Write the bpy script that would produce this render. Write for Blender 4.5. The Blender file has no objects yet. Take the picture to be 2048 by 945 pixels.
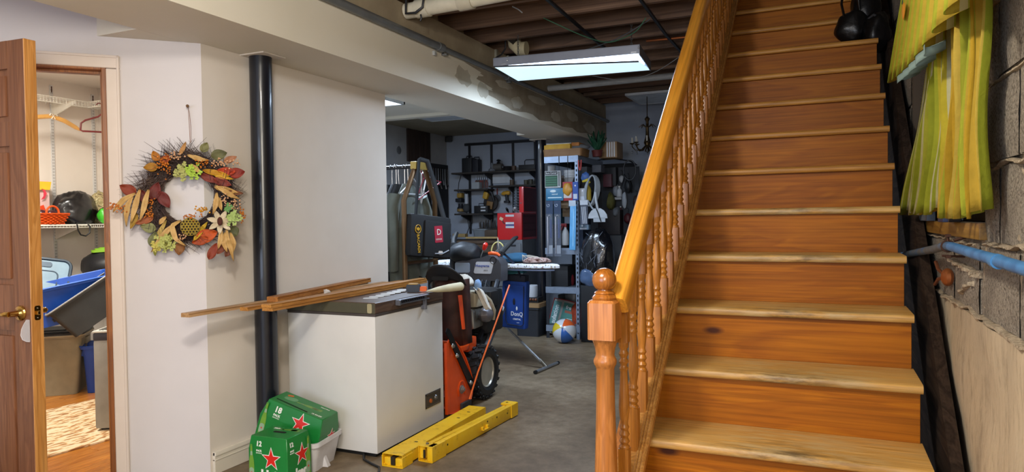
import bpy, bmesh, math, random
from mathutils import Vector as V, Matrix, Euler, noise

PI = math.pi
R = math.radians
scene = bpy.context.scene
COL = scene.collection
random.seed(7)
ORD = ('first', 'second', 'third', 'fourth', 'fifth', 'sixth', 'seventh', 'eighth', 'ninth', 'tenth', 'eleventh', 'twelfth', 'thirteenth', 'fourteenth')

# ------------------------------------------------------------------ camera
def make_camera():
    yaw, pit, roll, F = R(24.06), R(1.324), R(-0.757), 1390.0
    r = V((math.cos(yaw), math.sin(yaw), 0)); f = V((-math.sin(yaw), math.cos(yaw), 0)); u = V((0, 0, 1))
    f2 = f*math.cos(pit) - u*math.sin(pit); u2 = u*math.cos(pit) + f*math.sin(pit)
    r3 = r*math.cos(roll) + u2*math.sin(roll); u3 = u2*math.cos(roll) - r*math.sin(roll)
    cd = bpy.data.cameras.new('camera'); cd.sensor_width = 36; cd.lens = F/2048*36
    cd.clip_start = .02
    co = bpy.data.objects.new('camera', cd); COL.objects.link(co)
    m = Matrix((r3, u3, -f2)).transposed().to_4x4(); m.translation = (0, 0, 1.3)
    co.matrix_world = m; scene.camera = co
make_camera()

# ------------------------------------------------------------------ light, exposure
scene.view_settings.view_transform = 'Standard'
scene.view_settings.look = 'None'
scene.view_settings.gamma = 1
scene.view_settings.exposure = 0.0
w = bpy.data.worlds.new('daylight'); scene.world = w; w.use_nodes = True
w.node_tree.nodes['Background'].inputs[0].default_value = (.62, .76, 1, 1)
w.node_tree.nodes['Background'].inputs[1].default_value = 2.6

def area(name, loc, rot, sx, sy, power, col, spread=180):
    l = bpy.data.lights.new(name, 'AREA'); l.shape = 'RECTANGLE'; l.size = sx; l.size_y = sy
    l.energy = power; l.color = col; l.spread = R(spread)
    o = bpy.data.objects.new(name, l); COL.objects.link(o); o.location = loc; o.rotation_euler = rot
    return o
WARM = (1, .93, .82); COOL = (.62, .78, 1)
area('near_lamp_light', (-1.05, .5, 2.55), (0, 0, 0), .9, .4, 36, WARM, 165)             # room lamp just above the camera
pl_ = bpy.data.lights.new('near_fill_light', 'POINT'); pl_.energy = 84; pl_.color = WARM; pl_.shadow_soft_size = .08
po_ = bpy.data.objects.new('near_fill_light', pl_); COL.objects.link(po_); po_.location = (-.95, .80, 2.44)   # added fill point light under an invented holder, no bulb
area('side_fill_light', (.33, -.75, 1.85), (0, R(90), 0), 1.0, 1.5, 112, (1, .93, .79))  # added fill from the right behind the camera, in front of solid wall
area('daylight_light', (-1.7, -2.9, 1.5), (R(90), 0, 0), 2.6, 1.9, 60, (.66, .77, 1))     # through the glazed opening behind the camera
area('closet_lamp_light', (-4.6, 2.5, 2.46), (0, 0, 0), .5, .5, 82, (1, .97, .88))
area('hanging_lamp_light', (-1.62, 4.92, 2.35), (0, 0, 0), .9, .45, 46, COOL)
area('back_lamp_light', (-3.55, 5.25, 2.37), (0, 0, 0), .7, .55, 75, COOL)

# ------------------------------------------------------------------ materials
def lin(h):
    h = h.lstrip('#'); o = []
    for i in (0, 2, 4):
        c = int(h[i:i+2], 16)/255
        o.append(c/12.92 if c <= .04045 else ((c+.055)/1.055)**2.4)
    return (*o, 1)

MATS = {}
def nt_new(name):
    m = bpy.data.materials.new(name); m.use_nodes = True
    nt = m.node_tree; b = nt.nodes['Principled BSDF']
    return m, nt, b
def node(nt, typ, **kw):
    n = nt.nodes.new(typ)
    for k, v in kw.items(): setattr(n, k, v)
    return n
def coords(nt, scale=(1, 1, 1), rnd=0, src='Object'):
    tc = node(nt, 'ShaderNodeTexCoord'); mp = node(nt, 'ShaderNodeMapping')
    mp.inputs['Scale'].default_value = scale
    nt.links.new(tc.outputs[src], mp.inputs['Vector'])
    if rnd:
        oi = node(nt, 'ShaderNodeObjectInfo'); vm = node(nt, 'ShaderNodeVectorMath', operation='SCALE')
        vm.inputs[0].default_value = (13, 29, 17)
        nt.links.new(oi.outputs['Random'], vm.inputs['Scale'])
        nt.links.new(vm.outputs[0], mp.inputs['Location'])
    return mp.outputs[0]
def ramp(nt, fac, stops, interp='LINEAR'):
    r = node(nt, 'ShaderNodeValToRGB'); r.color_ramp.interpolation = interp
    el = r.color_ramp.elements
    while len(el) < len(stops): el.new(.5)
    for e, (p, c) in zip(el, stops): e.position = p; e.color = c if not isinstance(c, str) else lin(c)
    nt.links.new(fac, r.inputs[0]); return r.outputs[0]
def noi(nt, vec, scale, detail=4, rough=.55, dist=0):
    n = node(nt, 'ShaderNodeTexNoise'); n.inputs['Scale'].default_value = scale
    n.inputs['Detail'].default_value = detail; n.inputs['Roughness'].default_value = rough
    n.inputs['Distortion'].default_value = dist
    nt.links.new(vec, n.inputs['Vector']); return n.outputs['Fac']
def mixc(nt, fac, a, b, mode='MIX'):
    m = node(nt, 'ShaderNodeMix', data_type='RGBA', blend_type=mode)
    for s, x in ((0, fac), (6, a), (7, b)):
        if isinstance(x, (int, float)): m.inputs[s].default_value = x
        elif isinstance(x, str): m.inputs[s].default_value = lin(x)
        elif isinstance(x, tuple): m.inputs[s].default_value = x
        else: nt.links.new(x, m.inputs[s])
    return m.outputs[2]
def bump(nt, b, h, strength=.3, dist=.01):
    n = node(nt, 'ShaderNodeBump'); n.inputs['Strength'].default_value = strength; n.inputs['Distance'].default_value = dist
    nt.links.new(h, n.inputs['Height']); nt.links.new(n.outputs[0], b.inputs['Normal'])

def mat(col, rough=.5, metal=0, var=.12, scale=9, bmp=0, emit=0, trans=0, alpha=1, coat=0, spec=.5, sheen=0, ior=1.45):
    """plain surface with slight tonal mottling"""
    key = (col, rough, metal, var, scale, bmp, emit, trans, alpha, coat, spec, sheen)
    if key in MATS: return MATS[key]
    m, nt, b = nt_new('surface_' + col.lstrip('#'))
    c = lin(col)
    if emit:
        b.inputs['Base Color'].default_value = c
        b.inputs['Emission Color'].default_value = c; b.inputs['Emission Strength'].default_value = emit
    elif var:
        vec = coords(nt, rnd=1); f = noi(nt, vec, scale)
        d = tuple(x*(1-var) for x in c[:3]) + (1,); l = tuple(min(1, x*(1+var)) for x in c[:3]) + (1,)
        nt.links.new(ramp(nt, f, [(.3, d), (.7, l)]), b.inputs['Base Color'])
        if bmp: bump(nt, b, noi(nt, vec, scale*7, 3), bmp, .004)
    else: b.inputs['Base Color'].default_value = c
    b.inputs['Roughness'].default_value = rough; b.inputs['Metallic'].default_value = metal
    b.inputs['Transmission Weight'].default_value = trans; b.inputs['Alpha'].default_value = alpha
    b.inputs['Coat Weight'].default_value = coat; b.inputs['Specular IOR Level'].default_value = spec
    b.inputs['Sheen Weight'].default_value = sheen; b.inputs['IOR'].default_value = ior
    MATS[key] = m; return m

def wood(c1, c2, axis='x', rough=.4, grain=1.0, coat=.15, knots=False, wear=None, name='wood', spec=.5):
    key = ('wood', c1, c2, axis, rough, grain, coat, knots, wear)
    if key in MATS: return MATS[key]
    m, nt, b = nt_new(name)
    st = {'x': (.12, 1, 1), 'y': (1, .12, 1), 'z': (1, 1, .12)}[axis]
    vec = coords(nt, tuple(s*grain for s in st), rnd=1)
    n1 = noi(nt, vec, 9, 3, .5, 1.2)
    col = ramp(nt, n1, [(.30, c1), (.5, c2), (.55, c1), (.68, c2)])
    n2 = noi(nt, coords(nt, tuple(s*grain*(9 if s == 1 else 1.5) for s in st), rnd=1), 14, 3, .6)
    col = mixc(nt, .35, col, ramp(nt, n2, [(.35, '6a5a48'), (.6, 'ffffff')]), 'MULTIPLY')
    oi = node(nt, 'ShaderNodeObjectInfo')
    col = mixc(nt, .35, col, ramp(nt, oi.outputs['Random'], [(0, 'c8b8a8'), (1, 'ffffff')]), 'MULTIPLY')
    if knots:
        vo = node(nt, 'ShaderNodeTexVoronoi'); vo.inputs['Scale'].default_value = 2.6
        nt.links.new(coords(nt, tuple(.6 if s < 1 else 1.5 for s in st), rnd=1), vo.inputs['Vector'])
        col = mixc(nt, ramp(nt, vo.outputs['Distance'], [(.035, (1, 1, 1, 1)), (.075, (0, 0, 0, 1))]), col, '4a2410')
    if wear:   # scuffed, dirty band where feet land (object space: y = 0 at the nose, x = 0 mid tread)
        tc = node(nt, 'ShaderNodeTexCoord'); sp = node(nt, 'ShaderNodeSeparateXYZ')
        nt.links.new(tc.outputs['Object'], sp.inputs[0])
        gx = node(nt, 'ShaderNodeMath', operation='ABSOLUTE'); nt.links.new(sp.outputs[0], gx.inputs[0])
        wx = ramp(nt, gx.outputs[0], [(.02, (1, 1, 1, 1)), (.33, (0, 0, 0, 1))])
        wy = ramp(nt, sp.outputs[1], [(0, (.75, .75, .75, 1)), (.012, (1, 1, 1, 1)), (.06, (.45, .45, .45, 1)), (.2, (.12, .12, .12, 1))])
        wm = mixc(nt, 1.0, wx, wy, 'MULTIPLY')
        n3 = noi(nt, coords(nt, (5, 22, 22), rnd=1), 1.6, 6, .68)
        wn = ramp(nt, n3, [(.38, (0, 0, 0, 1)), (.56, (1, 1, 1, 1))])
        col = mixc(nt, mixc(nt, 1, wm, wn, 'MULTIPLY'), col, '473a28')
        n4 = noi(nt, coords(nt, (3, 16, 16), rnd=1), 2.2, 5, .65)
        wl = mixc(nt, 1.0, ramp(nt, n4, [(.46, (0, 0, 0, 1)), (.62, (.75, .75, .75, 1))]), ramp(nt, gx.outputs[0], [(.1, (1, 1, 1, 1)), (.42, (.15, .15, .15, 1))]), 'MULTIPLY')
        col = mixc(nt, wl, col, 'b9a071')
    nt.links.new(col, b.inputs['Base Color'])
    b.inputs['Specular IOR Level'].default_value = spec
    b.inputs['Roughness'].default_value = rough; b.inputs['Coat Weight'].default_value = coat; b.inputs['Coat Roughness'].default_value = .25
    bump(nt, b, n2, .12, .002)
    MATS[key] = m; return m

def mottled(name, stops, scale=3, detail=7, rough=.8, bmp=.4, bdist=.01, stretch=(1, 1, 1), fine=None, fine_scale=60, fine_f=.4, bscale=None, spec=.3):
    if name in MATS: return MATS[name]
    m, nt, b = nt_new(name)
    vec = coords(nt, stretch)
    n = noi(nt, vec, scale, detail, .62)
    col = ramp(nt, n, stops)
    if fine:
        n2 = noi(nt, vec, fine_scale, 4, .7)
        col = mixc(nt, fine_f, col, ramp(nt, n2, fine), 'MULTIPLY')
    nt.links.new(col, b.inputs['Base Color'])
    b.inputs['Roughness'].default_value = rough; b.inputs['Specular IOR Level'].default_value = spec
    if bmp: bump(nt, b, noi(nt, vec, bscale or scale*8, 5, .65), bmp, bdist)
    MATS[name] = m; return m

def striped(name, stops, freq, rough=.8, transl=.4):
    """cloth with woven stripes along v, driven by the cloth's own uv"""
    m, nt, b = nt_new(name)
    tc = node(nt, 'ShaderNodeTexCoord'); sp = node(nt, 'ShaderNodeSeparateXYZ')
    nt.links.new(tc.outputs['UV'], sp.inputs[0])
    mu = node(nt, 'ShaderNodeMath', operation='MULTIPLY'); mu.inputs[1].default_value = freq
    nt.links.new(sp.outputs[0], mu.inputs[0])
    fr = node(nt, 'ShaderNodeMath', operation='FRACT'); nt.links.new(mu.outputs[0], fr.inputs[0])
    col = ramp(nt, fr.outputs[0], stops, 'CONSTANT')
    col = mixc(nt, .25, col, ramp(nt, noi(nt, coords(nt), 30), [(.3, 'b0b0a0'), (.7, 'ffffff')]), 'MULTIPLY')
    nt.links.new(col, b.inputs['Base Color']); b.inputs['Roughness'].default_value = rough
    bump(nt, b, noi(nt, coords(nt), 70, 3), .5, .004)
    tr = node(nt, 'ShaderNodeBsdfTranslucent'); nt.links.new(col, tr.inputs[0])
    mx = node(nt, 'ShaderNodeMixShader'); mx.inputs[0].default_value = transl
    nt.links.new(b.outputs[0], mx.inputs[1]); nt.links.new(tr.outputs[0], mx.inputs[2])
    nt.links.new(mx.outputs[0], nt.nodes['Material Output'].inputs[0])
    return m

# ------------------------------------------------------------------ mesh builder
class MB:
    def __init__(s): s.bm = bmesh.new(); s.uv = None
    def _add(s, vs, fs, M=None):
        bv = [s.bm.verts.new(M @ V(v) if M else V(v)) for v in vs]
        out = []
        for f in fs:
            try: out.append(s.bm.faces.new([bv[i] for i in f]))
            except ValueError: pass
        return bv, out
    def box(s, c, d, rot=None, bev=0, taper=None, M=None):
        x, y, z = d[0]/2, d[1]/2, d[2]/2
        t = taper or (1, 1)
        vs = [(-x, -y, -z), (x, -y, -z), (x, y, -z), (-x, y, -z), (-x*t[0], -y*t[1], z), (x*t[0], -y*t[1], z), (x*t[0], y*t[1], z), (-x*t[0], y*t[1], z)]
        fs = [(0, 3, 2, 1), (4, 5, 6, 7), (0, 1, 5, 4), (1, 2, 6, 5), (2, 3, 7, 6), (3, 0, 4, 7)]
        T = Matrix.Translation(c) @ (Euler(rot).to_matrix().to_4x4() if rot else Matrix())
        if M: T = M @ T
        bv, bf = s._add(vs, fs, T)
        if bev:
            es = list({e for f in bf for e in f.edges})
            bmesh.ops.bevel(s.bm, geom=es, offset=bev, segments=1 if bev < .004 else 2, affect='EDGES', profile=.6)
        return s
    def bx(s, x0, x1, y0, y1, z0, z1, bev=0):
        return s.box(((x0+x1)/2, (y0+y1)/2, (z0+z1)/2), (abs(x1-x0), abs(y1-y0), abs(z1-z0)), bev=bev)
    def tube(s, pts, r, n=6, caps=True, closed=False, flat=1):
        pts = [V(p) for p in pts]; k = len(pts)
        rs = r if isinstance(r, (list, tuple)) else [r]*k
        rings = []; prev = None
        for i, p in enumerate(pts):
            a = pts[(i-1) % k] if (i or closed) else p; b = pts[(i+1) % k] if (i < k-1 or closed) else p
            t = (b-a)
            t = t.normalized() if t.length > 1e-9 else V((0, 0, 1))
            if prev is None:
                up = V((0, 0, 1)) if abs(t.z) < .9 else V((1, 0, 0))
                u = t.cross(up).normalized()
            else:
                u = prev - t*prev.dot(t)
                u = u.normalized() if u.length > 1e-6 else t.orthogonal().normalized()
            v = t.cross(u); prev = u
            rings.append([s.bm.verts.new(p + (u*math.cos(2*PI*j/n) + v*math.sin(2*PI*j/n)*flat)*rs[i]) for j in range(n)])
        for i in range(k if closed else k-1):
            A, B = rings[i], rings[(i+1) % k]
            for j in range(n): s.bm.faces.new((A[j], A[(j+1) % n], B[(j+1) % n], B[j]))
        if caps and not closed:
            s.bm.faces.new(rings[0][::-1]); s.bm.faces.new(rings[-1])
        return s
    def cyl(s, a, b, r, r2=None, n=12): return s.tube([a, b], [r, r if r2 is None else r2], n)
    def lathe(s, prof, n=16, M=None, caps=True):
        M = M or Matrix()
        rings = [[s.bm.verts.new(M @ V((r*math.cos(2*PI*j/n), r*math.sin(2*PI*j/n), z))) for j in range(n)] for r, z in prof]
        for A, B in zip(rings, rings[1:]):
            for j in range(n): s.bm.faces.new((A[j], A[(j+1) % n], B[(j+1) % n], B[j]))
        if caps: s.bm.faces.new(rings[0][::-1]); s.bm.faces.new(rings[-1])
        return s
    def sph(s, c, r, nu=12, nv=8, M=None, fn=None):
        r = r if isinstance(r, (tuple, list)) else (r, r, r); M = M or Matrix()
        def P(u, v):
            p = V((math.cos(u)*math.sin(v), math.sin(u)*math.sin(v), -math.cos(v)))
            k = fn(p) if fn else 1
            return M @ (V(c) + V((p.x*r[0], p.y*r[1], p.z*r[2]))*k)
        b = s.bm.verts.new(P(0, 0)); t = s.bm.verts.new(P(0, PI))
        rows = [[s.bm.verts.new(P(2*PI*j/nu, PI*i/nv)) for j in range(nu)] for i in range(1, nv)]
        for j in range(nu):
            s.bm.faces.new((b, rows[0][(j+1) % nu], rows[0][j])); s.bm.faces.new((t, rows[-1][j], rows[-1][(j+1) % nu]))
        for A, B in zip(rows, rows[1:]):
            for j in range(nu): s.bm.faces.new((A[j], A[(j+1) % nu], B[(j+1) % nu], B[j]))
        return s
    def prism(s, poly, h, M=None):
        """polygon in local xy, extruded 0..h along local z"""
        n = len(poly); M = M or Matrix()
        vs = [(x, y, 0) for x, y in poly] + [(x, y, h) for x, y in poly]
        fs = [tuple(range(n))[::-1], tuple(range(n, 2*n))] + [(i, (i+1) % n, n+(i+1) % n, n+i) for i in range(n)]
        s._add(vs, fs, M); return s
    def grid(s, fn, nu, nv, uv=False, wrap=False):
        if uv and s.uv is None: s.uv = s.bm.loops.layers.uv.new('uv')
        g = [[s.bm.verts.new(fn(i/nu, j/nv)) for j in range(nv+1)] for i in range(nu if wrap else nu+1)]
        for i in range(nu):
            for j in range(nv):
                i2 = (i+1) % nu if wrap else i+1
                f = s.bm.faces.new((g[i][j], g[i2][j], g[i2][j+1], g[i][j+1]))
                if uv:
                    for l, (a, b) in zip(f.loops, ((i, j), (i+1, j), (i+1, j+1), (i, j+1))): l[s.uv].uv = (a/nu, b/nv)
        return s
    def poly(s, vs, fs, M=None): s._add(vs, fs, M); return s
    def jitter(s, amp, sc=8):
        for v in s.bm.verts: v.co += noise.noise_vector(v.co*sc)*amp
        return s
    def done(s, name, m, parent=None, label=None, cat=None, group=None, kind=None, solid=0, local=False, ang=35, sub=0, origin=None, along=None):
        bm = s.bm
        bmesh.ops.recalc_face_normals(bm, faces=bm.faces)
        ca = R(ang)
        for f in bm.faces: f.smooth = True
        for e in bm.edges:
            if len(e.link_faces) == 2 and e.calc_face_angle(0) > ca: e.smooth = False
        org = V((0, 0, 0))
        if parent is None and not local:
            if origin: org = V(origin)
            elif bm.verts:
                xs = [v.co for v in bm.verts]
                lo = V(min(c[i] for c in xs) for i in range(3)); hi = V(max(c[i] for c in xs) for i in range(3))
                org = V(((lo.x+hi.x)/2, (lo.y+hi.y)/2, lo.z))
            bmesh.ops.translate(bm, verts=bm.verts, vec=-org)
        elif parent is not None and not local:
            W = parent; T = Matrix()
            while W is not None: T = W.matrix_basis @ T; W = W.parent
            bm.transform(T.inverted())
            if origin is not None:   # own origin for a part
                o2 = T.inverted() @ V(origin); bmesh.ops.translate(bm, verts=bm.verts, vec=-o2); org = o2
            if along is not None:    # own axes for a sloping part, so its grain follows it
                A_ = T.inverted() @ along; bm.transform(A_.inverted())
        me = bpy.data.meshes.new(name); bm.to_mesh(me); bm.free()
        if m: me.materials.append(m)
        o = bpy.data.objects.new(name, me); COL.objects.link(o)
        o.location = org
        if parent and along is not None: o.matrix_basis = A_
        if parent: o.parent = parent
        tag(o, label, cat, group, kind)
        if solid:
            md = o.modifiers.new('thickness', 'SOLIDIFY'); md.thickness = solid; md.offset = 0
        if sub:
            md = o.modifiers.new('smooth', 'SUBSURF'); md.levels = sub; md.render_levels = sub
        return o

def tag(o, label=None, cat=None, group=None, kind=None):
    if label: o['label'] = label
    if cat: o['category'] = cat
    if group: o['group'] = group
    if kind: o['kind'] = kind
    return o
def thing(name, label, cat, loc=(0, 0, 0), rz=0, group=None, rot=None):
    o = bpy.data.objects.new(name, None); COL.objects.link(o); o.empty_display_size = .05
    o.location = loc; o.rotation_euler = rot or (0, 0, rz)
    o.matrix_basis = Matrix.LocRotScale(V(loc), Euler(rot or (0, 0, rz)), None)
    return tag(o, label, cat, group)
def copy_tree(o, parent=None, label=None, loc=None, rot=None, scale=None):
    c = o.copy(); COL.objects.link(c); c.parent = parent
    if label: c['label'] = label
    if loc is not None: c.location = loc
    if rot is not None: c.rotation_euler = rot
    if scale is not None: c.scale = scale
    for ch in list(o.children): copy_tree(ch, c)
    return c
def inst(o, loc, rot=None, parent=None, scale=None):
    """one more piece sharing mesh data"""
    c = o.copy(); COL.objects.link(c); c.location = loc
    if rot is not None: c.rotation_euler = rot
    if scale is not None: c.scale = scale
    if parent is not None: c.parent = parent
    return c
def structure(o): o['kind'] = 'structure'; return o
def text(s, size, M, m, parent, name='lettering', ext=.0008, font_w=1.0, shear=0, align='CENTER', bold=0, label=None):
    cu = bpy.data.curves.new(name, 'FONT'); cu.body = s; cu.size = size; cu.extrude = ext; cu.align_x = align; cu.align_y = 'CENTER'
    cu.shear = shear; cu.offset = bold; cu.resolution_u = 2
    t = bpy.data.objects.new('tmp', cu); COL.objects.link(t)
    dg = bpy.context.evaluated_depsgraph_get()
    me = bpy.data.meshes.new_from_object(t.evaluated_get(dg))
    bpy.data.objects.remove(t); bpy.data.curves.remove(cu)
    mb = MB(); mb.bm.from_mesh(me); bpy.data.meshes.remove(me)
    bmesh.ops.scale(mb.bm, verts=mb.bm.verts, vec=(font_w, 1, 1))
    mb.bm.transform(M)
    return mb.done(name, m, parent, label=label)
def frame(o, x, y):
    """matrix: local x, y axes given in world; z = x cross y; at o"""
    x = V(x).normalized(); y = V(y); y = (y - x*y.dot(x)).normalized(); z = x.cross(y)
    m = Matrix((x, y, z)).transposed().to_4x4(); m.translation = V(o); return m
def star(r, r2=None):
    r2 = r2 or r*.382
    return [((r if i % 2 == 0 else r2)*math.sin(i*PI/5), (r if i % 2 == 0 else r2)*math.cos(i*PI/5)) for i in range(10)]
def rrect(w, h, r, n=4):
    out = []
    for cx, cy, a in ((w/2-r, h/2-r, 0), (-w/2+r, h/2-r, 90), (-w/2+r, -h/2+r, 180), (w/2-r, -h/2+r, 270)):
        for i in range(n+1): t = R(a + 90*i/n); out.append((cx+r*math.cos(t), cy+r*math.sin(t)))
    return out
def arc(c, r, a0, a1, n, plane='xz'):
    out = []
    for i in range(n+1):
        t = R(a0+(a1-a0)*i/n); p = [c[0], c[1], c[2]]
        i1, i2 = 'xyz'.index(plane[0]), 'xyz'.index(plane[1])
        p[i1] += r*math.cos(t); p[i2] += r*math.sin(t); out.append(tuple(p))
    return out
# ================================================================== SETTING
paint = mottled('painted_drywall', [(.2, 'd3c9be'), (.8, 'dbd2c8')], 2.5, 3, .55, .05, .003)
paint_d = mottled('soffit_paint', [(.2, 'd6cfbe'), (.8, 'ded7c8')], 2, 3, .6, .05, .003)
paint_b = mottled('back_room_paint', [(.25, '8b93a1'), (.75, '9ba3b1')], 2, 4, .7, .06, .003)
conc_floor = mottled('concrete_floor', [(.25, '584a37'), (.42, '75634d'), (.55, '85745d'), (.75, '9d8c74')], 1.3, 10, .48, .25, .004,
                     fine=[(.3, 'b8b0a4'), (.65, 'ffffff')], fine_scale=14, fine_f=.7, bscale=25, spec=.4)
pour = mottled('poured_concrete', [(.25, '9b8b74'), (.45, 'bca98c'), (.6, 'cbb898'), (.8, 'd6c5a8')], 2.2, 9, .85, .5, .008, stretch=(1, 1.6, .5),
               fine=[(.25, '8a7c6a'), (.5, 'ffffff')], fine_scale=26, fine_f=.5, bscale=20)
block = mottled('concrete_block_face', [(.3, '8f8577'), (.5, 'aca08f'), (.7, 'b9ad9a')], 6, 9, .92, 1.0, .012,
                fine=[(.35, '5a5248'), (.55, 'ffffff')], fine_scale=130, fine_f=.75, bscale=140)
mortar = mottled('mortar', [(.3, 'bba88c'), (.6, 'd0bea2'), (.8, 'dccbb0')], 14, 8, .9, 1.0, .02, fine=[(.3, '8a7a66'), (.6, 'ffffff')], fine_scale=60, fine_f=.6, bscale=60)
dark_wood = wood('8a6c56', '6d5342', 'x', .75, 1, 0)
dry_wood = wood('8a7560', '6f5b48', 'y', .8, 1, 0)

structure(MB().bx(-7.2, .6, -3.2, 8.6, -.12, 0).done('floor', conc_floor))
# closet floor: varnished boards on sleepers
cf = structure(MB().bx(-5.8, -3.02, .9, 4.12, .0005, .012).done('floor', mat('2a1a0e', .8)))
plank_m = wood('c07a2c', 'a8641f', 'y', .28, 1.3, .3)
fl = MB().bx(-.0405, .0405, -.8, .8, 0, .018, bev=.0015).done('plank', plank_m, cf, local=True)
k = 0; W1 = 5.49
for i in range(33):
    x = -5.75 + i*.0825; y = .95 + (i*.37) % 1.1 - 1.6
    while y < 4.1:
        y0, y1 = max(y, .95, 1.5 if x > -3.6 else .95), min(y+1.58, 4.11)
        lim = W1 + x + .165   # boards stop at the door wall / threshold
        if x > -3.85: y0 = max(y0, lim-.06)
        elif x > -4.6: y0 = max(y0, lim-.06)
        if y1-y0 > .12:
            inst(fl, V((x, (y0+y1)/2, .012))-cf.location, None, cf, (1, (y1-y0)/1.6, 1))
        y += 1.585
bpy.data.objects.remove(fl)

# --- left wall (runs into depth) and its end
structure(MB().bx(-2.995, -2.887, 2.61, 4.245, 0, 2.2205).done('wall_left', paint))
structure(MB().bx(-5.9, -2.996, 4.12, 4.245, 0, 2.5).done('wall_closet_end', paint))
structure(MB().bx(-5.92, -5.8, .8, 4.12, 0, 2.5).done('wall_closet_side', paint))
structure(MB().bx(-5.9, -4.55, .7, .8, 0, 2.5).done('wall_closet_front', paint))
# --- 45 degree wall with the closet doorway
RZ45 = R(45)
def w1(t, d, z):   # t to the left along the wall, d depth behind its face
    return (-2.887 - t*.70711 - d*.70711, 2.61 - t*.70711 + d*.70711, z)
def w1box(mb, t0, t1, d0, d1, z0, z1, bev=0):
    c = w1((t0+t1)/2, (d0+d1)/2, (z0+z1)/2)
    return mb.box(c, (abs(t1-t0), abs(d1-d0), z1-z0), (0, 0, RZ45), bev=bev)
mb = MB(); w1box(mb, .0, .445, 0, .108, 0, 2.70); w1box(mb, .445, 1.19, 0, .108, 2.075, 2.70); w1box(mb, 1.19, 2.3, 0, .108, 0, 2.70)
structure(mb.done('wall_doorway', mottled('doorway_wall_paint', [(.2, 'c9c3c4'), (.8, 'd1cbcc')], 2.5, 3, .55, .05, .003)))
casing = mottled('casing_paint', [(.3, 'd4c6bc'), (.8, 'dccfc6')], 4, 4, .45, .08, .003)
mb = MB()
w1box(mb, .365, .425, -.016, 0, .0, 2.063, .003); w1box(mb, .365, 1.26, -.016, 0, 2.066, 2.128, .003); w1box(mb, 1.195, 1.26, -.016, 0, 0, 2.063, .003)
w1box(mb, .367, .379, -.020, -.012, 0, 2.128, .002); w1box(mb, .367, 1.26, -.020, -.012, 2.115, 2.128, .002)
structure(mb.done('trim', casing)).name = 'trim_1'
jamb = wood('a8672c', '8a4f1f', 'z', .4, 1.2, .2)
mb = MB(); w1box(mb, .425, .445, -.012, .115, .0, 2.075, .002); w1box(mb, 1.175, 1.195, -.012, .115, 0, 2.075, .002); w1box(mb, .445, 1.175, -.012, .115, 2.055, 2.075, .002)
w1box(mb, .445, .457, .03, .075, 0, 2.055, .001); w1box(mb, .457, 1.16, .03, .075, 2.043, 2.055, .001)
w1box(mb, .445, 1.175, -.005, .11, .0, .03, .003)
structure(mb.done('trim', jamb)).name = 'trim_2'
# baseboard on the left wall
mb = MB(); mb.bx(-2.887, -2.872, 2.625, 4.245, 0, .115, .002); mb.bx(-2.887, -2.866, 2.625, 4.245, .095, .118, .004); mb.bx(-2.887, -2.869, 2.625, 4.245, .07, .078, .002)
structure(mb.done('baseboard_left', mottled('baseboard_paint', [(.3, 'cfc6b6'), (.8, 'd9d1c3')], 4, 4, .5, .08, .003)))
# --- near left wall and the wall behind the camera with its glazed opening
structure(MB().bx(-4.62, -4.5, -3.0, .98, 0, 2.7).done('wall_near_left', paint))
mb = MB(); mb.bx(-4.6, -3.1, -3.12, -3, 0, 2.7); mb.bx(-.3, .5, -3.12, -3, 0, 2.7); mb.bx(-3.1, -.3, -3.12, -3, 2.5, 2.7); mb.bx(-3.1, -.3, -3.12, -3, 0, .5)
structure(mb.done('wall_rear', paint))
wr = structure(MB().bx(-3.1, -3.05, -3.1, -3.03, .5, 2.5).bx(-.35, -.3, -3.1, -3.03, .5, 2.5).bx(-3.1, -.3, -3.1, -3.03, 2.45, 2.5).bx(-3.1, -.3, -3.1, -3.03, .5, .55).bx(-1.73, -1.67, -3.1, -3.03, .5, 2.5).done('window_2', casing))

structure(MB().bx(.355, .40, -1.55, -1.50, 1.3, 2.4).bx(.355, .40, 0, .05, 1.3, 2.4).bx(.355, .40, -1.5, 0, 1.3, 1.35).bx(.355, .40, -1.5, 0, 2.35, 2.4).bx(.36, .40, -.77, -.73, 1.35, 2.35).done('fill_light_frame', casing))  # added unseen frame for the side fill light; the wall behind has no opening
# --- soffit with its drywall faces
mb = MB(); mb.bx(-2.935, -2.445, -2.99, 8.39, 2.22, 2.53); mb.bx(-2.93, -2.462, -2.99, 8.39, 2.53, 2.70); mb.bx(-2.93, -2.60, -2.99, 8.39, 2.70, 2.96); mb.bx(-3.03, -2.93, 6.95, 8.39, 2.2205, 2.459)
structure(mb.done('trim', paint_d)).name = 'trim_3'
structure(MB().poly([(-3.27, 2.285, 2.2201), (-2.936, 2.285, 2.2201), (-2.936, 2.55, 2.2201), (-2.999, 2.5, 2.2201), (-3.2, 2.297, 2.2201), (-3.27, 2.285, 2.60), (-2.936, 2.285, 2.60), (-2.936, 2.55, 2.60), (-2.999, 2.5, 2.60), (-3.2, 2.297, 2.6)],
          [(0, 1, 2, 3, 4), (5, 9, 8, 7, 6), (0, 5, 6, 1), (1, 6, 7, 2), (2, 7, 8, 3), (3, 8, 9, 4), (4, 9, 5, 0)]).done('trim', paint_d)).name = 'trim_4'
# board run above the soffit
brd = structure(MB().bx(-2.464, -2.450, -2.99, 8.39, 2.535, 2.70).done('trim', mottled('stained_board', [(.3, '8b7d68'), (.6, 'a5977f'), (.8, 'b9ad96')], 2.2, 6, .75, .2, .004)))
brd.name = 'trim_5'
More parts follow.
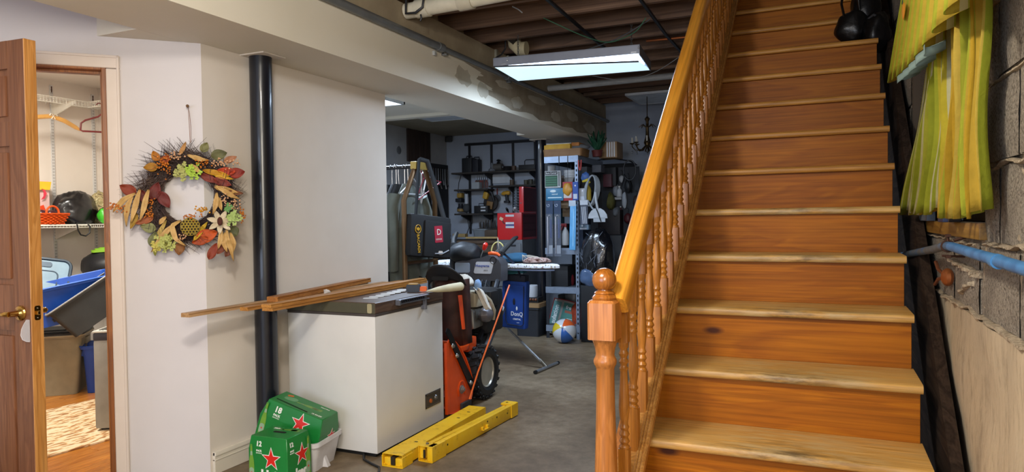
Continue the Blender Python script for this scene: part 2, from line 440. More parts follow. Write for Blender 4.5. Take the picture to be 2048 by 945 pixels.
# patched, unpainted compound on the soffit side
comp = mottled('bare_compound', [(.3, 'a39a88'), (.55, 'b8b0a0'), (.75, 'cfcabd')], 3, 7, .85, .3, .004)
pm = MB(); rr = random.Random(3); e_ = []
for i in range(26):      # torn edge of the bare area
    t = i/25; e_.append((4.78+.42*(1-t)+.10*math.sin(t*17)+rr.uniform(-.05, .05), 2.262+.228*t))
lo_ = [(8.38, 2.275)] + [(8.38-.16*i, 2.262+.014*math.sin(i*1.7)+rr.uniform(-.008, .008)) for i in range(1, 20)]
pm.prism(lo_[::-1][0:0] + e_ + [(8.38, 2.49)] + lo_, .0015, frame((-2.4452, 0, 0), (0, 1, 0), (0, 0, 1)))
structure(pm.done('trim', mottled('bare_wallboard', [(.3, '7d7262'), (.5, '968a78'), (.7, 'a79c8a')], 3.2, 7, .85, .2, .004))).name = 'trim_6'
pm = MB()
for (y, z, a_, b_) in ((4.62, 2.38, .13, .07), (4.95, 2.33, .10, .06), (5.35, 2.44, .16, .03), (5.62, 2.33, .12, .05), (6.1, 2.42, .22, .035), (6.6, 2.33, .14, .05), (7.1, 2.40, .18, .05), (7.7, 2.35, .2, .06)):
    pm.prism([(y+a_*math.cos(2*PI*i/18)*(1+.35*noise.noise(V((i*1.3, y, 0)))), min(2.485, z+b_*math.sin(2*PI*i/18)*(1+.4*noise.noise(V((i*.9, 3, y)))))) for i in range(18)], .0024, frame((-2.4452, 0, 0), (0, 1, 0), (0, 0, 1)))
structure(pm.done('trim', comp)).name = 'trim_9'

# --- ceilings
structure(MB().bx(-4.6, -2.93, -3, 2.9, 2.7, 2.76).done('ceiling', mottled('near_ceiling', [(.3, 'b8ada6'), (.8, 'c6bbb4')], 2, 3, .7, .05, .003)))
structure(MB().bx(-5.9, -2.95, .7, 4.25, 2.5, 2.56).done('ceiling', paint))
structure(MB().bx(-4.75, -2.936, 4.246, 6.15, 2.40, 2.46).done('ceiling', paint_d))
structure(MB().bx(-4.75, -2.936, 6.15, 6.25, 2.37, 2.5).done('trim', paint_d)).name = 'trim_7'
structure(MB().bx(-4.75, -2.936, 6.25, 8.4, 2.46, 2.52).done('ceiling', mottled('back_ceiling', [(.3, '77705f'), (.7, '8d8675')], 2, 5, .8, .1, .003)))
# joists and subfloor over the main room
cl = structure(MB().bx(-2.62, -.64, -3.1, 8.4, 2.936, 2.96).bx(-.64, .6, -3.1, 1.6, 2.936, 2.96).bx(-.64, .6, 6.4, 8.4, 2.936, 2.96).done('ceiling', wood('7a6248', '5f4a36', 'y', .8, .8, 0)))
# hall above the stairwell
structure(MB().bx(-.74, -.64, 1.5, 6.5, 2.96, 4.6).bx(.6, .7, 1.5, 6.5, 2.96, 4.6).bx(-.74, .7, 1.4, 1.5, 2.96, 4.6).bx(-.74, .7, 6.4, 6.5, 2.96, 4.6).done('wall_upper', paint))
structure(MB().bx(-.8, .8, 1.4, 6.6, 4.6, 4.7).done('ceiling', paint))
jm = MB().bx(0, 1.0, -.019, .019, 0, .235).done('joist', dark_wood, cl, local=True)
jm.location = (-2.448, -99, 0)
ys = [-2.8 + .406*i for i in range(28)]
CL0 = cl.location.copy()
for i, y in enumerate(ys):
    y += .036
    x1 = -.66 if 1.6 < y < 6.3 else .4
    inst(jm, V((-2.595, y, 2.7005)) - CL0, None, cl, (x1+2.595, 1, 1))
bpy.data.objects.remove(jm)
# --- back walls
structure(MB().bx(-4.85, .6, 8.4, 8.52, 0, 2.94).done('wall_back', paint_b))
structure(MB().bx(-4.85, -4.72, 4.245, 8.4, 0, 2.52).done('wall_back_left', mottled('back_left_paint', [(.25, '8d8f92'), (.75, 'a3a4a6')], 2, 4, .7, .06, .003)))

# --- right wall: poured concrete below, blocks above
WX = .40
def slab(mb, y0, y1, z0, z1, x, nu, nv, amp, sc, top=True):
    mb.grid(lambda u, v: V((x + amp*noise.noise(V((y0+(y1-y0)*u, z0+(z1-z0)*v, 1.7))*sc), y0+(y1-y0)*u, z0+(z1-z0)*v)), nu, nv)
mb = MB(); mb.bx(WX+.012, WX+.35, -3, 8.4, 0, 1.012)
slab(mb, -3, 8.4, 0, 1.012, WX-.012, 190, 18, .012, 5)
mb.grid(lambda u, v: V((WX-.012+.10*v+.012*(1-v)*noise.noise(V((-3+11.4*u, 1.012, 1.7))*5), -3+11.4*u, 1.012+.012*noise.noise(V((u*60, v*2, 0))))), 190, 2)
wr_ = structure(mb.done('wall_right', pour))
wy0, wy1, wz0, wz1 = 2.2, 3.86, 1.275, 2.36
mb = MB()
for (y0, y1, z0, z1) in ((-3, wy0, 1.0, 2.94), (wy1, 8.4, 1.0, 2.94), (wy0, wy1, 1.0, wz0), (wy0, wy1, wz1, 2.94)):
    mb.bx(WX+.03, WX+.3, y0, y1, z0, z1)
    nu, nv = max(2, int((y1-y0)*14)), max(2, int((z1-z0)*14))
    mb.grid(lambda u, v: V((WX+.0035+.016*noise.noise(V((y0+(y1-y0)*u, z0+(z1-z0)*v, 4.1))*9), y0+(y1-y0)*u, z0+(z1-z0)*v)), nu, nv)
mo = mb.done('mortar', mortar, wr_)
# blocks: rows .203 m, staggered, each with its own uneven face
def block_mesh(L, seed):
    b = MB(); h = .187; nu, nv = 7, 4; rr = random.Random(seed)
    F = lambda u, v: V((-.004*(1-max(abs(2*u-1)**6, abs(2*v-1)**6))*1.6 + .004*noise.noise(V((u*3, v*3, seed))), L*(u-.5)*1+.004*noise.noise(V((v*4, seed, u))), h*(v-.5)+.003*noise.noise(V((u*5, seed, v)))))
    b.grid(F, nu, nv)
    b.bx(.004, .06, -L/2, L/2, -h/2, h/2)
    return b
bp = []
for s_ in range(4): bp.append(block_mesh(.385, s_*3.3).done('concrete_block', block, wr_, local=True))
short = block_mesh(.185, 9.1).done('concrete_block', block, wr_, local=True)
O = wr_.location.copy(); rb = random.Random(5); nblk = 0
for r_ in range(9):
    zc = 1.118 + .203*r_
    off = .2 if r_ % 2 else 0
    y = -1.0 + off
    while y < 8.3:
        a, b_ = y+.008, y+.398
        hole = wz0-.02 < zc < wz1+.02
        pieces = [(a, b_)]
        if hole:
            pieces = []
            if b_ <= wy0+.01 or a >= wy1-.01: pieces = [(a, b_)]
            else:
                if a < wy0-.1: pieces.append((a, wy0-.004))
                if b_ > wy1+.1: pieces.append((wy1+.004, b_))
        for p, q in pieces:
            src = bp[rb.randrange(4)] if q-p > .25 else short
            base = .385 if q-p > .25 else .185
            inst(src, V((WX-.004+rb.uniform(-.003, .003), (p+q)/2, zc)) - O, (0, 0, rb.uniform(-.006, .006)), wr_, (1, (q-p)/base, 1)); nblk += 1
        y += .406
for o in bp + [short]: bpy.data.objects.remove(o)
# mortar smeared proud of the joints near the window
mb = MB(); rs = random.Random(12)
def ridge(y0, z0, y1, z1, w):
    n = max(4, int(math.hypot(y1-y0, z1-z0)/.035)); pts = []; rad = []
    for i in range(n+1):
        t = i/n
        pts.append((WX+.001+rs.uniform(-.001, .001), y0+(y1-y0)*t, z0+(z1-z0)*t+.016*noise.noise(V((y0+t*(abs(y1-y0)+abs(z1-z0))*7, z0*5, 0))))); rad.append(w*(1.05+.7*noise.noise(V((t*(abs(y1-y0)+abs(z1-z0))*22, z0, y0)))))
    mb.tube(pts, rad, 7, flat=.3)
ridge(1.25, 1.623, 2.19, 1.623, .012); ridge(1.2, 1.42, 2.19, 1.42, .013); ridge(1.2, 1.218, 2.2, 1.22, .014)
ridge(1.82, 1.64, 1.8, 1.99, .02); ridge(1.85, 1.24, 1.82, 1.4, .018); ridge(1.62, 1.05, 1.62, 1.2, .014); ridge(1.2, 1.02, 5, 1.015, .02)
ridge(2.2, 1.24, 2.2, 1.05, .02); ridge(2.75, 1.2, 2.75, 1.03, .018); ridge(4.3, 2.03, 5.2, 2.03, .012); ridge(4.35, 1.82, 5.2, 1.82, .012); ridge(2.3, 1.21, 3.6, 1.225, .014)
ridge(1.62, 1.83, 2.19, 1.83, .015); ridge(2.25, 1.13, 2.6, 1.16, .03); ridge(2.3, 1.1, 2.5, 1.06, .025)
mb.done('mortar_ridge', mortar, wr_)['kind'] = 'stuff'

# --- window in the right wall
frm = mat('4b3f33', .6); sillw = wood('a37a30', '87601f', 'y', .55, 1, .05)
win = structure(MB().bx(WX+.10, WX+.14, wy0, wy0+.05, wz0, wz1).bx(WX+.10, WX+.14, wy1-.05, wy1, wz0, wz1).bx(WX+.10, WX+.14, wy0, wy1, wz1-.05, wz1).bx(WX+.10, WX+.14, wy0, wy1, wz0, wz0+.05).done('window_1', frm))
MB().bx(WX+.095, WX+.14, 3.18, 3.235, wz0, wz1, .003).done('sash_bar', mat('c3d2e6', .4), win)
structure(MB().bx(WX+.62, WX+.68, 1.7, 4.7, .8, 2.75).bx(WX+.3, WX+.68, 1.7, 1.76, .8, 2.75).bx(WX+.3, WX+.68, 4.64, 4.7, .8, 2.75).bx(WX+.3, WX+.68, 1.7, 4.7, .8, .9).done('trim', mat('3a342e', .9))).name = 'trim_8'
MB().bx(WX+.117, WX+.122, wy0+.05, 3.18, wz0+.05, wz1-.05).done('pane', mat('c8dcff', .05, var=0, alpha=.14), win)
MB().bx(WX+.117, WX+.122, 3.235, wy1-.05, wz0+.05, wz1-.05).done('pane', mat('c8dcff', .05, var=0, alpha=.14), win)
MB().bx(WX-.022, WX+.10, wy0-.02, wy1+.02, wz0-.045, wz0, .004).done('sill', sillw, win)
MB().bx(WX+.0, WX+.10, wy0-.018, wy0, wz0, wz1, .002).bx(WX, WX+.10, wy1, wy1+.018, wz0, wz1, .002).bx(WX, WX+.1, wy0, wy1, wz1, wz1+.02, .002).done('jamb_lining', mat('4b3d2d', .7), win)
# ================================================================== STAIRCASE
G, S_, Y4, Z4 = .236, .19, 2.483, .766          # run, rise, nose and top of the fourth tread
XL, XR = -.603, .281
tread_w = wood('d9ab62', 'cb9a4c', 'x', .45, 1.2, .08, wear=True, name='tread_wood')
tread_u = wood('cc9448', 'b88038', 'x', .45, 1.2, .04, name='tread_wood_upper', spec=.3)
riser_w = wood('b0690f', '9d590b', 'x', .5, .9, 0, knots=True, name='riser_wood', spec=.2)
rail_w = wood('f0a93c', 'e59c32', 'z', .3, 1.0, .3, name='rail_wood')
post_w = wood('c68040', 'b06c2e', 'z', .33, 1.6, .3, name='post_wood')
bal_w = wood('c6822e', 'b06f22', 'z', .35, 1.6, .25, name='baluster_wood')
st = thing('staircase', 'straight orange-varnished wooden staircase with turned railing against the bare concrete wall', 'staircase', (-.1, 1.75, 0))
prof = [(.006, 0), (.27, 0), (.27, .028), (.010, .028), (.003, .0245), (0, .019), (0, .009), (.002, .003)]
XM = -.1
def yk(k): return Y4+G*(k-4)
def zk(k): return Z4+S_*(k-4)
def tread_mb(x0, x1, k):
    return MB().prism(prof, x1-x0, frame((x0, yk(k), zk(k)-.028), (0, 1, 0), (0, 0, 1)))
t0 = tread_mb(XL, XR+.006, 1).done('tread', tread_w, st, origin=(XM, yk(1), zk(1)-.028))
t1 = tread_mb(XL, XR+.006, 8).done('tread', tread_u, st, origin=(XM, yk(8), zk(8)-.028))
r0 = MB().bx(XL, XR, yk(1)+.026, yk(1)+.044, zk(1)-S_, zk(1)-.0285, .001).done('riser', riser_w, st, origin=(XM, yk(1)+.035, zk(1)-S_))
for k in range(2, 16):
    if k < 8: inst(t0, V((0, (k-1)*G, (k-1)*S_)) + t0.location, None, st)
    elif k > 8: inst(t1, V((0, (k-8)*G, (k-8)*S_)) + t1.location, None, st)
    inst(r0, V((0, (k-1)*G, (k-1)*S_)) + r0.location, None, st)
SL = S_/G; ang = math.atan(SL)
def zn(y): return Z4 + SL*(y-Y4)
# outer skirt and the bottom rail that lies along the nosings
MB().poly([(x, y_, z_) for x in (-.632, -.6035) for y_, z_ in ((1.86, 0), (5.5, zn(5.5)-.34), (5.5, zn(5.5)-.004), (1.86, zn(1.86)-.004))],
          [(0, 1, 2, 3), (4, 7, 6, 5), (0, 4, 5, 1), (1, 5, 6, 2), (2, 6, 7, 3), (3, 7, 4, 0)]).done('stringer', wood('a8682c', '95581f', 'y', .4, 1, .2), st)
mb = MB(); L = (5.5-1.9)/math.cos(ang)
Mc = frame((-.556, 1.9, zn(1.9)+.003), (1, 0, 0), (0, math.cos(ang), math.sin(ang)))
mb.prism([(-.044, 0), (.044, 0), (.044, L), (-.044, L)], .022, Mc)
for x in (.016, .026, .037): mb.tube([Mc @ V((x, 0, .022)), Mc @ V((x, L, .022))], .0052, 8)
mb.done('shoe_rail', along=Mc, parent=st, m=wood('d29c56', 'bd8440', 'z', .35, 1.3, .2))
ZC = lambda y: zn(y) + .003 + .022/math.cos(ang)
# handrail: rounded section swept up the slope
RS = .815; ra = math.atan(RS)
def zr(y): return 1.122 + RS*(y-2.05)
sec = [(-.031, 0), (-.031, .03), (-.029, .042), (-.022, .052), (-.01, .057), (.01, .057), (.022, .052), (.029, .042), (.031, .03), (.031, 0), (.02, -.004), (-.02, -.004)]
Mr = frame((-.557, 2.018, zr(2.018)-.057/math.cos(ra)), (1, 0, 0), (0, -math.sin(ra), math.cos(ra)))
mb = MB(); mb.prism(sec, -(5.6-2.018)/math.cos(ra), Mr)
hr = mb.done('handrail', rail_w, st, ang=50, along=Mr)
# balusters
def bal_mb():
    h = .70; b = MB()
    b.prism([(-.016, -.016), (.016, -.016), (.016, .016), (-.016, .016)], .17, Matrix.Translation((0, 0, -.02)))
    b.prism([(-.016, -.016), (.016, -.016), (.016, .016), (-.016, .016)], .20, Matrix.Translation((0, 0, h-.155)))
    p = [(.016, .15), (.0165, .155), (.0165, .158), (.011, .165), (.013, .17), (.0165, .177), (.013, .186), (.0105, .19), (.0125, .195), (.0165, .203), (.0125, .214), (.0105, .218), (.0125, .222), (.0155, .229), (.012, .238), (.0115, .245),
         (.0150, .275), (.0170, .30), (.0165, .33), (.0135, .39), (.0115, .435), (.0125, .442), (.0150, .448), (.0115, .455), (.0105, .46), (.0125, .466), (.0160, .474), (.0120, .484), (.0105, .488), (.0130, .495), (.0160, .503), (.0125, .512), (.0115, .52), (.0155, .528), (.016, .545)]
    b.lathe(p, 12)
    return b
b0 = bal_mb().done('baluster', bal_w, st, local=True, ang=40)
inv = st.matrix_basis.inverted()
y = 2.075; first = True
while y < 5.4:
    z = ZC(y); top = zr(y) - .062/math.cos(ra)
    loc = inv @ V((-.557, y, z)); sc = (1, 1, (top-z)/.715)
    if first: b0.location = loc; b0.scale = sc; first = False
    else: inst(b0, loc, None, st, sc)
    y += .118
# newel post with ball
NX, NY, nw = -.589, 1.985, .042
nm = MB()
c_ = .007
oct_ = [(-nw+c_, -nw), (nw-c_, -nw), (nw, -nw+c_), (nw, nw-c_), (nw-c_, nw), (-nw+c_, nw), (-nw, nw-c_), (-nw, -nw+c_)]
nm.prism(oct_, .108, Matrix.Translation((NX, NY, .945)))
nm.poly([(NX+x, NY+y_, 1.053) for x, y_ in oct_] + [(NX+x*.86, NY+y_*.86, 1.061) for x, y_ in oct_], [tuple(range(8, 16))] + [(i, (i+1) % 8, 8+(i+1) % 8, 8+i) for i in range(8)])
nm.lathe([(.041, .0), (.041, .02), (.040, .30), (.034, .55), (.028, .74), (.0265, .855), (.029, .862), (.033, .869), (.0345, .877), (.033, .885), (.0285, .893), (.0275, .90), (.030, .915), (.034, .93), (.037, .938), (.038, .946)], 24, Matrix.Translation((NX, NY, 0)))
np_ = nm.done('newel_post', post_w, st)
bp_ = [(.033, 1.058), (.0365, 1.063), (.037, 1.068), (.0335, 1.073), (.029, 1.077), (.031, 1.080), (.0285, 1.084), (.021, 1.088), (.0205, 1.091)]
for i in range(1, 15):
    t = -PI/2 + .6 + (PI-.6)*i/14; bp_.append((max(.0004, .0362*math.cos(t)), 1.1185+.0362*math.sin(t)))
MB().lathe(bp_, 24, Matrix.Translation((NX, NY, 0))).done('ball_finial', wood('b5702a', 'a05f1e', 'z', .22, 1.6, .5), np_)
# carriage under the free end
MB().poly([(x, y_, z_) for x in (.22, .26) for y_, z_ in ((2.0, .0), (5.4, zn(5.4)-.46), (5.4, zn(5.4)-.24), (2.0, .14))], [(0, 1, 2, 3), (4, 7, 6, 5), (0, 4, 5, 1), (1, 5, 6, 2), (2, 6, 7, 3), (3, 7, 4, 0)]).done('carriage', wood('6d5237', '584028', 'y', .8, 1, 0), st)

# added dark board standing in for the shade in the gap by the concrete
MB().poly([(x, y_, z_) for x in (.335, .368) for y_, z_ in ((1.75, .0), (2.25, .0), (5.4, .0), (5.4, zn(5.4)-.06), (1.75, zn(1.75)-.06))], [(0, 1, 2, 3, 4), (5, 9, 8, 7, 6)] + [(i, (i+1) % 5, 5+(i+1) % 5, 5+i) for i in range(5)]).done('gap_shade_board', wood('3d3026', '2a2019', 'y', .9, 1, 0, name='gap_shade', spec=.1), st)

# ================================================================== DOOR
dr = thing('door_1', None, None, (-3.736, 1.761, .015), R(2.9)); dr['kind'] = 'structure'
dface = wood('8d5c3d', '7a4c31', 'z', .45, 1.2, .15, name='door_wood'); dedge = wood('cf9551', 'b57a38', 'z', .4, 1.5, .2, name='door_edge_wood')
W, H, T = .76, 2.055, .05
def L_(mb): return mb
mb = MB()
mb.bx(0, .11, -.0, T, 0, H, .002); mb.bx(W-.105, W-.004, 0, T, 0, H, .002); mb.bx(.325, .435, 0, T, .2, H-.1)
for z0, z1 in ((0, .21), (.85, 1.04), (1.62, 1.72), (H-.115, H)): mb.bx(.11, W-.105, .0002, T-.0002, z0, z1)
slab_ = mb.done('door_slab', dface, dr, local=True)
mb = MB()
for x0, x1 in ((.11, .325), (.435, W-.105)):
    for z0, z1 in ((.21, .85), (1.04, 1.62), (1.72, H-.115)):
        mb.bx(x0, x1, .014, T-.014, z0, z1)
        mb.box(((x0+x1)/2, .012, (z0+z1)/2), (x1-x0-.05, .014, z1-z0-.05), bev=.005); mb.box(((x0+x1)/2, T-.012, (z0+z1)/2), (x1-x0-.05, .014, z1-z0-.05), bev=.005)
mb.done('door_panel', dface, dr, local=True)
MB().bx(W-.0045, W, -.0003, T+.0003, 0, H, .0015).done('door_edge', dedge, dr, local=True)
brass = mat('c9a055', .18, 1, .05); nick = mat('b9b3a4', .2, 1, .05)
mb = MB()
for sgn, y0 in ((-1, 0), (1, T)):
    Mk = frame((W-.062, y0, .925), (1, 0, 0), (0, 0, 1)) @ (Matrix.Rotation(PI, 4, 'X') if sgn > 0 else Matrix())
    mb.lathe([(.031, 0), (.032, .004), (.029, .009), (.018, .013), (.0125, .018), (.011, .048), (.012, .052)], 20, Mk)
    yy = y0+sgn*.05
    mb.tube([(W-.062, yy, .925), (W-.075, yy+sgn*.006, .926), (W-.1, yy+sgn*.004, .924), (W-.135, yy, .919), (W-.165, yy-sgn*.002, .922), (W-.18, yy, .926)], [.011, .0105, .0085, .0075, .0085, .006], 10)
hd = mb.done('door_handle', brass, dr, local=True)
MB().prism(rrect(.026, .06, .008), .0014, frame((W+.0001, T/2, .925), (0, 1, 0), (0, 0, 1))).bx(W, W+.012, T/2-.007, T/2+.006, .917, .934, .002).done('latch_plate', brass, dr, local=True)
MB().sph((W+.0015, T/2, .945), .003, 8, 5).sph((W+.0015, T/2, .905), .003, 8, 5).done('screw', nick, dr, local=True)
mb = MB()
for z in (.2, 1.0, 1.8): mb.cyl((-.003, -.004, z), (-.003, -.004, z+.09), .006)
mb.done('hinge', nick, dr, local=True)
# clear plastic corner tag hanging under the handle
q = thing('plastic_tag', 'clear rounded plastic tag stuck on the open wooden door below its brass lever', 'tag', (-2.9985, 1.7975, .80), R(2.9))
cp = mat('e8e4e2', .25, var=0, alpha=.32)
MB().prism([(x, y_) for x, y_ in [(.0, .055), (-.012, .04), (-.03, .015), (-.036, -.012), (-.026, -.03), (-.004, -.036), (.018, -.036), (.018, .055)]], .0025, frame((0, -.0045, .06), (1, 0, 0), (0, 0, 1))).done('tag_sheet', cp, q, local=True)
MB().tube([(-.001, -.006, .11), (-.013, -.006, .099), (-.031, -.006, .074), (-.037, -.006, .048), (-.027, -.006, .030), (-.004, -.006, .024), (.016, -.006, .024)], .0014, 6).done('tag_rim', mat('d9d2d4', .25, var=0, alpha=.8), q, local=True)

# ================================================================== STEEL COLUMNS
blk = mat('10131c', .32, .0, .1, 4, 0, coat=.25)
def column(x, y, r, label, H=2.22):
    t = thing('steel_column', label, 'column', (x, y, 0), group=None)
    MB().lathe([(r, .01), (r, H-.006)], 32).done('column_shaft', blk, t, local=True)
    MB().bx(-r*1.5, r*1.5, -r*1.5, r*1.5, 0, .012, .002).done('base_plate', blk, t, local=True)
    MB().bx(-r*1.7, r*1.7, -r*1.4, r*1.4, H-.0065, H-.0005).done('cap_plate', mat('cfc5b8', .6), t, local=True)
column(-2.822, 2.955, .060, 'thick black steel column close to the white wall beside the chest freezer')
column(-2.962, 7.475, .062, 'distant black steel column between the red toolbox and the loaded metal shelving', 2.22)

# ================================================================== CHEST FREEZER
fz = thing('chest_freezer', 'white chest freezer with brown wood-look lid in the middle of the floor', 'freezer', (-2.525, 3.5, 0))
FX0, FX1, FY0, FY1 = -2.83, -2.222, 3.135, 3.868
white = mottled('freezer_enamel', [(.3, 'd6d4d0'), (.7, 'dedcd8')], 3, 3, .38, .03, .002, spec=.5)
MB().bx(FX0, FX1, FY0, FY1, .028, .782, .006).done('cabinet', white, fz)
MB().bx(FX0+.03, FX1-.03, FY0+.03, FY1-.03, 0, .03).done('plinth', mat('1c1b1b', .7), fz)
MB().bx(FX0-.002, FX1+.002, FY0-.002, FY1+.002, .7825, .797, .002).done('gasket', mat('4a4340', .6), fz)
MB().bx(FX0-.004, FX1+.004, FY0-.004, FY1+.004, .7975, .858, .003).done('lid', wood('6d5646', '58453a', 'y', .42, 1.1, .1, name='lid_veneer'), fz)
MB().bx(FX0-.004, FX1+.004, FY0-.0065, FY0-.0042, .7985, .855, .001).done('lid_front', mat('4f4c3c', .5), fz)
MB().prism(rrect(.03, .052, .008), .0015, frame((FX1-.03, FY0-.0066, .827), (1, 0, 0), (0, 0, 1))).done('tape_patch', mat('a39a78', .7), fz)
vt = MB().bx(FX1-.002, FX1+.002, 3.642, 3.826, .146, .236).done('vent_grille', mat('3d3835', .5), fz)
MB().bx(FX1+.002, FX1+.0045, 3.646, 3.652, .150, .232).bx(FX1+.002, FX1+.0045, 3.816, 3.822, .150, .232).bx(FX1+.002, FX1+.0045, 3.646, 3.822, .226, .232).bx(FX1+.002, FX1+.0045, 3.646, 3.822, .150, .156).done('grille_frame', mat('5d5650', .4, .5), vt)
MB().cyl((FX1+.002, 3.70, .185), (FX1+.008, 3.70, .185), .013).done('pilot_lamp', mat('b0551f', .35), vt)
MB().cyl((FX1+.002, 3.765, .192), (FX1+.010, 3.765, .192), .017, .012).done('thermostat_dial', mat('6b6a6c', .3, .5), vt)
# hinge bar and lock clip on the lid edge
lk = thing('lid_latch', 'grey channel-shaped metal latch bar screwed to the edge of the freezer lid', 'latch', (FX1+.006, 3.5, .80))
stl = mat('8d8f98', .35, .8, .15, 40)
MB().bx(FX1+.005, FX1+.03, 3.33, 3.665, .848, .853).bx(FX1+.005, FX1+.03, 3.33, 3.665, .826, .830).bx(FX1+.004, FX1+.008, 3.33, 3.665, .826, .853).bx(FX1+.005, FX1+.034, 3.325, 3.345, .822, .854, .002).done('channel', stl, lk)
mb = MB()
for i in range(12): mb.cyl((FX1+.008, 3.36+i*.024, .839), (FX1+.014, 3.36+i*.024, .839), .006)
mb.done('rivet', mat('33343a', .4, .7), lk)
MB().bx(FX1+.005, FX1+.028, 3.62, 3.634, .765, .828, .002).bx(FX1+.004, FX1+.012, 3.60, 3.652, .768, .79, .002).done('clip', stl, lk)

# lengths of timber trim laid over the lid
trimw = wood('c98f45', 'b0752e', 'y', .5, 1.4, .05, name='pine_trim'); trimw2 = wood('c8a071', 'b58a58', 'y', .55, 1.4, .05, name='pale_pine_trim')
def board(x0, y0, x1, y1, z, wd, th, label, m, groove=True, tilt=0):
    L = math.hypot(x1-x0, y1-y0); a = math.atan2(y1-y0, x1-x0)
    M0 = Matrix.Translation(((x0+x1)/2, (y0+y1)/2, z)) @ Matrix.Rotation(a-PI/2, 4, 'Z') @ Matrix.Rotation(tilt, 4, 'X')
    b = MB()
    p = [(-wd/2, 0), (wd/2, 0), (wd/2, th*.55), (wd/2-.004, th*.6), (wd/2-.004, th*.72), (wd/2, th*.78), (wd/2, th), (wd*.25, th), (wd*.2, th-.003), (wd*.12, th-.003), (wd*.08, th), (-wd/2+.003, th), (-wd/2, th-.003)]
    Ml = M0 @ frame((0, L/2, 0), (1, 0, 0), (0, 0, 1))
    b.prism(p, L, Ml)
    return b.done('trim_board', m, None, label, 'board', 'boards across the freezer lid')
board(-2.752, 2.36, -2.80, 4.08, .8595, .052, .02, 'pale pine strip sticking out farthest towards the camera, across the freezer lid', trimw2)
board(-2.655, 2.63, -2.742, 4.20, .860, .05, .02, 'orange pine strip lying second from the right on the freezer lid', trimw)
board(-2.53, 2.66, -2.60, 4.26, .8605, .066, .018, 'lower of two stacked pine strips at the right of the lid boards', trimw)
board(-2.532, 2.655, -2.600, 4.262, .8790, .062, .016, 'upper of two stacked pine strips at the right of the lid boards', trimw)
board(-2.665, 2.84, -2.90, 4.0, .8815, .066, .028, 'thick short pine strip resting on top of the other boards', wood('c07f35', 'a86a26', 'y', .5, 1.4, .05, name='pine_trim_dark'))
# crumpled paper bits
MB().sph((-2.640, 3.25, .893), (.018, .016, .022), 9, 6).jitter(.012, 45).done('crumpled_paper', mat('d8d2cc', .8), None, 'small crumpled white paper scrap standing among the boards on the lid', 'paper')
# row of white paper tags on the lid
for i in range(7):
    x, y_ = -2.36-.006*i+random.uniform(-.004, .004), 3.32+.068*i
    q = MB().prism([(a*1.0, b*.8) for a, b in rrect(.085, .07, .02)], .0012, frame((x-.02, y_, .8586+.0012*i), (.9, .45, 0), (-.45, .9, .0)))
    q.done('paper_tag', mat('d5d3cf', .6), None, ORD[i] + ' white rounded paper tag, counted from the camera, in the row on the freezer lid', 'paper tag', 'row of white tags on the lid')
# tape measure
tm = thing('tape_measure', 'dark grey tape measure with orange end standing on the freezer lid', 'tape measure', (-2.33, 3.70, .8585), R(20))
MB().prism(rrect(.085, .05, .016, 4), .036, frame((-.0, -.018, .0252), (1, 0, 0), (0, 0, 1)) @ Matrix.Translation((0, 0, -.036))).done('case', mat('2f3540', .5), tm, local=True)
MB().prism(rrect(.06, .006, .002), .037, frame((0, -.0185, .0505), (1, 0, 0), (0, 0, 1)) @ Matrix.Translation((0, 0, -.037))).done('grip', mat('b48a35', .5), tm, local=True)
MB().prism(rrect(.045, .032, .012), .02, frame((.062, -.01, .019), (1, 0, 0), (0, 0, 1)) @ Matrix.Translation((0, 0, -.02))).done('end_cap', mat('e8671c', .45), tm, local=True)
# foam funnel at the back corner
mb = MB(); k = 12
for rad in (1, .8):
    pass
A, B = V((-2.205, 3.655, .872)), V((-2.15, 3.985, .872))
mb.tube([A, A.lerp(B, .3), A.lerp(B, .65), B, B+V((.0, .004, 0)), B.lerp(A, .02), B.lerp(A, .5)], [.004, .017, .025, .0275, .026, .020, .012], 18)
mb.done('foam_cone', mat('d9d2b2', .7), None, 'cream hollow foam cone lying at the far corner of the freezer lid', 'foam cone')

# power cord on the floor by the freezer
MB().tube([(-2.33, 3.16, .018), (-2.28, 3.09, .008), (-2.2, 3.05, .007), (-2.13, 3.02, .007), (-2.09, 2.96, .007), (-2.10, 2.90, .008)], .0065, 8).tube([(-2.10, 2.905, .009), (-2.107, 2.87, .011), (-2.118, 2.84, .011)], [.009, .013, .011], 8).done('power_cord', mat('202124', .5), None, 'black power cord with plug on the floor at the freezer corner', 'power cord')
# ================================================================== CLOSET CONTENTS
wwire = mat('dcd8cc', .4, .1, .03); slotm = mat('77756f', .7)
def standard(name_, p, nrm, z0, z1):
    """slotted wall track"""
    n = V(nrm); t = V((-n.y, n.x, 0))
    tr = MB().prism([(-.0125, z0), (.0125, z0), (.0125, z1), (-.0125, z1)], .010, frame(p, t, (0, 0, 1)) if t.cross(V((0, 0, 1))).dot(n) > 0 else frame(p, -t, (0, 0, 1)))
    root = thing('shelf_track', name_, 'wall track', (p[0], p[1], z0), group=None)
    tr.done('track', mat('cfcfcf', .35, .3, .03), root)
    b = MB(); z = z0+.02
    while z < z1-.02:
        for s in (-.005, .005):
            b.box(V(p)+n*.0103+t*s+V((0, 0, z-p[2])), (.003 if abs(t.x) > .5 else .0012, .003 if abs(t.y) > .5 else .0012, .013))
        z += .025
    b.done('slot', slotm, root)['kind'] = 'stuff'
    for zz in (z1-.035, (z0+z1)/2): MB().box(V(p)+n*.0108+V((0, 0, zz-p[2])), (.008 if abs(t.x) > .5 else .003, .008 if abs(t.y) > .5 else .003, .05)).done('screw_slot', mat('4a2a1c', .6), root)
standard('white slotted shelf track on the closet wall, left in the doorway', (-5.8, 3.71, 0), (1, 0, 0), .5, 2.46)
standard('white slotted shelf track on the closet wall, right in the doorway', (-5.8, 4.065, 0), (1, 0, 0), .5, 2.44)
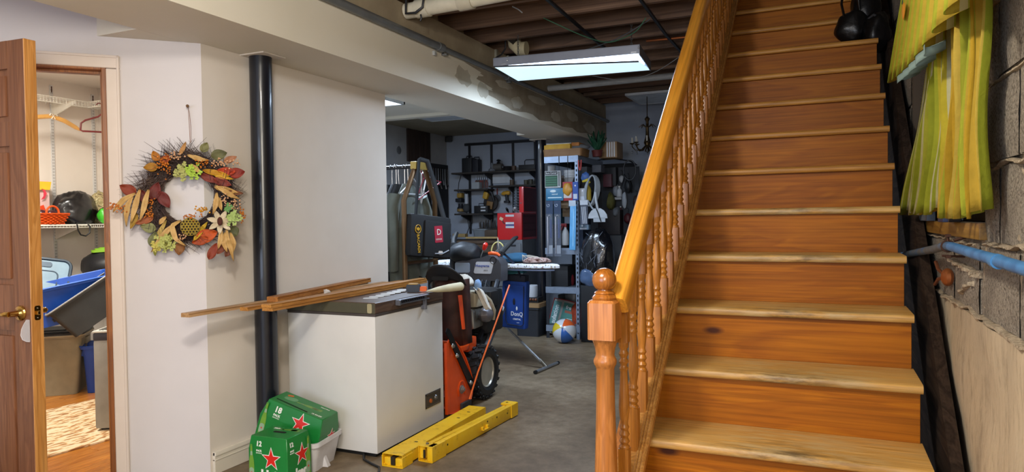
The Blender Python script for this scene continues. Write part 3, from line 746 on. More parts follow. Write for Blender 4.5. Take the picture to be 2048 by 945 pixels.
def wire_shelf(z, lip, label, solid=False):
    t = thing('wire_shelf', label, 'shelf', (-5.65, 3.2, z))
    mb = MB()
    x0, x1, yE = -5.79, -5.5, 4.11
    # run along the side wall and return along the end wall
    for x in (x0, (x0+x1)/2, x1): mb.tube([(x, 1.2, z), (x, yE, z)], .003, 6)
    for y in (3.82, 3.96, yE): mb.tube([(x1, y, z), (-3.2, y, z)], .003, 6)
    mb.tube([(x1, 1.2, z-lip), (x1, 3.82, z-lip)], .0035, 6); mb.tube([(x1, 3.82, z-lip), (-3.2, 3.82, z-lip)], .0035, 6)
    mb.done('shelf_frame', wwire, t)
    mb = MB(); y = 1.2
    while y < 4.1: mb.tube([(x0, y, z+.002), (x1, y, z+.002)] + ([(x1+.002, y, z-lip)] if y < 3.82 else []), .0016, 4); y += .0254
    x = x1+.025
    while x < -3.2: mb.tube([(x, 4.11, z+.002), (x, 3.82, z+.002), (x, 3.818, z-lip)], .0016, 4); x += .0254
    mb.done('shelf_wire', wwire, t)['kind'] = 'stuff'
    for y in (1.9, 2.8, 3.71): MB().poly([(x0-.008, y+s, zz) if k_ == 0 else (x1, y+s, zz) for s in (-.004, .004) for k_, zz in ((0, z-.005), (1, z-.005), (1, z-.03), (0, z-.12))], [(0, 1, 2, 3), (4, 7, 6, 5), (0, 4, 5, 1), (1, 5, 6, 2), (2, 6, 7, 3), (3, 7, 4, 0)]).done('bracket', mat('d8d4c8', .4), t)
    return t
wire_shelf(2.315, .045, 'upper white wire shelf running round the closet walls')
s2 = wire_shelf(1.306, .02, 'lower white wire shelf holding bags and the orange basket')
MB().bx(-5.79, -5.498, 1.2, 4.11, 1.3085, 1.3125).bx(-5.498, -3.2, 3.815, 4.11, 1.3085, 1.3125).bx(-5.5, -5.497, 1.2, 3.815, 1.300, 1.3125).done('shelf_liner', mat('d9d6cc', .5), s2)
# hangers on the upper shelf front rail (hang in planes roughly along the side wall)
def padded():
    t = thing('coat_hanger', 'padded tan fabric coat hanger with white bow hanging from the closet shelf', 'hanger', (-5.50, 3.52, 2.106), R(0))
    mb = MB(); mb.tube([(-.005, -.232, -.005), (0, -.2, .018), (0, -.1, .036), (0, 0, .055), (0, .1, .028), (0, .19, -.012), (0, .23, -.03)], [.008, .017, .018, .019, .018, .016, .007], 12)
    mb.jitter(.003, 40).done('padding', mat('d09a4c', .85, bmp=.4, sheen=.3), t, local=True)
    MB().tube([(0, 0, .06), (0, 0, .11)] + [(0, -.022+.022*math.cos(R(a)), .137+.024*math.sin(R(a))) for a in range(-20, 200, 25)], .0022, 6).done('hook', mat('c9c6bf', .3, .8), t, local=True)
    mb = MB()
    for s in (-1, 1): mb.tube([(.02, 0, .058), (.022, s*.02, .070), (.022, s*.03, .056), (.02, 0, .055), (.02, s*.014, .03)], [.004, .008, .008, .005, .005], 6, flat=.4)
    mb.done('bow', mat('e9e2d0', .7), t, local=True)
padded()
hg = thing('coat_hanger', 'maroon plastic coat hanger at the right of the closet doorway', 'hanger', (-5.33, 3.82, 2.045), R(-32))
MB().tube([(0, -.155, .02), (0, -.15, .075), (0, -.12, .10), (0, -.03, .135), (0, .0, .165), (0, .03, .135), (0, .12, .10), (0, .15, .075), (0, .155, .02), (0, .14, .012), (0, -.14, .012)], .0075, 8, closed=True).done('hanger_frame', mat('6d2a2a', .4), hg, local=True)
MB().tube([(0, 0, .165), (0, .002, .205)] + [(0, -.02+.02*math.cos(R(a)), .225+.02*math.sin(R(a))) for a in range(-10, 200, 30)], .0045, 6).done('hook', mat('6d2a2a', .4), hg, local=True)

# orange woven basket
bk = thing('woven_basket', 'orange woven plastic basket with arched handle on the closet shelf', 'basket', (-5.585, 3.50, 1.3135))
mb = MB(); org_m = mat('cc4a12', .4)
for j in range(7):
    z = 1.3135+.078*(j+.5)/7; w = .088+.022*j/6; l = .105+.03*j/6
    pts = []
    for i in range(40):
        a = 2*PI*i/40; k_ = .0035*(1 if (i+j) % 2 else -1)
        c_, s_ = math.cos(a), math.sin(a); q = 1/max(abs(c_), abs(s_))**.7
        pts.append((-5.585+(w+k_)*c_*q, 3.50+(l+k_)*s_*q, z))
    mb.tube(pts, .0065, 5, closed=True)
mb.done('weave', org_m, bk)
MB().bx(-5.67, -5.5, 3.40, 3.60, 1.3136, 1.318).done('base', org_m, bk)
pts = []
for i in range(41):
    a = 2*PI*i/40; c_, s_ = math.cos(a), math.sin(a); q = 1/max(abs(c_), abs(s_))**.7
    pts.append((-5.585+.114*c_*q, 3.50+.140*s_*q, 1.3955))
MB().tube(pts[:-1], .007, 6, closed=True).done('rim', org_m, bk)
MB().tube([(-5.49, 3.455, 1.392)] + [(-5.49, 3.50+.048*math.cos(R(a)), 1.405+.05*math.sin(R(a))) for a in range(180, -1, -20)] + [(-5.49, 3.545, 1.392)], .008, 8).done('handle', org_m, bk)
MB().sph((-5.57, 3.46, 1.40), (.045, .04, .03)).sph((-5.58, 3.55, 1.40), (.04, .05, .028)).done('purple_ball', mat('3a1c24', .25), None, 'dark purple shiny bundle sitting inside the orange basket', 'bundle', origin=(-5.58, 3.5, 1.375))
# printed gift bag (plain bright print in place of its cartoon)
gb = thing('gift_bag', 'bright printed paper bag in pink, red and yellow behind the basket', 'bag', (-5.68, 3.49, 1.3135))
MB().box((-5.72, 3.49, 1.49), (.10, .22, .35), bev=.006, taper=(.7, 1)).done('bag_body', mat('dcb8b4', .45), gb)
fxb = -5.6635
def blob(name, pts, m, x=fxb, lay=0):
    q = MB().prism(pts, .0015, frame((x+.0006*lay, 3.49, 1.49), (0, 1, 0), (.053, 0, 1)))
    q.done(name, m, gb)
blob('print', [(-.10, .10), (.10, .10), (.11, .165), (-.105, .165)], mat('e8b92e', .5), lay=1)
blob('print', [(-.08, -.03), (-.02, -.05), (.05, -.02), (.07, -.07), (.06, -.10), (.02, -.08), (-.05, -.10), (-.09, -.07)], mat('d9451f', .5), lay=1)
blob('print', [(.03, .02), (.06, .03), (.075, .07), (.06, .10), (.03, .11), (.05, .085), (.05, .05)], mat('d5384f', .5), lay=1)
blob('print', [(-.09, -.12), (-.05, -.11), (-.03, -.15), (-.06, -.17), (-.10, -.16)], mat('2f6fc4', .5), lay=1)
blob('print', [(.0, -.10), (.05, -.12), (.09, -.17), (.04, -.165), (.02, -.13)], mat('4f9e7c', .5), lay=1)
blob('print', [(-.09, .06), (-.02, .085), (.02, .07), (-.03, .05)], mat('9fb24a', .5), lay=1)
# black stuffed bag
def lump(c, r, seed, amp=.16, nu=28, nv=18, flat=None, fold=5):
    mb = MB()
    def fn(p):
        n = noise.noise(p*1.6+V((seed, 0, 0)))*amp + noise.noise(V((p.x*fold, p.y*fold, p.z*2))+V((0, seed, 0)))*amp*.35
        return 1+n
    mb.sph(c, r, nu, nv, fn=fn)
    if flat is not None:
        for v in mb.bm.verts:
            if v.co.z < flat: v.co.z = flat + (v.co.z-flat)*.02
    return mb
black_pl = mat('141416', .28, 0, .2, 6, .3, coat=.3)
lump((-5.62, 3.765, 1.42), (.125, .17, .155), 3.3, .2, 40, 26, flat=1.3135, fold=8).done('bag', black_pl, None, 'shiny black stuffed nylon bag on the closet shelf beside the basket', 'bag', ang=60)
MB().tube([(-5.52, 3.70, 1.318), (-5.492, 3.695, 1.305), (-5.49, 3.70, 1.26), (-5.488, 3.72, 1.225), (-5.488, 3.76, 1.215), (-5.488, 3.795, 1.24), (-5.49, 3.80, 1.29), (-5.492, 3.79, 1.305), (-5.53, 3.78, 1.318)], .006, 6).done('bag_strap', mat('121214', .5), None, 'black cord loop drooping below the lower closet shelf', 'cord')
camo = mottled('camouflage_cloth', [(.38, '5a4f38'), (.46, 'b3a27a'), (.56, '7c7148'), (.66, 'cbbf98')], 26, 3, .85, .3, .004)
lump((-5.63, 3.99, 1.43), (.11, .09, .14), 1.2, .3, 28, 18, flat=1.3135).done('camouflage_bundle', camo, None, 'camouflage cloth bundle piled beside the black bag in the closet', 'bundle', ang=60)
lump((-5.50, 3.955, 1.385), (.07, .07, .07), 6.2, .25, 20, 14, flat=1.3135).done('dark_bundle', mat('2b140e', .6), None, 'dark brown bag end under the camouflage bundle on the closet shelf', 'bag', ang=60)
lump((-5.43, 3.885, 1.38), (.055, .05, .065), 2.1, .2, 20, 14, flat=1.3135).done('green_pouch', mat('3fae2c', .35), None, 'bright green shiny pouch at the right end of the closet shelf', 'pouch', ang=60)

# ---- storage totes
def tub(mb, w, d, h, tw=.86, t=.004, rim=.014, M=None):
    """open tapered container, bottom at z = 0"""
    M = M or Matrix()
    def ring(sx, sy, z, r): return [M @ V((x, y, z)) for x, y in rrect(sx, sy, r, 3)]
    sec = [(w*tw, d*tw, 0, .03), (w*tw, d*tw, .004, .03), (w, d, h-.022, .035), (w+rim*2, d+rim*2, h-.022, .04), (w+rim*2, d+rim*2, h, .04), (w-t*2, d-t*2, h, .034), (w*tw-t*2, d*tw-t*2, .008, .028)]
    rs = [[mb.bm.verts.new(p) for p in ring(*s)] for s in sec]; n = len(rs[0])
    for A, B in zip(rs, rs[1:]):
        for i in range(n): mb.bm.faces.new((A[i], A[(i+1) % n], B[(i+1) % n], B[i]))
    mb.bm.faces.new(rs[0][::-1]); mb.bm.faces.new(rs[-1])
    return mb
def lid(mb, w, d, M=None, h=.03):
    M = M or Matrix()
    mb.prism(rrect(w+.03, d+.03, .045, 4), h*.6, M)
    mb.prism(rrect(w-.02, d-.02, .04, 4), h, M)
    mb.prism(rrect(w*.66, d*.6, .03, 4), h+.006, M)
    return mb
CU = V((.555, .832, 0)); CW = V((-.832, .555, 0))        # across and away, seen through the doorway
def cl_frame(o, tilt=0, yaw=0, lean=0):
    x = CU*math.cos(R(tilt)) + V((0, 0, 1))*math.sin(R(tilt))
    z = V((0, 0, 1))*math.cos(R(tilt)) - CU*math.sin(R(tilt))
    y = z.cross(x)
    m = Matrix((x, y, z)).transposed().to_4x4(); m.translation = V(o)
    return m @ Matrix.Rotation(R(yaw), 4, 'Z') @ Matrix.Rotation(R(lean), 4, 'X')
def tote(label, o, w, d, h, colr, tilt=0, yaw=0, lean=0, rimcol=None, lidcol=None, extra=None, tw=.86):
    M0 = cl_frame(o, tilt, yaw, lean)
    t = thing('storage_tote', label, 'tote', o, rot=M0.to_euler())
    m = mat(colr, .42, bmp=.1)
    tub(MB(), w, d, h, tw).done('tub', m, t, local=True)
    if rimcol: MB().tube([(x, y, h-.003) for x, y in rrect(w+.03, d+.03, .045, 4)], .007, 6, closed=True).done('rim', mat(rimcol, .4), t, local=True)
    for s in (-1, 1): MB().box((s*(w/2+.004), 0, h-.06), (.02, .12, .05), bev=.006).done('handle', m, t, local=True)
    if lidcol: lid(MB(), w, d, Matrix.Translation((0, 0, h))).done('lid', mat(lidcol, .45), t, local=True)
    return t
tote('taupe storage tote on the closet floor with a black lid', (-5.43, 3.34, .031), .62, .36, .45, '857a62', yaw=-12, rimcol='a59a80', lidcol='1a1a1c')
tote('small blue storage tote on the closet floor behind the grey dehumidifier', (-5.09, 3.60, .031), .25, .26, .36, '1c3f8f', yaw=-6, rimcol='24479b', tw=.82)
tote('grey lidded tote standing behind the small blue tote', (-4.98, 3.93, .031), .34, .24, .47, '77787a', yaw=-6, lidcol='66686b')
# blue tote nested in the tilted dark tote, both propped on the lid of the taupe one
dt = tote('dark grey tote lying tilted with a printed label on its side', (-4.93, 3.58, .66), .66, .34, .25, '2f3132', tilt=35, yaw=0, rimcol='8d8f90', tw=.92)
lb = MB().prism(rrect(.10, .10, .004), .0012, Matrix.Translation((.17, -.168, .10)) @ Matrix.Rotation(R(87), 4, 'X')).done('label', mat('c9c9c4', .5), dt, local=True)
MB().prism(rrect(.085, .055, .003), .0012, Matrix.Translation((.17, -.1705, .115)) @ Matrix.Rotation(R(87), 4, 'X')).done('label_picture', mat('4a4440', .5), lb, local=True)
bb = tote('large bright blue tote lying tilted inside the dark tote', (-5.15, 3.38, .60), .62, .34, .29, '1f4fae', tilt=11, yaw=0, lean=4, rimcol='2a60c4', tw=.70)
# translucent lid standing in the blue tote
M0 = cl_frame((-5.40, 3.25, .83), -10, 0, 66)
ld = thing('tote_lid', 'translucent grey-blue tote lid standing in the large blue tote', 'lid', (-5.40, 3.25, .83), rot=M0.to_euler())
MB().prism(rrect(.50, .36, .06, 5), .018, Matrix.Translation((0, .08, 0))).done('panel', mat('7b95a6', .35), ld, local=True)
MB().tube([(x, y+.08, .020) for x, y in rrect(.48, .34, .055, 5)], .012, 6, closed=True).done('rim', mat('2c3d4c', .4), ld, local=True)
MB().tube([(x, y+.06, .019) for x, y in rrect(.33, .19, .04, 5)], .005, 6, closed=True).done('rib', mat('33485a', .4), ld, local=True)
MB().prism(rrect(.13, .04, .015), .006, Matrix.Translation((.05, .205, .018))).done('latch', mat('3b5164', .4), ld, local=True)
lump((-5.42, 3.86, .96), (.20, .14, .13), 7.7, .12, 24, 16).done('dark_bag', mat('1b1c1f', .45), None, 'dark bag piled behind the blue tote in the closet corner', 'bag', ang=60)
lid(MB(), .24, .18, cl_frame((-5.42, 3.92, 1.085), 3)).done('green_lid', mat('7fae2b', .45), None, 'lime green flat tray on top of the dark bag', 'tray').name = 'green_tray'
# dehumidifier
dh = thing('dehumidifier', 'grey upright dehumidifier standing on the rug at the closet doorway', 'dehumidifier', (-4.01, 3.0, .0405), R(33))
gry = mat('8b8880', .4, bmp=.05)
MB().box((.0, .0, .285), (.30, .26, .55), bev=.02).done('housing', gry, dh, local=True)
MB().box((0, 0, .577), (.30, .26, .05), bev=.012).done('top_band', mat('33343a', .45), dh, local=True)
MB().box((0, 0, .608), (.305, .265, .012), bev=.005).done('top_rim', mat('b9b6ac', .4), dh, local=True)
mb = MB()
for i in range(14): mb.box((-.12+.018*i, 0, .616), (.007, .2, .006))
mb.done('grille', mat('5f5e5a', .5), dh, local=True)['kind'] = 'stuff'
MB().prism(rrect(.05, .02, .008), .003, frame((.04, -.130, .46), (1, 0, 0), (0, 0, 1))).done('badge', mat('65645f', .5), dh, local=True)
for s in (-.1, .1): MB().box((s, -.0, .006), (.05, .2, .012)).done('foot', mat('1c1c1c', .6), dh, local=True)
# patterned rug
rg = mottled('leaf_pattern_rug', [(.40, '9a6e48'), (.455, 'c39a68'), (.50, 'd9c3a0'), (.75, 'decbb0')], 17, 2, .95, .5, .006, stretch=(2.2, .7, 1), fine=[(.3, 'd0c0a8'), (.7, 'ffffff')], fine_scale=90, fine_f=.5)
r_ = MB().prism([(-.52, -.78), (.52, -.78), (.52, .78), (-.52, .78)], .009, Matrix.Translation((-4.36, 2.78, .0308)) @ Matrix.Rotation(R(-6), 4, 'Z')).done('area_rug', rg, None, 'cream and rust leaf-patterned rug on the closet boards', 'rug')
# ================================================================== WREATH
WC = V((-2.937, 2.56, 1.435))
wr = thing('autumn_wreath', 'autumn twig wreath with rust leaves, corn husks and berries hanging on the white wall', 'wreath', WC + V((0, 0, -.30)), R(45))
Mw = Matrix.Translation(WC) @ Matrix.Rotation(R(45), 4, 'Z')      # local x along wall, -y towards the room, z up
rw = random.Random(21)
def wp(px, py, d=.05): return Mw @ V(((px/2.779+220-378)*.00231, -d, -(py/2.779+190-393)*.00254))
mb = MB()
for i in range(1500):
    a = rw.uniform(0, 2*PI); r = rw.uniform(.115, .215)
    # bushier, longer tips at the upper left
    tip = 1.0 if (1.2 < a < 3.4) else .55
    d0 = rw.uniform(.02, .075)
    p0 = V((r*math.cos(a), -d0, r*math.sin(a)*1.05))
    out = rw.uniform(-.1, .8)*tip; tang = rw.choice((-1, 1, 1))
    dv = V((math.cos(a)*out - math.sin(a)*tang, rw.uniform(-.35, .15), math.sin(a)*out + math.cos(a)*tang)).normalized()
    L = rw.uniform(.05, .13)
    p1 = p0 + dv*L*.5 + V((rw.uniform(-.01, .01), 0, rw.uniform(-.01, .01))); p2 = p1 + (dv + V((math.cos(a), 0, math.sin(a)))*.5*tip).normalized()*L*.55
    for p in (p1, p2):
        p.y = min(p.y, -.008)
        rr_ = math.hypot(p.x, p.z)
        if rr_ < .112: p.x *= .112/max(rr_, .01); p.z *= .112/max(rr_, .01)
    th = rw.uniform(.0008, .0018)
    mb.tube([Mw @ p0, Mw @ p1, Mw @ p2], [th, th*.8, th*.35], 3, caps=False)
for i in range(26):
    ph = rw.uniform(0, 2*PI); rr0 = rw.uniform(.12, .20)
    pts = []
    for j in range(24):
        a = 2*PI*j/24; rr_ = rr0*(1+.04*math.sin(3*a+ph)); pts.append(Mw @ V((rr_*math.cos(a), -.035-.025*math.sin(2*a+ph), rr_*1.06*math.sin(a))))
    mb.tube(pts, rw.uniform(.0015, .0028), 4, closed=True)
tw = mb.done('twig', mottled('twig_bark', [(.3, '2c2026'), (.6, '4a3a34'), (.8, '6a5546')], 9, 3, .9, 0), wr); tw['kind'] = 'stuff'
LM = {}
def leafmat(c, c2=None):
    if c not in LM:
        LM[c] = mottled('leaf_'+c, [(.3, c2 or c), (.7, c)], 22, 4, .6, .25, .003)
    return LM[c]
def leaf(px, py, ln, wd, ang_, colr, c2=None, d=.085, cup=.25, curl=.2, name='leaf', jag=0, label=None):
    """blade centred on crop pixel (px, py); ang_ degrees of its tip, counter-clockwise from right"""
    c = wp(px, py, d); sx = .00088
    L = ln*sx; W_ = wd*sx; a = R(ang_)
    X = (Mw.to_3x3() @ V((math.cos(a), 0, math.sin(a)))); N = Mw.to_3x3() @ V((0, -1, 0)); Yv = N.cross(X)
    ph = rw.uniform(-.3, .3)
    def P(u, v):
        t = u; w_ = W_/2*(math.sin(PI*min(1, t**.8))**.75)*(1+jag*math.sin(t*22))
        s = 2*v-1
        lift = -cup*W_*.5*(1-abs(s))*1 + curl*L*(t-.5)**2*1.6 + .05*L*math.sin(t*7+ph*9)*s
        return c + X*(L*(t-.5)) + Yv*(w_*s) + N*(lift + ph*L*.3*(t-.5))
    return MB().grid(P, 10, 4).done(name, leafmat(colr, c2), wr, solid=.0008, label=label)
for a in [(125, 525, 95, 62, 150, '8a3a22', '6e2a1a'), (265, 532, 105, 62, 70, '6e2a22', '4f1d1a'), (312, 578, 105, 62, 300, '74302a', '551f1c'), (205, 560, 80, 50, 110, '6a2822', '4a1a18'),
          (272, 345, 62, 44, 110, 'b5741f', '8f5414'), (322, 362, 62, 44, 40, 'b0541a', '8a3c12'), (246, 404, 74, 50, 185, 'b07a20', '7f5516'), (420, 300, 80, 24, 65, 'b98a52', '9a6c38'),
          (538, 292, 62, 48, 60, '7d7a4c', '5d5a34'), (617, 330, 90, 62, 15, '6e6c44', '4e4d30'), (680, 355, 78, 40, 25, 'b07c5a', '8f5d40'), (655, 420, 100, 44, 175, 'b8421c', '8f2c16'), (716, 430, 88, 62, 10, '8f3020', '6f2218'),
          (600, 432, 150, 34, -12, 'c79224', '9a6a18'), (560, 462, 105, 44, -25, '7c3326', '5c221b'), (632, 482, 105, 50, -20, '80352a', '5d241d'), (655, 525, 135, 34, -14, 'c39a5c', 'a07a40'), (700, 540, 95, 30, -5, '7d4a2a', '5a321c'), (640, 455, 110, 20, -12, 'd0a02c', 'a87a1c'),
          (225, 727, 82, 56, 165, '8a8a5a', '6a6a40'), (252, 790, 88, 56, 75, '77794c', '585a38'), (505, 750, 130, 30, 55, 'c9a42a', '9a7a1c'), (540, 775, 120, 78, 20, 'c4561c', '9a3c14'), (570, 862, 105, 48, 65, '8a3a22', '66281a'), (620, 850, 78, 40, 230, '7a3c26', '5a2a1a'),
          (387, 845, 72, 56, 265, '8b5a2e', '6a421e'), (693, 755, 62, 56, 290, '5d5e38', '44462a'), (655, 870, 60, 40, 240, '6e3a24', '4f2818'), (500, 800, 90, 60, 200, 'a9481c', '843414'), (205, 690, 100, 40, 200, 'a05a34', '7c4224'),
          (290, 742, 130, 24, 60, 'bfa45c', '9a8040'), (150, 690, 95, 34, 250, 'b08a34', '8a6a24')]:
    leaf(*a)
for px, py in ((275, 820), (300, 790), (320, 830), (340, 760), (255, 845), (330, 800)):
    leaf(px, py, 74, 26, rw.uniform(200, 300), 'a3a04c', '84823a', d=.075)
# husk ribbons
def husk(pts, w_=.013, c='c9a468'):
    P = [wp(*p) for p in pts]; N = Mw.to_3x3() @ V((0, -1, 0)); n = len(P)
    def F(u, v):
        i = min(int(u*(n-1)), n-2); f = u*(n-1)-i; p = P[i].lerp(P[i+1], f); t = (P[i+1]-P[i]).normalized()
        return p + N.cross(t)*(w_*(2*v-1)*math.sin(PI*(.12+.85*u))) + N*(.006*abs(2*v-1)+.004*math.sin(u*9))
    MB().grid(F, 14, 2).done('corn_husk', leafmat(c, 'a8824a'), wr, solid=.0007)
for p in ([(165, 545, .09), (110, 575, .11), (70, 615, .10), (45, 645, .08)], [(190, 525, .1), (175, 580, .12), (155, 650, .12), (140, 700, .1)], [(235, 525, .1), (220, 580, .12), (205, 640, .12), (185, 690, .1)], [(150, 560, .1), (125, 610, .11), (115, 660, .1), (110, 720, .07)],
          [(600, 540, .09), (598, 580, .11), (590, 620, .11), (575, 660, .09)], [(600, 560, .09), (615, 600, .1), (625, 640, .08)], [(440, 335, .08), (480, 350, .11), (520, 360, .1), (560, 362, .08)], [(455, 385, .08), (490, 410, .11), (515, 440, .09)],
          [(400, 690, .07), (350, 720, .1), (370, 790, .11), (425, 830, .09)], [(380, 700, .07), (330, 740, .1), (280, 800, .1), (235, 860, .07)], [(620, 740, .08), (615, 800, .11), (600, 850, .09)], [(650, 740, .08), (655, 800, .12), (672, 850, .11), (685, 920, .08)], [(670, 760, .08), (690, 820, .11), (680, 880, .08)], [(640, 760, .08), (635, 820, .11), (650, 870, .09)],
          [(590, 500, .08), (640, 530, .11), (690, 560, .1), (730, 575, .07)], [(320, 670, .08), (300, 690, .1), (285, 712, .09)]):
    husk(p)
# berries in clusters
bm_ = mat('b8681c', .35, var=.35, scale=60); bm2 = mat('c89a74', .4, var=.3, scale=60)
def berries(cx, cy, sx_, sy_, n, m):
    mb = MB()
    for i in range(n):
        p = wp(cx+rw.gauss(0, sx_), cy+rw.gauss(0, sy_), .085+rw.uniform(0, .03)); mb.sph(p, rw.uniform(.0032, .0048), 6, 5)
    mb.done('berry', m, wr)['kind'] = 'stuff'
for a in ((320, 395, 22, 26, 55, bm_), (385, 342, 26, 10, 24, bm2), (640, 378, 45, 12, 46, bm2), (228, 655, 16, 14, 26, bm_), (60, 620, 26, 10, 30, bm_), (240, 590, 12, 12, 14, bm_), (520, 633, 26, 9, 34, mat('c98a1e', .35, var=.3, scale=60)), (465, 670, 34, 10, 26, bm_), (640, 570, 14, 20, 22, bm2), (690, 600, 18, 16, 22, bm2), (740, 660, 8, 26, 24, bm_), (405, 785, 14, 10, 14, bm2), (535, 392, 20, 12, 14, bm_), (110, 630, 16, 9, 14, bm_), (505, 375, 14, 9, 10, bm_)):
    berries(*a)
# hydrangea heads
def florets(cx, cy, r, n, c):
    mb = MB()
    for i in range(n):
        p = wp(cx+rw.gauss(0, r*.5), cy+rw.gauss(0, r*.5), .085+rw.uniform(0, .035)); s = rw.uniform(.007, .011)
        for q in range(4):
            a = q*PI/2+rw.uniform(0, 1); X = Mw.to_3x3() @ V((math.cos(a), rw.uniform(-.4, .1), math.sin(a))); Y = Mw.to_3x3() @ V((-math.sin(a), 0, math.cos(a)))
            mb.poly([p, p+X*s*.7+Y*s*.55, p+X*s*1.3, p+X*s*.7-Y*s*.55], [(0, 1, 2, 3)])
    mb.done('hydrangea', leafmat(c), wr)['kind'] = 'stuff'
florets(415, 425, 42, 40, 'a0a05a'); florets(465, 425, 34, 34, '9cb83a'); florets(690, 680, 36, 40, '9aae62'); florets(310, 800, 44, 34, 'a5a85a'); florets(665, 625, 18, 12, '5f8a4a'); florets(275, 830, 26, 18, 'b5a94e')
# cream flower with dark cone
for k_ in range(7):
    a = k_*360/7+10; leaf(615+42*math.cos(R(a)), 700-38*math.sin(R(a)), 66, 30, a, 'd2c3a6', 'b09c7c', d=.1, name='petal')
MB().sph(wp(615, 698, .125), (.014, .012, .022), 10, 8).done('cone', mat('4f2418', .7, bmp=.8, scale=60), wr)
# lotus pod: dome with open cells
mb = MB(); cen = wp(450, 725, .09); N = Mw.to_3x3() @ V((0, -1, 0)); UX = Mw.to_3x3() @ V((1, 0, 0)); UZ = V((0, 0, 1))
pr = .046
mb.lathe([(.02, -.03), (.04, -.012), (pr, .004), (pr*.98, .010), (.001, .016)], 22, frame(cen, UX, UZ) if UX.cross(UZ).dot(N) > 0 else frame(cen, -UX, UZ))
mb.done('lotus_pod', mat('7d6a2a', .7), wr)
mb = MB(); mb2 = MB()
for i in range(-3, 4):
    for j in range(-3, 4):
        x = .0145*(i+.5*(j % 2)); z = .0126*j
        if math.hypot(x, z) < pr*.9:
            h = .0115+.005*(1-(math.hypot(x, z)/pr)); p = cen+UX*x+UZ*z+N*h
            mb.tube([p+UX*.0066*math.cos(R(60*q+30))+UZ*.0066*math.sin(R(60*q+30)) for q in range(6)], .0013, 4, closed=True)
            mb2.sph(p-N*.001, (.0052, .0052, .0052), 6, 4)
mb.done('pod_cell', mat('b39a3c', .6), wr); mb2.done('pod_seed', mat('2a1c10', .8), wr)['kind'] = 'stuff'
# loop and nail
hk = wp((378-220)*2.779+6, (212-190)*2.779, .012)
MB().tube([wp(455, 260, .03), wp(452, 170, .02), wp(448, 90, .016), hk, wp(454, 92, .016), wp(460, 175, .02), wp(460, 262, .03)], .0011, 5).done('hanging_cord', mat('8a5a34', .8), wr)
MB().cyl(hk+N*.02, hk-N*.005-N*.006, .003, None, 8).sph(hk+N*.02, .008, 8, 6).done('nail', mat('8c6a4a', .4, .7), wr)
# ================================================================== BEER CARTONS AND BIN
green = mottled('green_carton', [(.3, '10702c'), (.7, '188038')], 3, 3, .38, .04, .002, spec=.5)
redm = mat('d2261c', .4, var=.05); whitep = mat('e8e6e0', .5, var=.03); bott = mat('6f9a3a', .3); bott2 = mat('8fa98c', .4)
def carton(root, w, d, h, ti, sh, faces, slot=True):
    """shouldered carton: straight body to sh, then leaning in by ti to the top"""
    mb = MB()
    A = [(-w/2, -d/2), (w/2, -d/2), (w/2, d/2), (-w/2, d/2)]
    lv = [(0, 0), (0, sh), (ti, h)]
    vs = [((abs(x)-t)*(1 if x > 0 else -1), (abs(y)-t)*(1 if y > 0 else -1), z) for t, z in lv for x, y in A]
    fs = [(3, 2, 1, 0), (8, 9, 10, 11)] + [(4*k+i, 4*k+(i+1) % 4, 4*k+4+(i+1) % 4, 4*k+4+i) for k in (0, 1) for i in range(4)]
    mb.poly(vs, fs)
    es = [e for e in mb.bm.edges]
    bmesh.ops.bevel(mb.bm, geom=es, offset=.003, segments=1, affect='EDGES')
    return mb.done('carton_body', green, root, local=True)
def bottle_print(M, s, root, lay=.0010):
    p = [(-.011, 0), (.011, 0), (.012, .004), (.012, .065), (.0105, .085), (.006, .105), (.0045, .118), (.0048, .142), (-.0048, .142), (-.0045, .118), (-.006, .105), (-.0105, .085), (-.012, .065), (-.012, .004)]
    b = MB().prism([(x*s, y*s) for x, y in p], lay, M).done('bottle_print', bott, root, local=True)
    MB().prism([(x*s, y*s+.036*s) for x, y in rrect(.0225, .042, .010)], lay+.0004, M).done('bottle_label', bott2, b, local=True)
    MB().prism([(x*s, y*s+.112*s) for x, y in rrect(.0098, .016, .003)], lay+.0004, M).done('neck_label', bott2, b, local=True)
    MB().prism([(x*s, y*s+.038*s) for x, y in star(.0055)], lay+.0008, M).done('label_star', redm, b, local=True)
    MB().prism([(x*s, y*s+.1445*s) for x, y in rrect(.011, .007, .002)], lay+.0003, M).done('bottle_cap', mat('4f8f3a', .4), b, local=True)
def star_print(M, r, root):
    s = MB().prism(star(r*1.16, r*.47), .0010, M).done('star_outline', whitep, root, local=True)
    MB().prism(star(r), .0016, M).done('red_star', redm, s, local=True)
def txt(s, size, M, root, m=None, **k): 
    o = text(s, size, root.matrix_basis @ M, m or whitep, root, **k); return o
# 12 pack
c12 = thing('beer_carton', 'smaller green twelve-pack beer carton with red stars at the bottom edge of the photo', 'carton', (-2.485, 2.68, .001), R(3), group=None)
w, d, h, ti, sh = .235, .185, .25, .010, .185
carton(c12, w, d, h, ti, sh, None)
la = math.atan2(ti, h-sh)
FM = lambda x, z: frame((x, -d/2-.0002, z), (1, 0, 0), (0, 0, 1))
FU = lambda x, z: frame((x, -d/2+(z-sh)*ti/(h-sh)-.0003, z), (1, 0, 0), (0, math.sin(la), math.cos(la)))
SM = lambda y, z: frame((w/2+.0002, y, z), (0, 1, 0), (0, 0, 1))
star_print(FM(.022, .145), .052, c12)
star_print(SM(.018, .150), .050, c12)
txt('12', .034, FU(-.055, .212) , c12, bold=.0012); txt('PACK', .013, FM(-.052, .180), c12, bold=.0004); txt('IMPORTED', .0075, FM(-.052, .168), c12)
txt('12', .030, frame((w/2-.004, -.055, .212), (0, 1, 0), (-math.sin(la), 0, math.cos(la))), c12, bold=.001); txt('PACK', .011, SM(-.055, .183), c12, bold=.0004); txt('IMPORTED', .0065, SM(-.055, .172), c12)
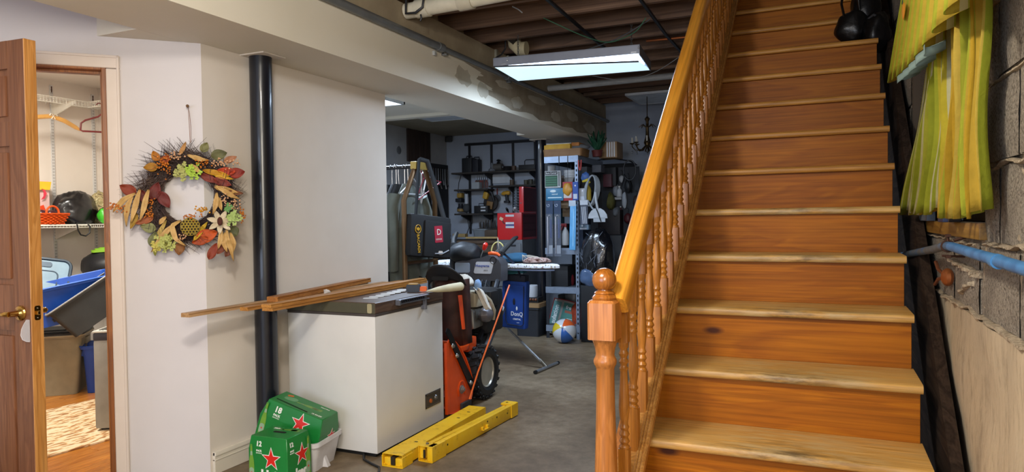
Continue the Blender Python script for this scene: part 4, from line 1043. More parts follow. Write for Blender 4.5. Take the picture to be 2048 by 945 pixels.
txt('Hein', .066, FM(.022, .062), c12, bold=.003); txt('eken', .064, SM(.0, .062), c12, bold=.003)
bottle_print(FM(-.098, .02), 1.28, c12); bottle_print(SM(.066, .02), 1.38, c12)
MB().prism(rrect(.075, .020, .009), .0012, frame((0, 0, h+.0002), (1, 0, 0), (0, 1, 0))).done('hand_slot', mat('050806', .8), c12, local=True)
bottle_print(frame((.085, .045, h+.0002), (0, -1, 0), (-1, .12, 0)), .9, c12)
txt('Hein', .02, frame((-.055, .05, h+.0003), (1, 0, 0), (0, 1, 0)), c12, bold=.0006); 
# 18 pack leaning in the bin
tl = 17.5
c18 = thing('beer_carton', 'larger green eighteen-pack beer carton tilted in the white bin against the freezer', 'carton', (-2.617, 2.920, .094), rot=(0, R(tl), R(10)))
w, d, h, ti, sh = .365, .205, .235, .020, .15
carton(c18, w, d, h, ti, sh, None)
la = math.atan2(ti, h-sh)
FM = lambda x, z: frame((x, -d/2-.0002, z), (1, 0, 0), (0, 0, 1))
FU = lambda x, z: frame((x, -d/2+(z-sh)*ti/(h-sh)-.0003, z), (1, 0, 0), (0, math.sin(la), math.cos(la)))
SM = lambda y, z: frame((w/2+.0002, y, z), (0, 1, 0), (0, 0, 1))
TM = lambda x, y, rx=(1, 0, 0), ry=(0, 1, 0): frame((x, y, h+.0002), rx, ry)
star_print(FU(.052, .176), .050, c18)
star_print(SM(.025, .122), .038, c18)
txt('18', .042, FU(-.09, .198), c18, bold=.0015); txt('PACK', .016, FU(-.088, .170), c18, bold=.0006); txt('IMPORTED', .0085, FU(-.088, .157), c18)
bottle_print(FM(-.153, .03), 1.3, c18)
txt('18', .016, frame((w/2-.012, -.075, .19), (0, 1, 0), (-math.sin(la), 0, math.cos(la))), c18, bold=.0004)
MB().prism(rrect(.085, .034, .014), .0014, SM(.01, .092)).done('hand_slot', mat('050806', .8), c18, local=True)
MB().prism(rrect(.20, .009, .004), .0012, TM(-.04, -.055, (1, -.08, 0), (.08, 1, 0))).done('top_slot', mat('0b2a12', .8), c18, local=True)
MB().prism([(x, y) for x, y in rrect(.075, .045, .02)], .0008, TM(-.085, .01, (1, .2, 0), (-.2, 1, 0))).done('glass_print', mat('5f9a6a', .4), c18, local=True)
MB().prism(rrect(.034, .018, .008), .0012, TM(-.11, .045, (1, .5, 0), (-.5, 1, 0))).done('foam_print', mat('cf6a2a', .5), c18, local=True)
bottle_print(TM(.105, .01, (.05, -1, 0), (-1, .06, 0)), 1.05, c18)
txt('18 PACK', .016, TM(.11, -.055), c18, bold=.0004); txt('imported', .014, TM(.10, .055), c18)
# white bin
bn = thing('plastic_bin', 'small white plastic bin on the floor holding the tilted green carton', 'bin', (-2.566, 2.930, .0005), R(10))
tub(MB(), .33, .28, .158, .84, .003, .009).done('tub', mat('d9d8dc', .4), bn, local=True)
MB().poly([(.139, -.03, .002), (.149, -.03, .06), (.170, -.03, .002), (.139, .01, .002), (.149, -.01, .06), (.170, -.0, .002)], [(0, 2, 1), (3, 4, 5), (0, 1, 4, 3), (1, 2, 5, 4), (0, 3, 5, 2)]).done('foot_rib', mat('d9d8dc', .4), bn, local=True)

# ================================================================== FOLDED SAWHORSES
yel = mottled('worn_yellow_enamel', [(.3, 'e2ac10'), (.6, 'f0c01a'), (.8, 'e6c044')], 7, 7, .45, .15, .003, fine=[(.28, 'a88a4a'), (.42, 'ffffff')], fine_scale=18, fine_f=.75, spec=.5)
dk = mat('2b2212', .7); bolt_m = mat('8b8577', .35, .8)
def sawhorse(x0, y0, x1, y1, lift, label, side):
    L = math.hypot(x1-x0, y1-y0); a = math.atan2(y1-y0, x1-x0) - PI/2
    t = thing('folding_sawhorse', label, 'sawhorse', ((x0+x1)/2, (y0+y1)/2, .001), a)
    w, h = (.125, .07) if side == 0 else (.085, .085)
    mb = MB()
    if side == 0:   # lying with its wide top beam up
        mb.bx(-w/2, w/2, -L/2, L/2, h-.003, h, .001)
        mb.bx(-w/2, -w/2+.003, -L/2, L/2, .012, h, .001); mb.bx(w/2-.003, w/2, -L/2, L/2, .012, h, .001)
        mb.bx(-w/2, -w/2+.018, -L/2, L/2, .010, .013); mb.bx(w/2-.018, w/2, -L/2, L/2, .010, .013)
        mb.done('top_beam', yel, t, local=True)
        for s in (-1, 1):
            MB().bx(s*.034-.022, s*.034+.022, -L/2+.008, L/2-.02, .006, .048, .006).done('folded_leg', yel, t, local=True)
        MB().bx(-.012, .012, -L/2+.002, -L/2+.05, .012, .055).done('leg_gap', dk, t, local=True)
        MB().bx(-w/2-.001, w/2+.001, -L/2-.004, -L/2+.03, 0, .008, .001).bx(-w/2-.002, -w/2+.002, -L/2-.004, -L/2+.035, 0, .06, .001).bx(w/2-.002, w/2+.002, -L/2-.004, -L/2+.10, 0, .058, .001).done('end_bracket', yel, t, local=True)
        for y in (-.28, .22, .36): MB().prism(rrect(.022, .012, .005), .0006, frame((.01, y, h), (1, 0, 0), (0, 1, 0))).done('beam_hole', dk, t, local=True)
        for y in (-.30, .05): MB().bx(-w/2-.006, -w/2, y, y+.05, .03, .05, .002).done('latch_lug', yel, t, local=True)
    else:           # lying on its side, folded legs and the slot between them showing
        mb.bx(w/2-.034, w/2, -L/2+.0, L/2-.015, .004, h, .004)
        mb.done('top_beam', yel, t, local=True)
        MB().poly([(x*(1)-0, y, z) for z in (.012, h-.008) for x, y in ((-w/2, -L/2+.01), (-.012, -L/2+.01), (.006, L/2-.12), (-.016, L/2-.05), (-w/2+.022, L/2-.05))], [(4, 3, 2, 1, 0), (5, 6, 7, 8, 9)] + [(i, (i+1) % 5, 5+(i+1) % 5, 5+i) for i in range(5)]).done('folded_leg', yel, t, local=True)
        MB().bx(-.011, .006, -L/2+.06, L/2-.06, .006, h-.03).done('leg_gap', dk, t, local=True)
        MB().bx(-w/2-.002, w/2+.002, -L/2-.006, -L/2+.05, .0, .004).bx(-w/2-.003, w/2+.003, -L/2-.006, -L/2+.06, h-.003, h, .001).bx(-w/2-.003, -w/2, -L/2-.006, -L/2+.05, 0, h, .001).bx(w/2, w/2+.004, -L/2-.006, -L/2+.13, .0, h, .001).done('end_bracket', yel, t, local=True)
        MB().bx(-w/2, w/2, L/2-.075, L/2, h-.010, h+.006, .003).bx(w/2-.004, w/2+.006, L/2-.09, L/2+.002, .004, h+.004, .002).done('hinge_cap', yel, t, local=True)
        for y in (-L/2+.035, L/2-.04): MB().cyl((-.012, y, h), (-.012, y, h+.006), .009, None, 10).done('hinge_pin', bolt_m, t, local=True)
        MB().bx(w/2, w/2+.016, .02, .035, .030, .052, .002).bx(w/2, w/2+.016, .075, .09, .030, .052, .002).bx(w/2, w/2+.02, .02, .09, .030, .034, .001).done('latch_lug', yel, t, local=True)
        MB().box((-.006, -L/2-.004, h/2), (.012, .006, .045)).done('end_slot', dk, t, local=True)
        for y, z in ((-.35, .055), (.22, .06), (.36, .05), (.1, .065)): MB().cyl((w/2-.002, y, z), (w/2+.001, y, z), .006, None, 10).done('beam_hole', dk, t, local=True)
    return t
sawhorse(-2.075, 3.06, -2.085, 4.07, 0, 'folded yellow metal sawhorse lying flat against the freezer side', 0)
sawhorse(-1.955, 3.20, -1.895, 4.20, 0, 'folded yellow metal sawhorse on its side with open slot, farther from the freezer', 1)

# ================================================================== SNOW BLOWER
sb = thing('snow_blower', 'orange two-stage snow blower with black chute and knobbly tyres behind the freezer', 'snow blower', (-2.5, 4.6, 0))
orange = mat('d64a10', .35, .0, .1, 6, coat=.2); rust = mottled('rusty_chute', [(.3, '2a1713'), (.6, '3f221a'), (.8, '54301f')], 9, 6, .5, .2, .003)
blkp = mat('17181a', .5, bmp=.1); blkm = mat('121315', .35, .3); alum = mat('9c9a94', .35, .75, .15, 12); tankm = mat('b7ae98', .45); gpl = mat('45454a', .5, bmp=.05)
side = [(3.965, .03), (3.96, .49), (4.0, .53), (4.07, .49), (4.15, .43), (4.215, .355), (4.27, .27), (4.315, .18), (4.305, .09), (4.27, .03), (4.22, .012), (4.05, .012)]
for x in (-2.252, -2.80):
    p = MB().prism(side, .006, frame((x, 0, 0), (0, 1, 0), (0, 0, 1))).done('auger_side', orange, sb)
mb = MB().prism([(3.945, .03), (3.975, .03), (3.975, .50), (3.945, .50)], .02, frame((-2.258, 0, 0), (0, 1, 0), (0, 0, 1)))
mb.tube([(-2.243, y, z) for y, z in side], .005, 6, closed=True)
mb.done('housing_lip', orange, sb)
# curved rear shell of the auger housing
arcp = [(4.07, .49), (4.17, .42), (4.24, .33), (4.275, .23), (4.27, .13), (4.22, .05), (4.10, .02)]
MB().grid(lambda u, v: V((-2.795+.54*v, *[ (lambda i, f: (arcp[i][0]*(1-f)+arcp[i+1][0]*f, arcp[i][1]*(1-f)+arcp[i+1][1]*f))(min(int(u*6), 5), u*6-min(int(u*6), 5))[q] for q in (0, 1)])), 12, 2).done('auger_shell', orange, sb, solid=.005)
mb = MB()
for i in range(34):
    a = i*.42; x = -2.77+.5*i/33
    mb.box((x, 4.09+.11*math.cos(a), .17+.11*math.sin(a)), (.02, .05, .012), (a, 0, .3))
mb.cyl((-2.79, 4.09, .17), (-2.25, 4.09, .17), .018)
mb.done('auger', mat('7a2f12', .5), sb)
hub = MB().lathe([(.030, 0), (.030, .004), (.021, .008), (.02, .016), (.012, .018), (.012, .024), (.001, .024)], 14, frame((-2.246, 4.155, .15), (0, 1, 0), (0, 0, 1))).done('auger_bearing', alum, sb)
MB().tube([(-2.246, 4.155+.052*math.cos(R(a)), .15+.058*math.sin(R(a))) for a in range(-40, 221, 20)], .007, 6).done('bearing_dish', orange, sb)
bar = MB().prism([(3.935, .575), (3.955, .60), (3.985, .585), (4.33, .155), (4.335, .125), (4.28, .115)], .007, frame((-2.242, 0, 0), (0, 1, 0), (0, 0, 1))).done('drift_cutter', blkm, sb)
for y, z in ((4.02, .47), (4.075, .395), (4.27, .17)):
    MB().lathe([(.017, 0), (.015, .004), (.010, .005), (.010, .012), (.001, .013)], 10, frame((-2.2345, y, z), (0, 1, 0), (0, 0, 1))).done('wing_bolt', alum, bar)
MB().bx(-2.262, -2.228, 4.13, 4.27, .004, .058, .008).done('skid_shoe', mat('2a2624', .6), sb)
# discharge chute with deflector
mb = MB()
cx0, cx1 = -2.487, -2.282
mb.grid(lambda u, v: V((cx0+(cx1-cx0)*v, 4.20+.05*(2*v-1)**2*1.0 - .03*u, .43+.46*u)), 6, 8)
mb.grid(lambda u, v: V((cx0, 4.25+.14*v-.03*u, .43+.46*u)), 6, 2); mb.grid(lambda u, v: V((cx1, 4.25+.14*v-.03*u, .43+.46*u)), 6, 2)
mb.done('chute', rust, sb, solid=.004)
# deflector: arched flap on top
def defl(u, v, s=1, up=0):
    x = (cx0+cx1)/2 + (2*v-1)*.108*s
    return V((x, 4.19+.035*(2*v-1)**2-.05*u, .86+.115*u*(1-.45*(2*v-1)**2)+up))
MB().grid(lambda u, v: defl(u, v), 6, 10).done('deflector', rust, sb, solid=.005)
MB().grid(lambda u, v: V(((cx0+cx1)/2+(2*v-1)*(.145), 4.165+.07*(2*v-1)**2-.06*u, .885+.105*u*(1-.4*(2*v-1)**2)+.012-.045*abs(2*v-1)**3)), 6, 12).done('rubber_flap', mat('121214', .6), sb, solid=.008)
MB().prism(rrect(.13, .028, .012), .006, frame(((cx0+cx1)/2, 4.130, .905), (1, 0, 0), (0, .2, 1))).done('deflector_slot', mat('0a0808', .8), sb)
MB().poly([(-2.272, 4.17, .79), (-2.250, 4.17, .79), (-2.240, 4.19, .555), (-2.256, 4.19, .555), (-2.272, 4.19, .79), (-2.250, 4.19, .79), (-2.240, 4.21, .555), (-2.256, 4.21, .555)], [(0, 1, 2, 3), (4, 7, 6, 5), (0, 4, 5, 1), (1, 5, 6, 2), (2, 6, 7, 3), (3, 7, 4, 0)]).done('chute_guard', orange, sb)
MB().lathe([(.13, .40), (.135, .415), (.135, .43), (.11, .43)], 20, Matrix.Translation((-2.385, 4.25, 0))).done('chute_ring', orange, sb)
# wheels
def wheel(x, s):
    M = frame((x, 4.50, .2005), (0, 1, 0), (0, 0, 1)) if s > 0 else frame((x, 4.50, .2005), (0, 0, 1), (0, 1, 0))
    # axis along x ; built about local z
    ty = MB().lathe([(.105, -.055), (.13, -.072), (.165, -.070), (.182, -.055), (.186, 0), (.182, .055), (.165, .070), (.13, .072), (.105, .055), (.10, 0), (.105, -.055)], 36, M, caps=False).done('tyre', blkp, sb)
    mb = MB(); 
    for i in range(20):
        a = 2*PI*i/20
        for q in (-1, 1):
            for rr_, zz, dx, dz in ((.1895, .030*q, .028, .052), (.178, .062*q, .026, .020)):
                a2 = a + (.16 if q > 0 else 0)
                p = M @ V((rr_*math.cos(a2), rr_*math.sin(a2), zz))
                mb.box((0, 0, 0), (.016, dx, dz), bev=.003, M=M @ Matrix.Translation((rr_*math.cos(a2), rr_*math.sin(a2), zz)) @ Matrix.Rotation(a2, 4, 'Z') @ Matrix.Rotation(.35*q, 4, 'X'))
    mb.done('tread_lug', blkp, ty)
    rm = MB().lathe([(.104, .050), (.110, .057), (.106, .060), (.098, .050), (.090, .018), (.060, .010), (.055, .022), (.028, .022), (.026, .045), (.012, .047), (.0005, .047)], 28, M).done('rim', mat('b5b0a4', .35, .6), sb)
wheel(-2.275, 1); wheel(-2.78, -1)
MB().cyl((-2.78, 4.5, .2), (-2.28, 4.5, .2), .014).done('axle', blkm, sb)
MB().bx(-2.70, -2.36, 4.32, 4.85, .20, .42, .02).done('gear_case', blkp, sb)
MB().bx(-2.52, -2.30, 4.36, 4.5, .36, .46, .015).done('drive_cover', orange, sb)
# engine
mb = MB().box((-2.42, 4.62, .57), (.16, .22, .145), (0, 0, .1), bev=.02, taper=(.78, .8))
mb.done('muffler_shield', alum, sb)
MB().sph((-2.30, 4.66, .595), (.055, .09, .06), 8, 6).done('air_filter', mat('77757a', .4, .5), sb)
MB().box((-2.43, 4.68, .705), (.17, .20, .12), bev=.035).done('fuel_tank', tankm, sb)
MB().lathe([(.026, 0), (.026, .022), (.018, .026), (.001, .027)], 12, Matrix.Translation((-2.345, 4.62, .755))).done('fuel_cap', blkp, sb)
MB().box((-2.47, 4.86, .60), (.32, .30, .34), bev=.05).box((-2.33, 4.80, .70), (.08, .15, .12), bev=.02).done('engine_block', blkp, sb)
MB().tube([(-2.30, 4.64, .74), (-2.265, 4.66, .70), (-2.25, 4.7, .62), (-2.27, 4.72, .55)], .012, 8).done('fuel_hose', mat('a39a86', .5), sb)
MB().prism(rrect(.03, .055, .004), .003, frame((-2.27, 4.66, .66), (1, 0, 0), (0, 0, 1))).done('warning_label', mat('b9a69b', .5), sb)
# frame rails up to the console
for x in (-2.37, -2.66): MB().tube([(x+.02, 4.62, .40), (x-.05, 5.0, .62), (x-.12, 5.32, .86)], .022, 8).done('handle_rail', mat('22242a', .4, .4), sb)
MB().poly([(-2.47, 4.7, .38), (-2.33, 4.7, .30), (-2.33, 5.05, .60), (-2.36, 5.05, .63), (-2.47, 4.72, .36), (-2.33, 4.72, .28), (-2.33, 5.07, .58), (-2.36, 5.07, .61)], [(0, 1, 2, 3), (4, 7, 6, 5), (0, 4, 5, 1), (1, 5, 6, 2), (2, 6, 7, 3), (3, 7, 4, 0)]).done('side_panel', mat('55585f', .4, .4), sb)
# console
cm = MB().prism([(-2.86, .80), (-2.44, .79), (-2.435, .93), (-2.455, .965), (-2.50, 1.0), (-2.56, 1.005), (-2.62, .985), (-2.86, .95)], .14, frame((0, 5.36, 0), (1, 0, 0), (0, 0, 1)))
con = cm.done('console', gpl, sb)
MB().prism([(x-2.605+.02*(z > 0), z+.902) for x, z in rrect(.165, .10, .015)], .004, frame((0, 5.2205, 0), (1, 0, 0), (0, 0, 1))).done('badge', mat('c5c7cc', .35), con)
text('Husqvarna', .030, frame((-2.605, 5.2155, .918), (1, 0, 0), (0, 0, 1)), mat('2c4a96', .4), sb, bold=.0006)
text('1827 E', .014, frame((-2.575, 5.2155, .880), (1, 0, 0), (0, 0, 1)), mat('4a4a52', .4), sb)
MB().prism(rrect(.14, .085, .015), .006, frame((-2.795, 5.219, .90), (1, 0, 0), (0, 0, 1))).done('head_lamp', mat('a3b0c2', .12, .3, var=.05), con)
MB().lathe([(.030, -.002), (.030, .004), (.026, .003), (.024, -.012)], 16, frame((-2.505, 5.2185, .965), (1, 0, 0), (0, 0, 1))).done('cap_hole', mat('0c0a0a', .5), con)
def strut(pts, r, nm='handlebar', m=blkp): MB().tube(pts, r, 10).done(nm, m, sb)
strut([(-2.53, 5.22, .62), (-2.525, 5.28, .80), (-2.52, 5.33, .97), (-2.505, 5.36, 1.03)], .030)
strut([(-2.51, 5.35, 1.0), (-2.475, 5.40, 1.06), (-2.43, 5.5, 1.14), (-2.42, 5.53, 1.15)], [.024, .024, .02, .014], 'grip')
strut([(-2.92, 5.28, .70), (-2.93, 5.30, .93), (-2.95, 5.36, 1.10)], .030)
strut([(-2.955, 5.36, 1.06), (-2.985, 5.42, 1.13), (-3.0, 5.5, 1.19)], [.024, .024, .018], 'grip')
MB().tube([(-2.665, 5.3, .98), (-2.645, 5.3, 1.03), (-2.625, 5.30, 1.065)], .004, 6).done('chute_rod', alum, sb)
MB().tube([(-2.632, 5.3, 1.045), (-2.625, 5.3, 1.06), (-2.612, 5.3, 1.095), (-2.606, 5.3, 1.108)], [.008, .018, .022, .012], 12).done('red_knob', mat('d42a1c', .3), sb)
MB().tube([(-2.555+.062*math.cos(R(a)), 5.42, 1.025+.085*math.sin(R(a))) for a in range(-5, 186, 12)], .006, 8).done('yellow_cable', mat('c9c07a', .5), sb)
MB().tube([(-2.545, 5.4, 1.15), (-2.54, 5.4, 1.09), (-2.535, 5.4, 1.055), (-2.56, 5.4, 1.035), (-2.575, 5.4, 1.015)], .006, 8).done('bent_lever', alum, sb)
MB().tube([(-2.585, 5.30, 1.018), (-2.55, 5.30, 1.022), (-2.50, 5.29, 1.016), (-2.475, 5.29, 1.0)], [.014, .016, .014, .01], 10).done('orange_lever', mat('dd5a22', .4), sb)
for x0, xx in ((-2.56, -2.50), (-2.60, -2.56)): MB().tube([(x0, 5.2, .80), (x0+.02, 5.1, .70), (xx, 5.0, .55), (xx+.03, 4.9, .40)], .005, 6).done('control_cable', mat('26262a', .5), sb)
MB().tube([(-2.62, 5.21, .79), (-2.56, 5.19, .775), (-2.52, 5.19, .74), (-2.515, 5.18, .66), (-2.53, 5.1, .55)], .005, 6).done('control_cable', mat('26262a', .5), sb)
# things lying on or hanging from it
def drape(nm, label, cat, fn, nu, nv, m, th=.004, group=None): return MB().grid(fn, nu, nv).done(nm, m, None, label, cat, group, solid=th, ang=80)
ragm = mat('cfc8bb', .9, bmp=.3, sheen=.2)
def rag(c, r, seed, tail):
    mb = lump(c, r, seed, .28, 30, 18, fold=6)
    for x, y_, z, w_ in tail:
        mb.grid(lambda u, v: V((x+(.5-v)*w_*(1+.3*math.sin(u*5)) + .012*math.sin(u*9+v*6), y_-.012*math.sin(v*PI*3)-.02*u, z-.115*u-.006*math.cos(v*7))), 10, 8)
    return mb
rag((-2.475, 4.60, .842), (.085, .08, .055), 5.1, [(-2.44, 4.525, .84, .075)]).done('rag', ragm, None, 'crumpled cream rag draped over the snow blower engine', 'rag', ang=70)
lump((-2.352, 4.63, .812), (.03, .03, .045), 8.3, .25, 16, 12).done('blue_rag', mat('7f9dc4', .85), None, 'small light blue rag tucked beside the cream rag on the engine', 'rag', ang=70)
MB().grid(lambda u, v: V((-2.345+.10*u+(.5-v)*.05, 4.60-.02*math.sin(v*9)-.01*u, .79-.14*u**1.3+.012*math.sin(v*8+u*5))), 12, 8).done('cloth_strip', ragm, None, 'twisted cream cloth hanging down at the right of the engine', 'rag', solid=.006, ang=80)
lump((-2.815, 5.30, 1.02), (.155, .12, .095), 4.4, .14, 24, 16, fold=3).done('equipment_cover', mat('17191d', .55, bmp=.2), None, 'folded black vinyl cover lying over the snow blower handles', 'cover', ang=60)
st_ = MB().tube([(-2.190, 4.16, .085), (-2.186, 4.28, .24), (-2.192, 4.85, .80)], [.0062, .0062, .0062], 8).done('marker_stick', mat('e0672c', .4), None, 'thin orange fibreglass marker rod leaning against the snow blower wheel', 'rod')
# ================================================================== BLUE COOLER BAG
bg = thing('cooler_bag', 'blue insulated tote bag hanging from the right handlebar of the snow blower', 'bag', (-2.47, 5.58, .32))
blue = mat('16439c', .7, bmp=.15); navy = mat('141a2c', .7)
MB().box((-2.475, 5.60, .555), (.235, .09, .42), (0, .05, 0), bev=.02).done('bag_body', blue, bg)
MB().box((-2.462, 5.552, .545), (.165, .012, .37), (0, .05, 0), bev=.006).done('front_pocket', blue, bg)
MB().tube([(-2.545+.0, 5.543, .72), (-2.545, 5.543, .42), (-2.53, 5.543, .385), (-2.40, 5.543, .372), (-2.375, 5.543, .39), (-2.37, 5.543, .72)], .004, 6).done('piping', navy, bg)
MB().box((-2.478, 5.60, .79), (.235, .10, .06), (0, .05, 0), bev=.015).done('top_band', navy, bg)
MB().poly([(-2.59, 5.56, .815), (-2.375, 5.56, .835), (-2.42, 5.58, .885), (-2.545, 5.58, .875), (-2.59, 5.645, .815), (-2.375, 5.645, .835), (-2.42, 5.625, .885), (-2.545, 5.625, .875)], [(0, 1, 2, 3), (4, 7, 6, 5), (0, 4, 5, 1), (1, 5, 6, 2), (2, 6, 7, 3), (3, 7, 4, 0)]).done('zip_top', mat('2d6a72', .6), bg)
MB().tube([(-2.40, 5.55, .80), (-2.43, 5.53, .90), (-2.50, 5.45, 1.0), (-2.535, 5.40, 1.03), (-2.55, 5.42, 1.02), (-2.555, 5.5, .95), (-2.56, 5.6, .82)], .016, 8, flat=.35).done('strap', navy, bg)
text('DonQ', .052, frame((-2.44, 5.5455, .475), (1, 0, -.05), (.05, 0, 1)), mat('dfe6f2', .5), bg, bold=.0008, font_w=.85)
text('CRISTAL', .02, frame((-2.44, 5.5455, .43), (1, 0, -.05), (.05, 0, 1)), mat('dfe6f2', .5), bg, bold=.0005)
text('RUM', .011, frame((-2.43, 5.5455, .40), (1, 0, -.05), (.05, 0, 1)), mat('dfe6f2', .5), bg)
MB().sph((-2.44, 5.545, .525), (.008, .002, .018), 8, 6).done('drop_print', mat('dfe6f2', .5), bg)
MB().sph((-2.465, 5.545, .585), (.012, .003, .03), 8, 6).done('zip_pull', navy, bg)

# ================================================================== IRONING BOARD
ib = thing('ironing_board', 'ironing board with floral cover standing behind the snow blower', 'ironing board', (-2.75, 5.68, 0))
flor = mottled('floral_cover', [(.36, '8a7f72'), (.42, 'cfd2d8'), (.60, 'd6d9de'), (.645, '4a5a4a'), (.68, '7a3f4a'), (.74, 'cfd2d8')], 34, 2, .8, .15, .003)
ax, ay = V((-3.42, 5.90, 0)), V((-2.02, 5.50, 0))
ux = (ay-ax).normalized(); uy = V((-ux.y, ux.x, 0))
out = [(0, -.17), (.80, -.185), (1.1, -.16), (1.3, -.11), (1.42, -.05), (1.455, 0), (1.42, .05), (1.3, .11), (1.1, .16), (.80, .185), (0, .17)]
Mi = Matrix((ux, uy, V((0, 0, 1)))).transposed().to_4x4(); Mi.translation = ax + V((0, 0, .885))
mb = MB(); n = len(out)
rings = [[mb.bm.verts.new(Mi @ V((x*k_+ (1-k_)*.7, y*k_, z))) for x, y in out] for k_, z in ((.93, -.005), (1.0, .004), (1.0, .024), (.97, .034))]
for A, B in zip(rings, rings[1:]):
    for i in range(n): mb.bm.faces.new((A[i], A[(i+1) % n], B[(i+1) % n], B[i]))
mb.bm.faces.new(rings[0][::-1]); mb.bm.faces.new(rings[-1])
mb.done('board_pad', flor, ib, ang=50)
mb = MB().prism([(x*.93+.05, y*.9) for x, y in out], .012, Mi @ Matrix.Translation((0, 0, -.022))); mb.done('board_pan', mat('7d93c0', .45), ib)
alu = mat('9fa2a6', .35, .7)
pt = lambda s, d, z: (ax + ux*s + uy*d + V((0, 0, z)))
foot = V((-2.185, 5.60, .016))
MB().tube([pt(.15, 0, .86), V((-2.82, 5.72, .5)), foot], [.012, .012, .012], 8).done('leg', alu, ib)
MB().tube([foot+V((-.02, -.20, 0)), foot+V((0, 0, .0)), foot+V((.02, .20, 0))], .014, 10).done('foot_bar', alu, ib)
for s in (-1, 1): MB().cyl(foot+V((.02*s, .20*s, 0)), foot+V((.022*s, .225*s, 0)), .0155, None, 10).done('foot_cap', mat('16171a', .5), ib)
MB().cyl(foot, V((-2.26, 5.622, .075)), .017).done('foot_socket', mat('6b6458', .4, .5), ib)
f2 = V((-3.3, 5.87, .016))
MB().tube([pt(1.05, 0, .86), f2], .012, 8).done('leg', alu, ib); MB().cyl(f2+V((-.05, -.18, 0)), f2+V((.05, .18, 0)), .014).done('foot_bar', alu, ib)
# clothes on the board
lump((-2.49, 5.64, .965), (.13, .13, .045), 2.7, .2, 22, 12, flat=.9205).done('folded_cloth', mat('1e4a66', .85), None, 'folded teal blue cloth lying on the ironing board', 'cloth', ang=60)
lump((-2.27, 5.60, .948), (.12, .10, .028), 9.2, .35, 26, 12, flat=.9205).done('crumpled_cloth', mottled('pink_print', [(.4, '6b4640'), (.5, 'a88d84'), (.7, 'b9a49c')], 40, 2, .85, .2, .003), None, 'crumpled pinkish print cloth on the rounded end of the ironing board', 'cloth', ang=60)
mb = MB()
for k_ in range(3): mb.tube([(-2.37+.03*k_, 5.53, .945), (-2.36, 5.50, .985+.006*k_), (-2.30, 5.50, .995-.008*k_), (-2.22, 5.51, .98), (-2.18, 5.52, .95)], .003, 5)
mb.done('cord_coil', mat('c0b9ac', .6), None, 'loosely coiled white cord on the pink cloth', 'cord')['kind'] = 'stuff'

# ================================================================== GARMENT RACK
gr = thing('garment_rack', 'brass-toned garment rack with angled end frame behind the white wall end', 'clothes rack', (-2.9, 4.7, 0))
brz = mat('6b5238', .4, .6, .15)
leg1 = [(-2.9, 4.49, .02), (-2.9, 4.49, 1.46), (-2.9, 4.655, 1.72)]; leg2 = [(-2.9, 4.95, .02), (-2.9, 4.95, 1.46), (-2.9, 4.80, 1.72)]
for l in (leg1, leg2): MB().tube(l, .021, 10).done('post', brz, gr)
MB().bx(-2.925, -2.872, 4.625, 4.83, 1.705, 1.765, .006).done('end_cap', mat('a58c4a', .35, .5), gr)
MB().tube([(-2.9, 4.73, 1.735), (-4.05, 4.78, 1.735)], .016, 10).done('rail', mat('2d2b2c', .4, .5), gr)
MB().tube([(-2.9, 4.49, .98), (-2.9, 4.95, .98)], .014, 8).done('cross_bar', brz, gr)
MB().tube([(-2.9, 4.42, .018), (-2.9, 5.02, .018)], .018, 8).done('base_bar', brz, gr)
for y in (4.53, 4.99): MB().tube([(-4.05, y, .02), (-4.05, y, 1.3), (-4.05, 4.78, 1.73)], .021, 8).done('post', brz, gr)
# clothes on it
def garment(x, colr, label, hgt=.85, wd=.46, seed=0):
    t = thing('hanging_garment', label, 'garment', (x, 4.74, 1.70-.12-hgt))
    m = mat(colr, .9, bmp=.3, sheen=.15)
    rr = random.Random(seed); ph = rr.uniform(0, 6)
    def F(u, v):
        a = 2*PI*u; h = 1-v
        sh = .20 + .80*min(1, v*5.5)
        wdt = wd/2*sh*(1+.10*v)
        th = .045*(.5+v)*(1+.3*math.sin(a*5+ph+v*4))
        y = 4.74+wdt*math.copysign(abs(math.cos(a))**.8, math.cos(a)); xx = x+th*math.sin(a) + .012*math.sin(a*7+v*9+ph)
        return V((xx, y, 1.70-.10-hgt*v - .08*abs(math.cos(a))*min(1, v*6)))
    MB().grid(F, 44, 22, wrap=True).done('garment_body', m, t, ang=80)
    for s in (-1, 1):
        MB().tube([(x, 4.74+s*wd*.40, 1.50), (x+.01, 4.74+s*wd*.52, 1.35), (x+.015, 4.74+s*wd*.55, 1.12), (x+.02, 4.74+s*wd*.52, .92)], [.055, .06, .055, .045], 10).jitter(.012, 14).done('sleeve', m, t, ang=70)
    MB().tube([(x, 4.74, 1.60), (x, 4.74, 1.70)] + [(x, 4.74-.018+.018*math.cos(R(a)), 1.735+.022*math.sin(R(a))) for a in range(-20, 200, 30)], .0022, 6).done('hanger_hook', mat('b9b9bc', .3, .8), t)
    return t
garment(-3.02, '5a605a', 'grey-green jacket nearest the end of the garment rack', .80, .50, 3)
garment(-3.13, '2a2d33', 'dark charcoal coat second on the garment rack', .78, .46, 5)
garment(-3.24, '1d2126', 'black coat third on the garment rack', .80, .44, 7)
garment(-3.36, '3a3e44', 'slate jacket deep on the garment rack', .8, .44, 9)
def hanger(x, y, label, colr, rx, s=1, rz=0):
    t = thing('coat_hanger', label, 'hanger', (x, y, 1.735), rot=(R(rx), 0, R(rz)))
    MB().tube([(0, -.2*s, -.22), (0, 0, -.10), (0, .2*s, -.22)], .006, 6, closed=True).done('hanger_frame', mat(colr, .4), t, local=True)
    MB().tube([(0, 0, -.10), (0, 0, -.02)] + [(0, -.018+.018*math.cos(R(a)), .0+.02*math.sin(R(a))) for a in range(-10, 200, 30)], .0035, 6).done('hook', mat(colr, .4), t, local=True)
hanger(-2.965, 4.735, 'white tubular hanger on the end of the garment rack', 'b9bcc0', 0)
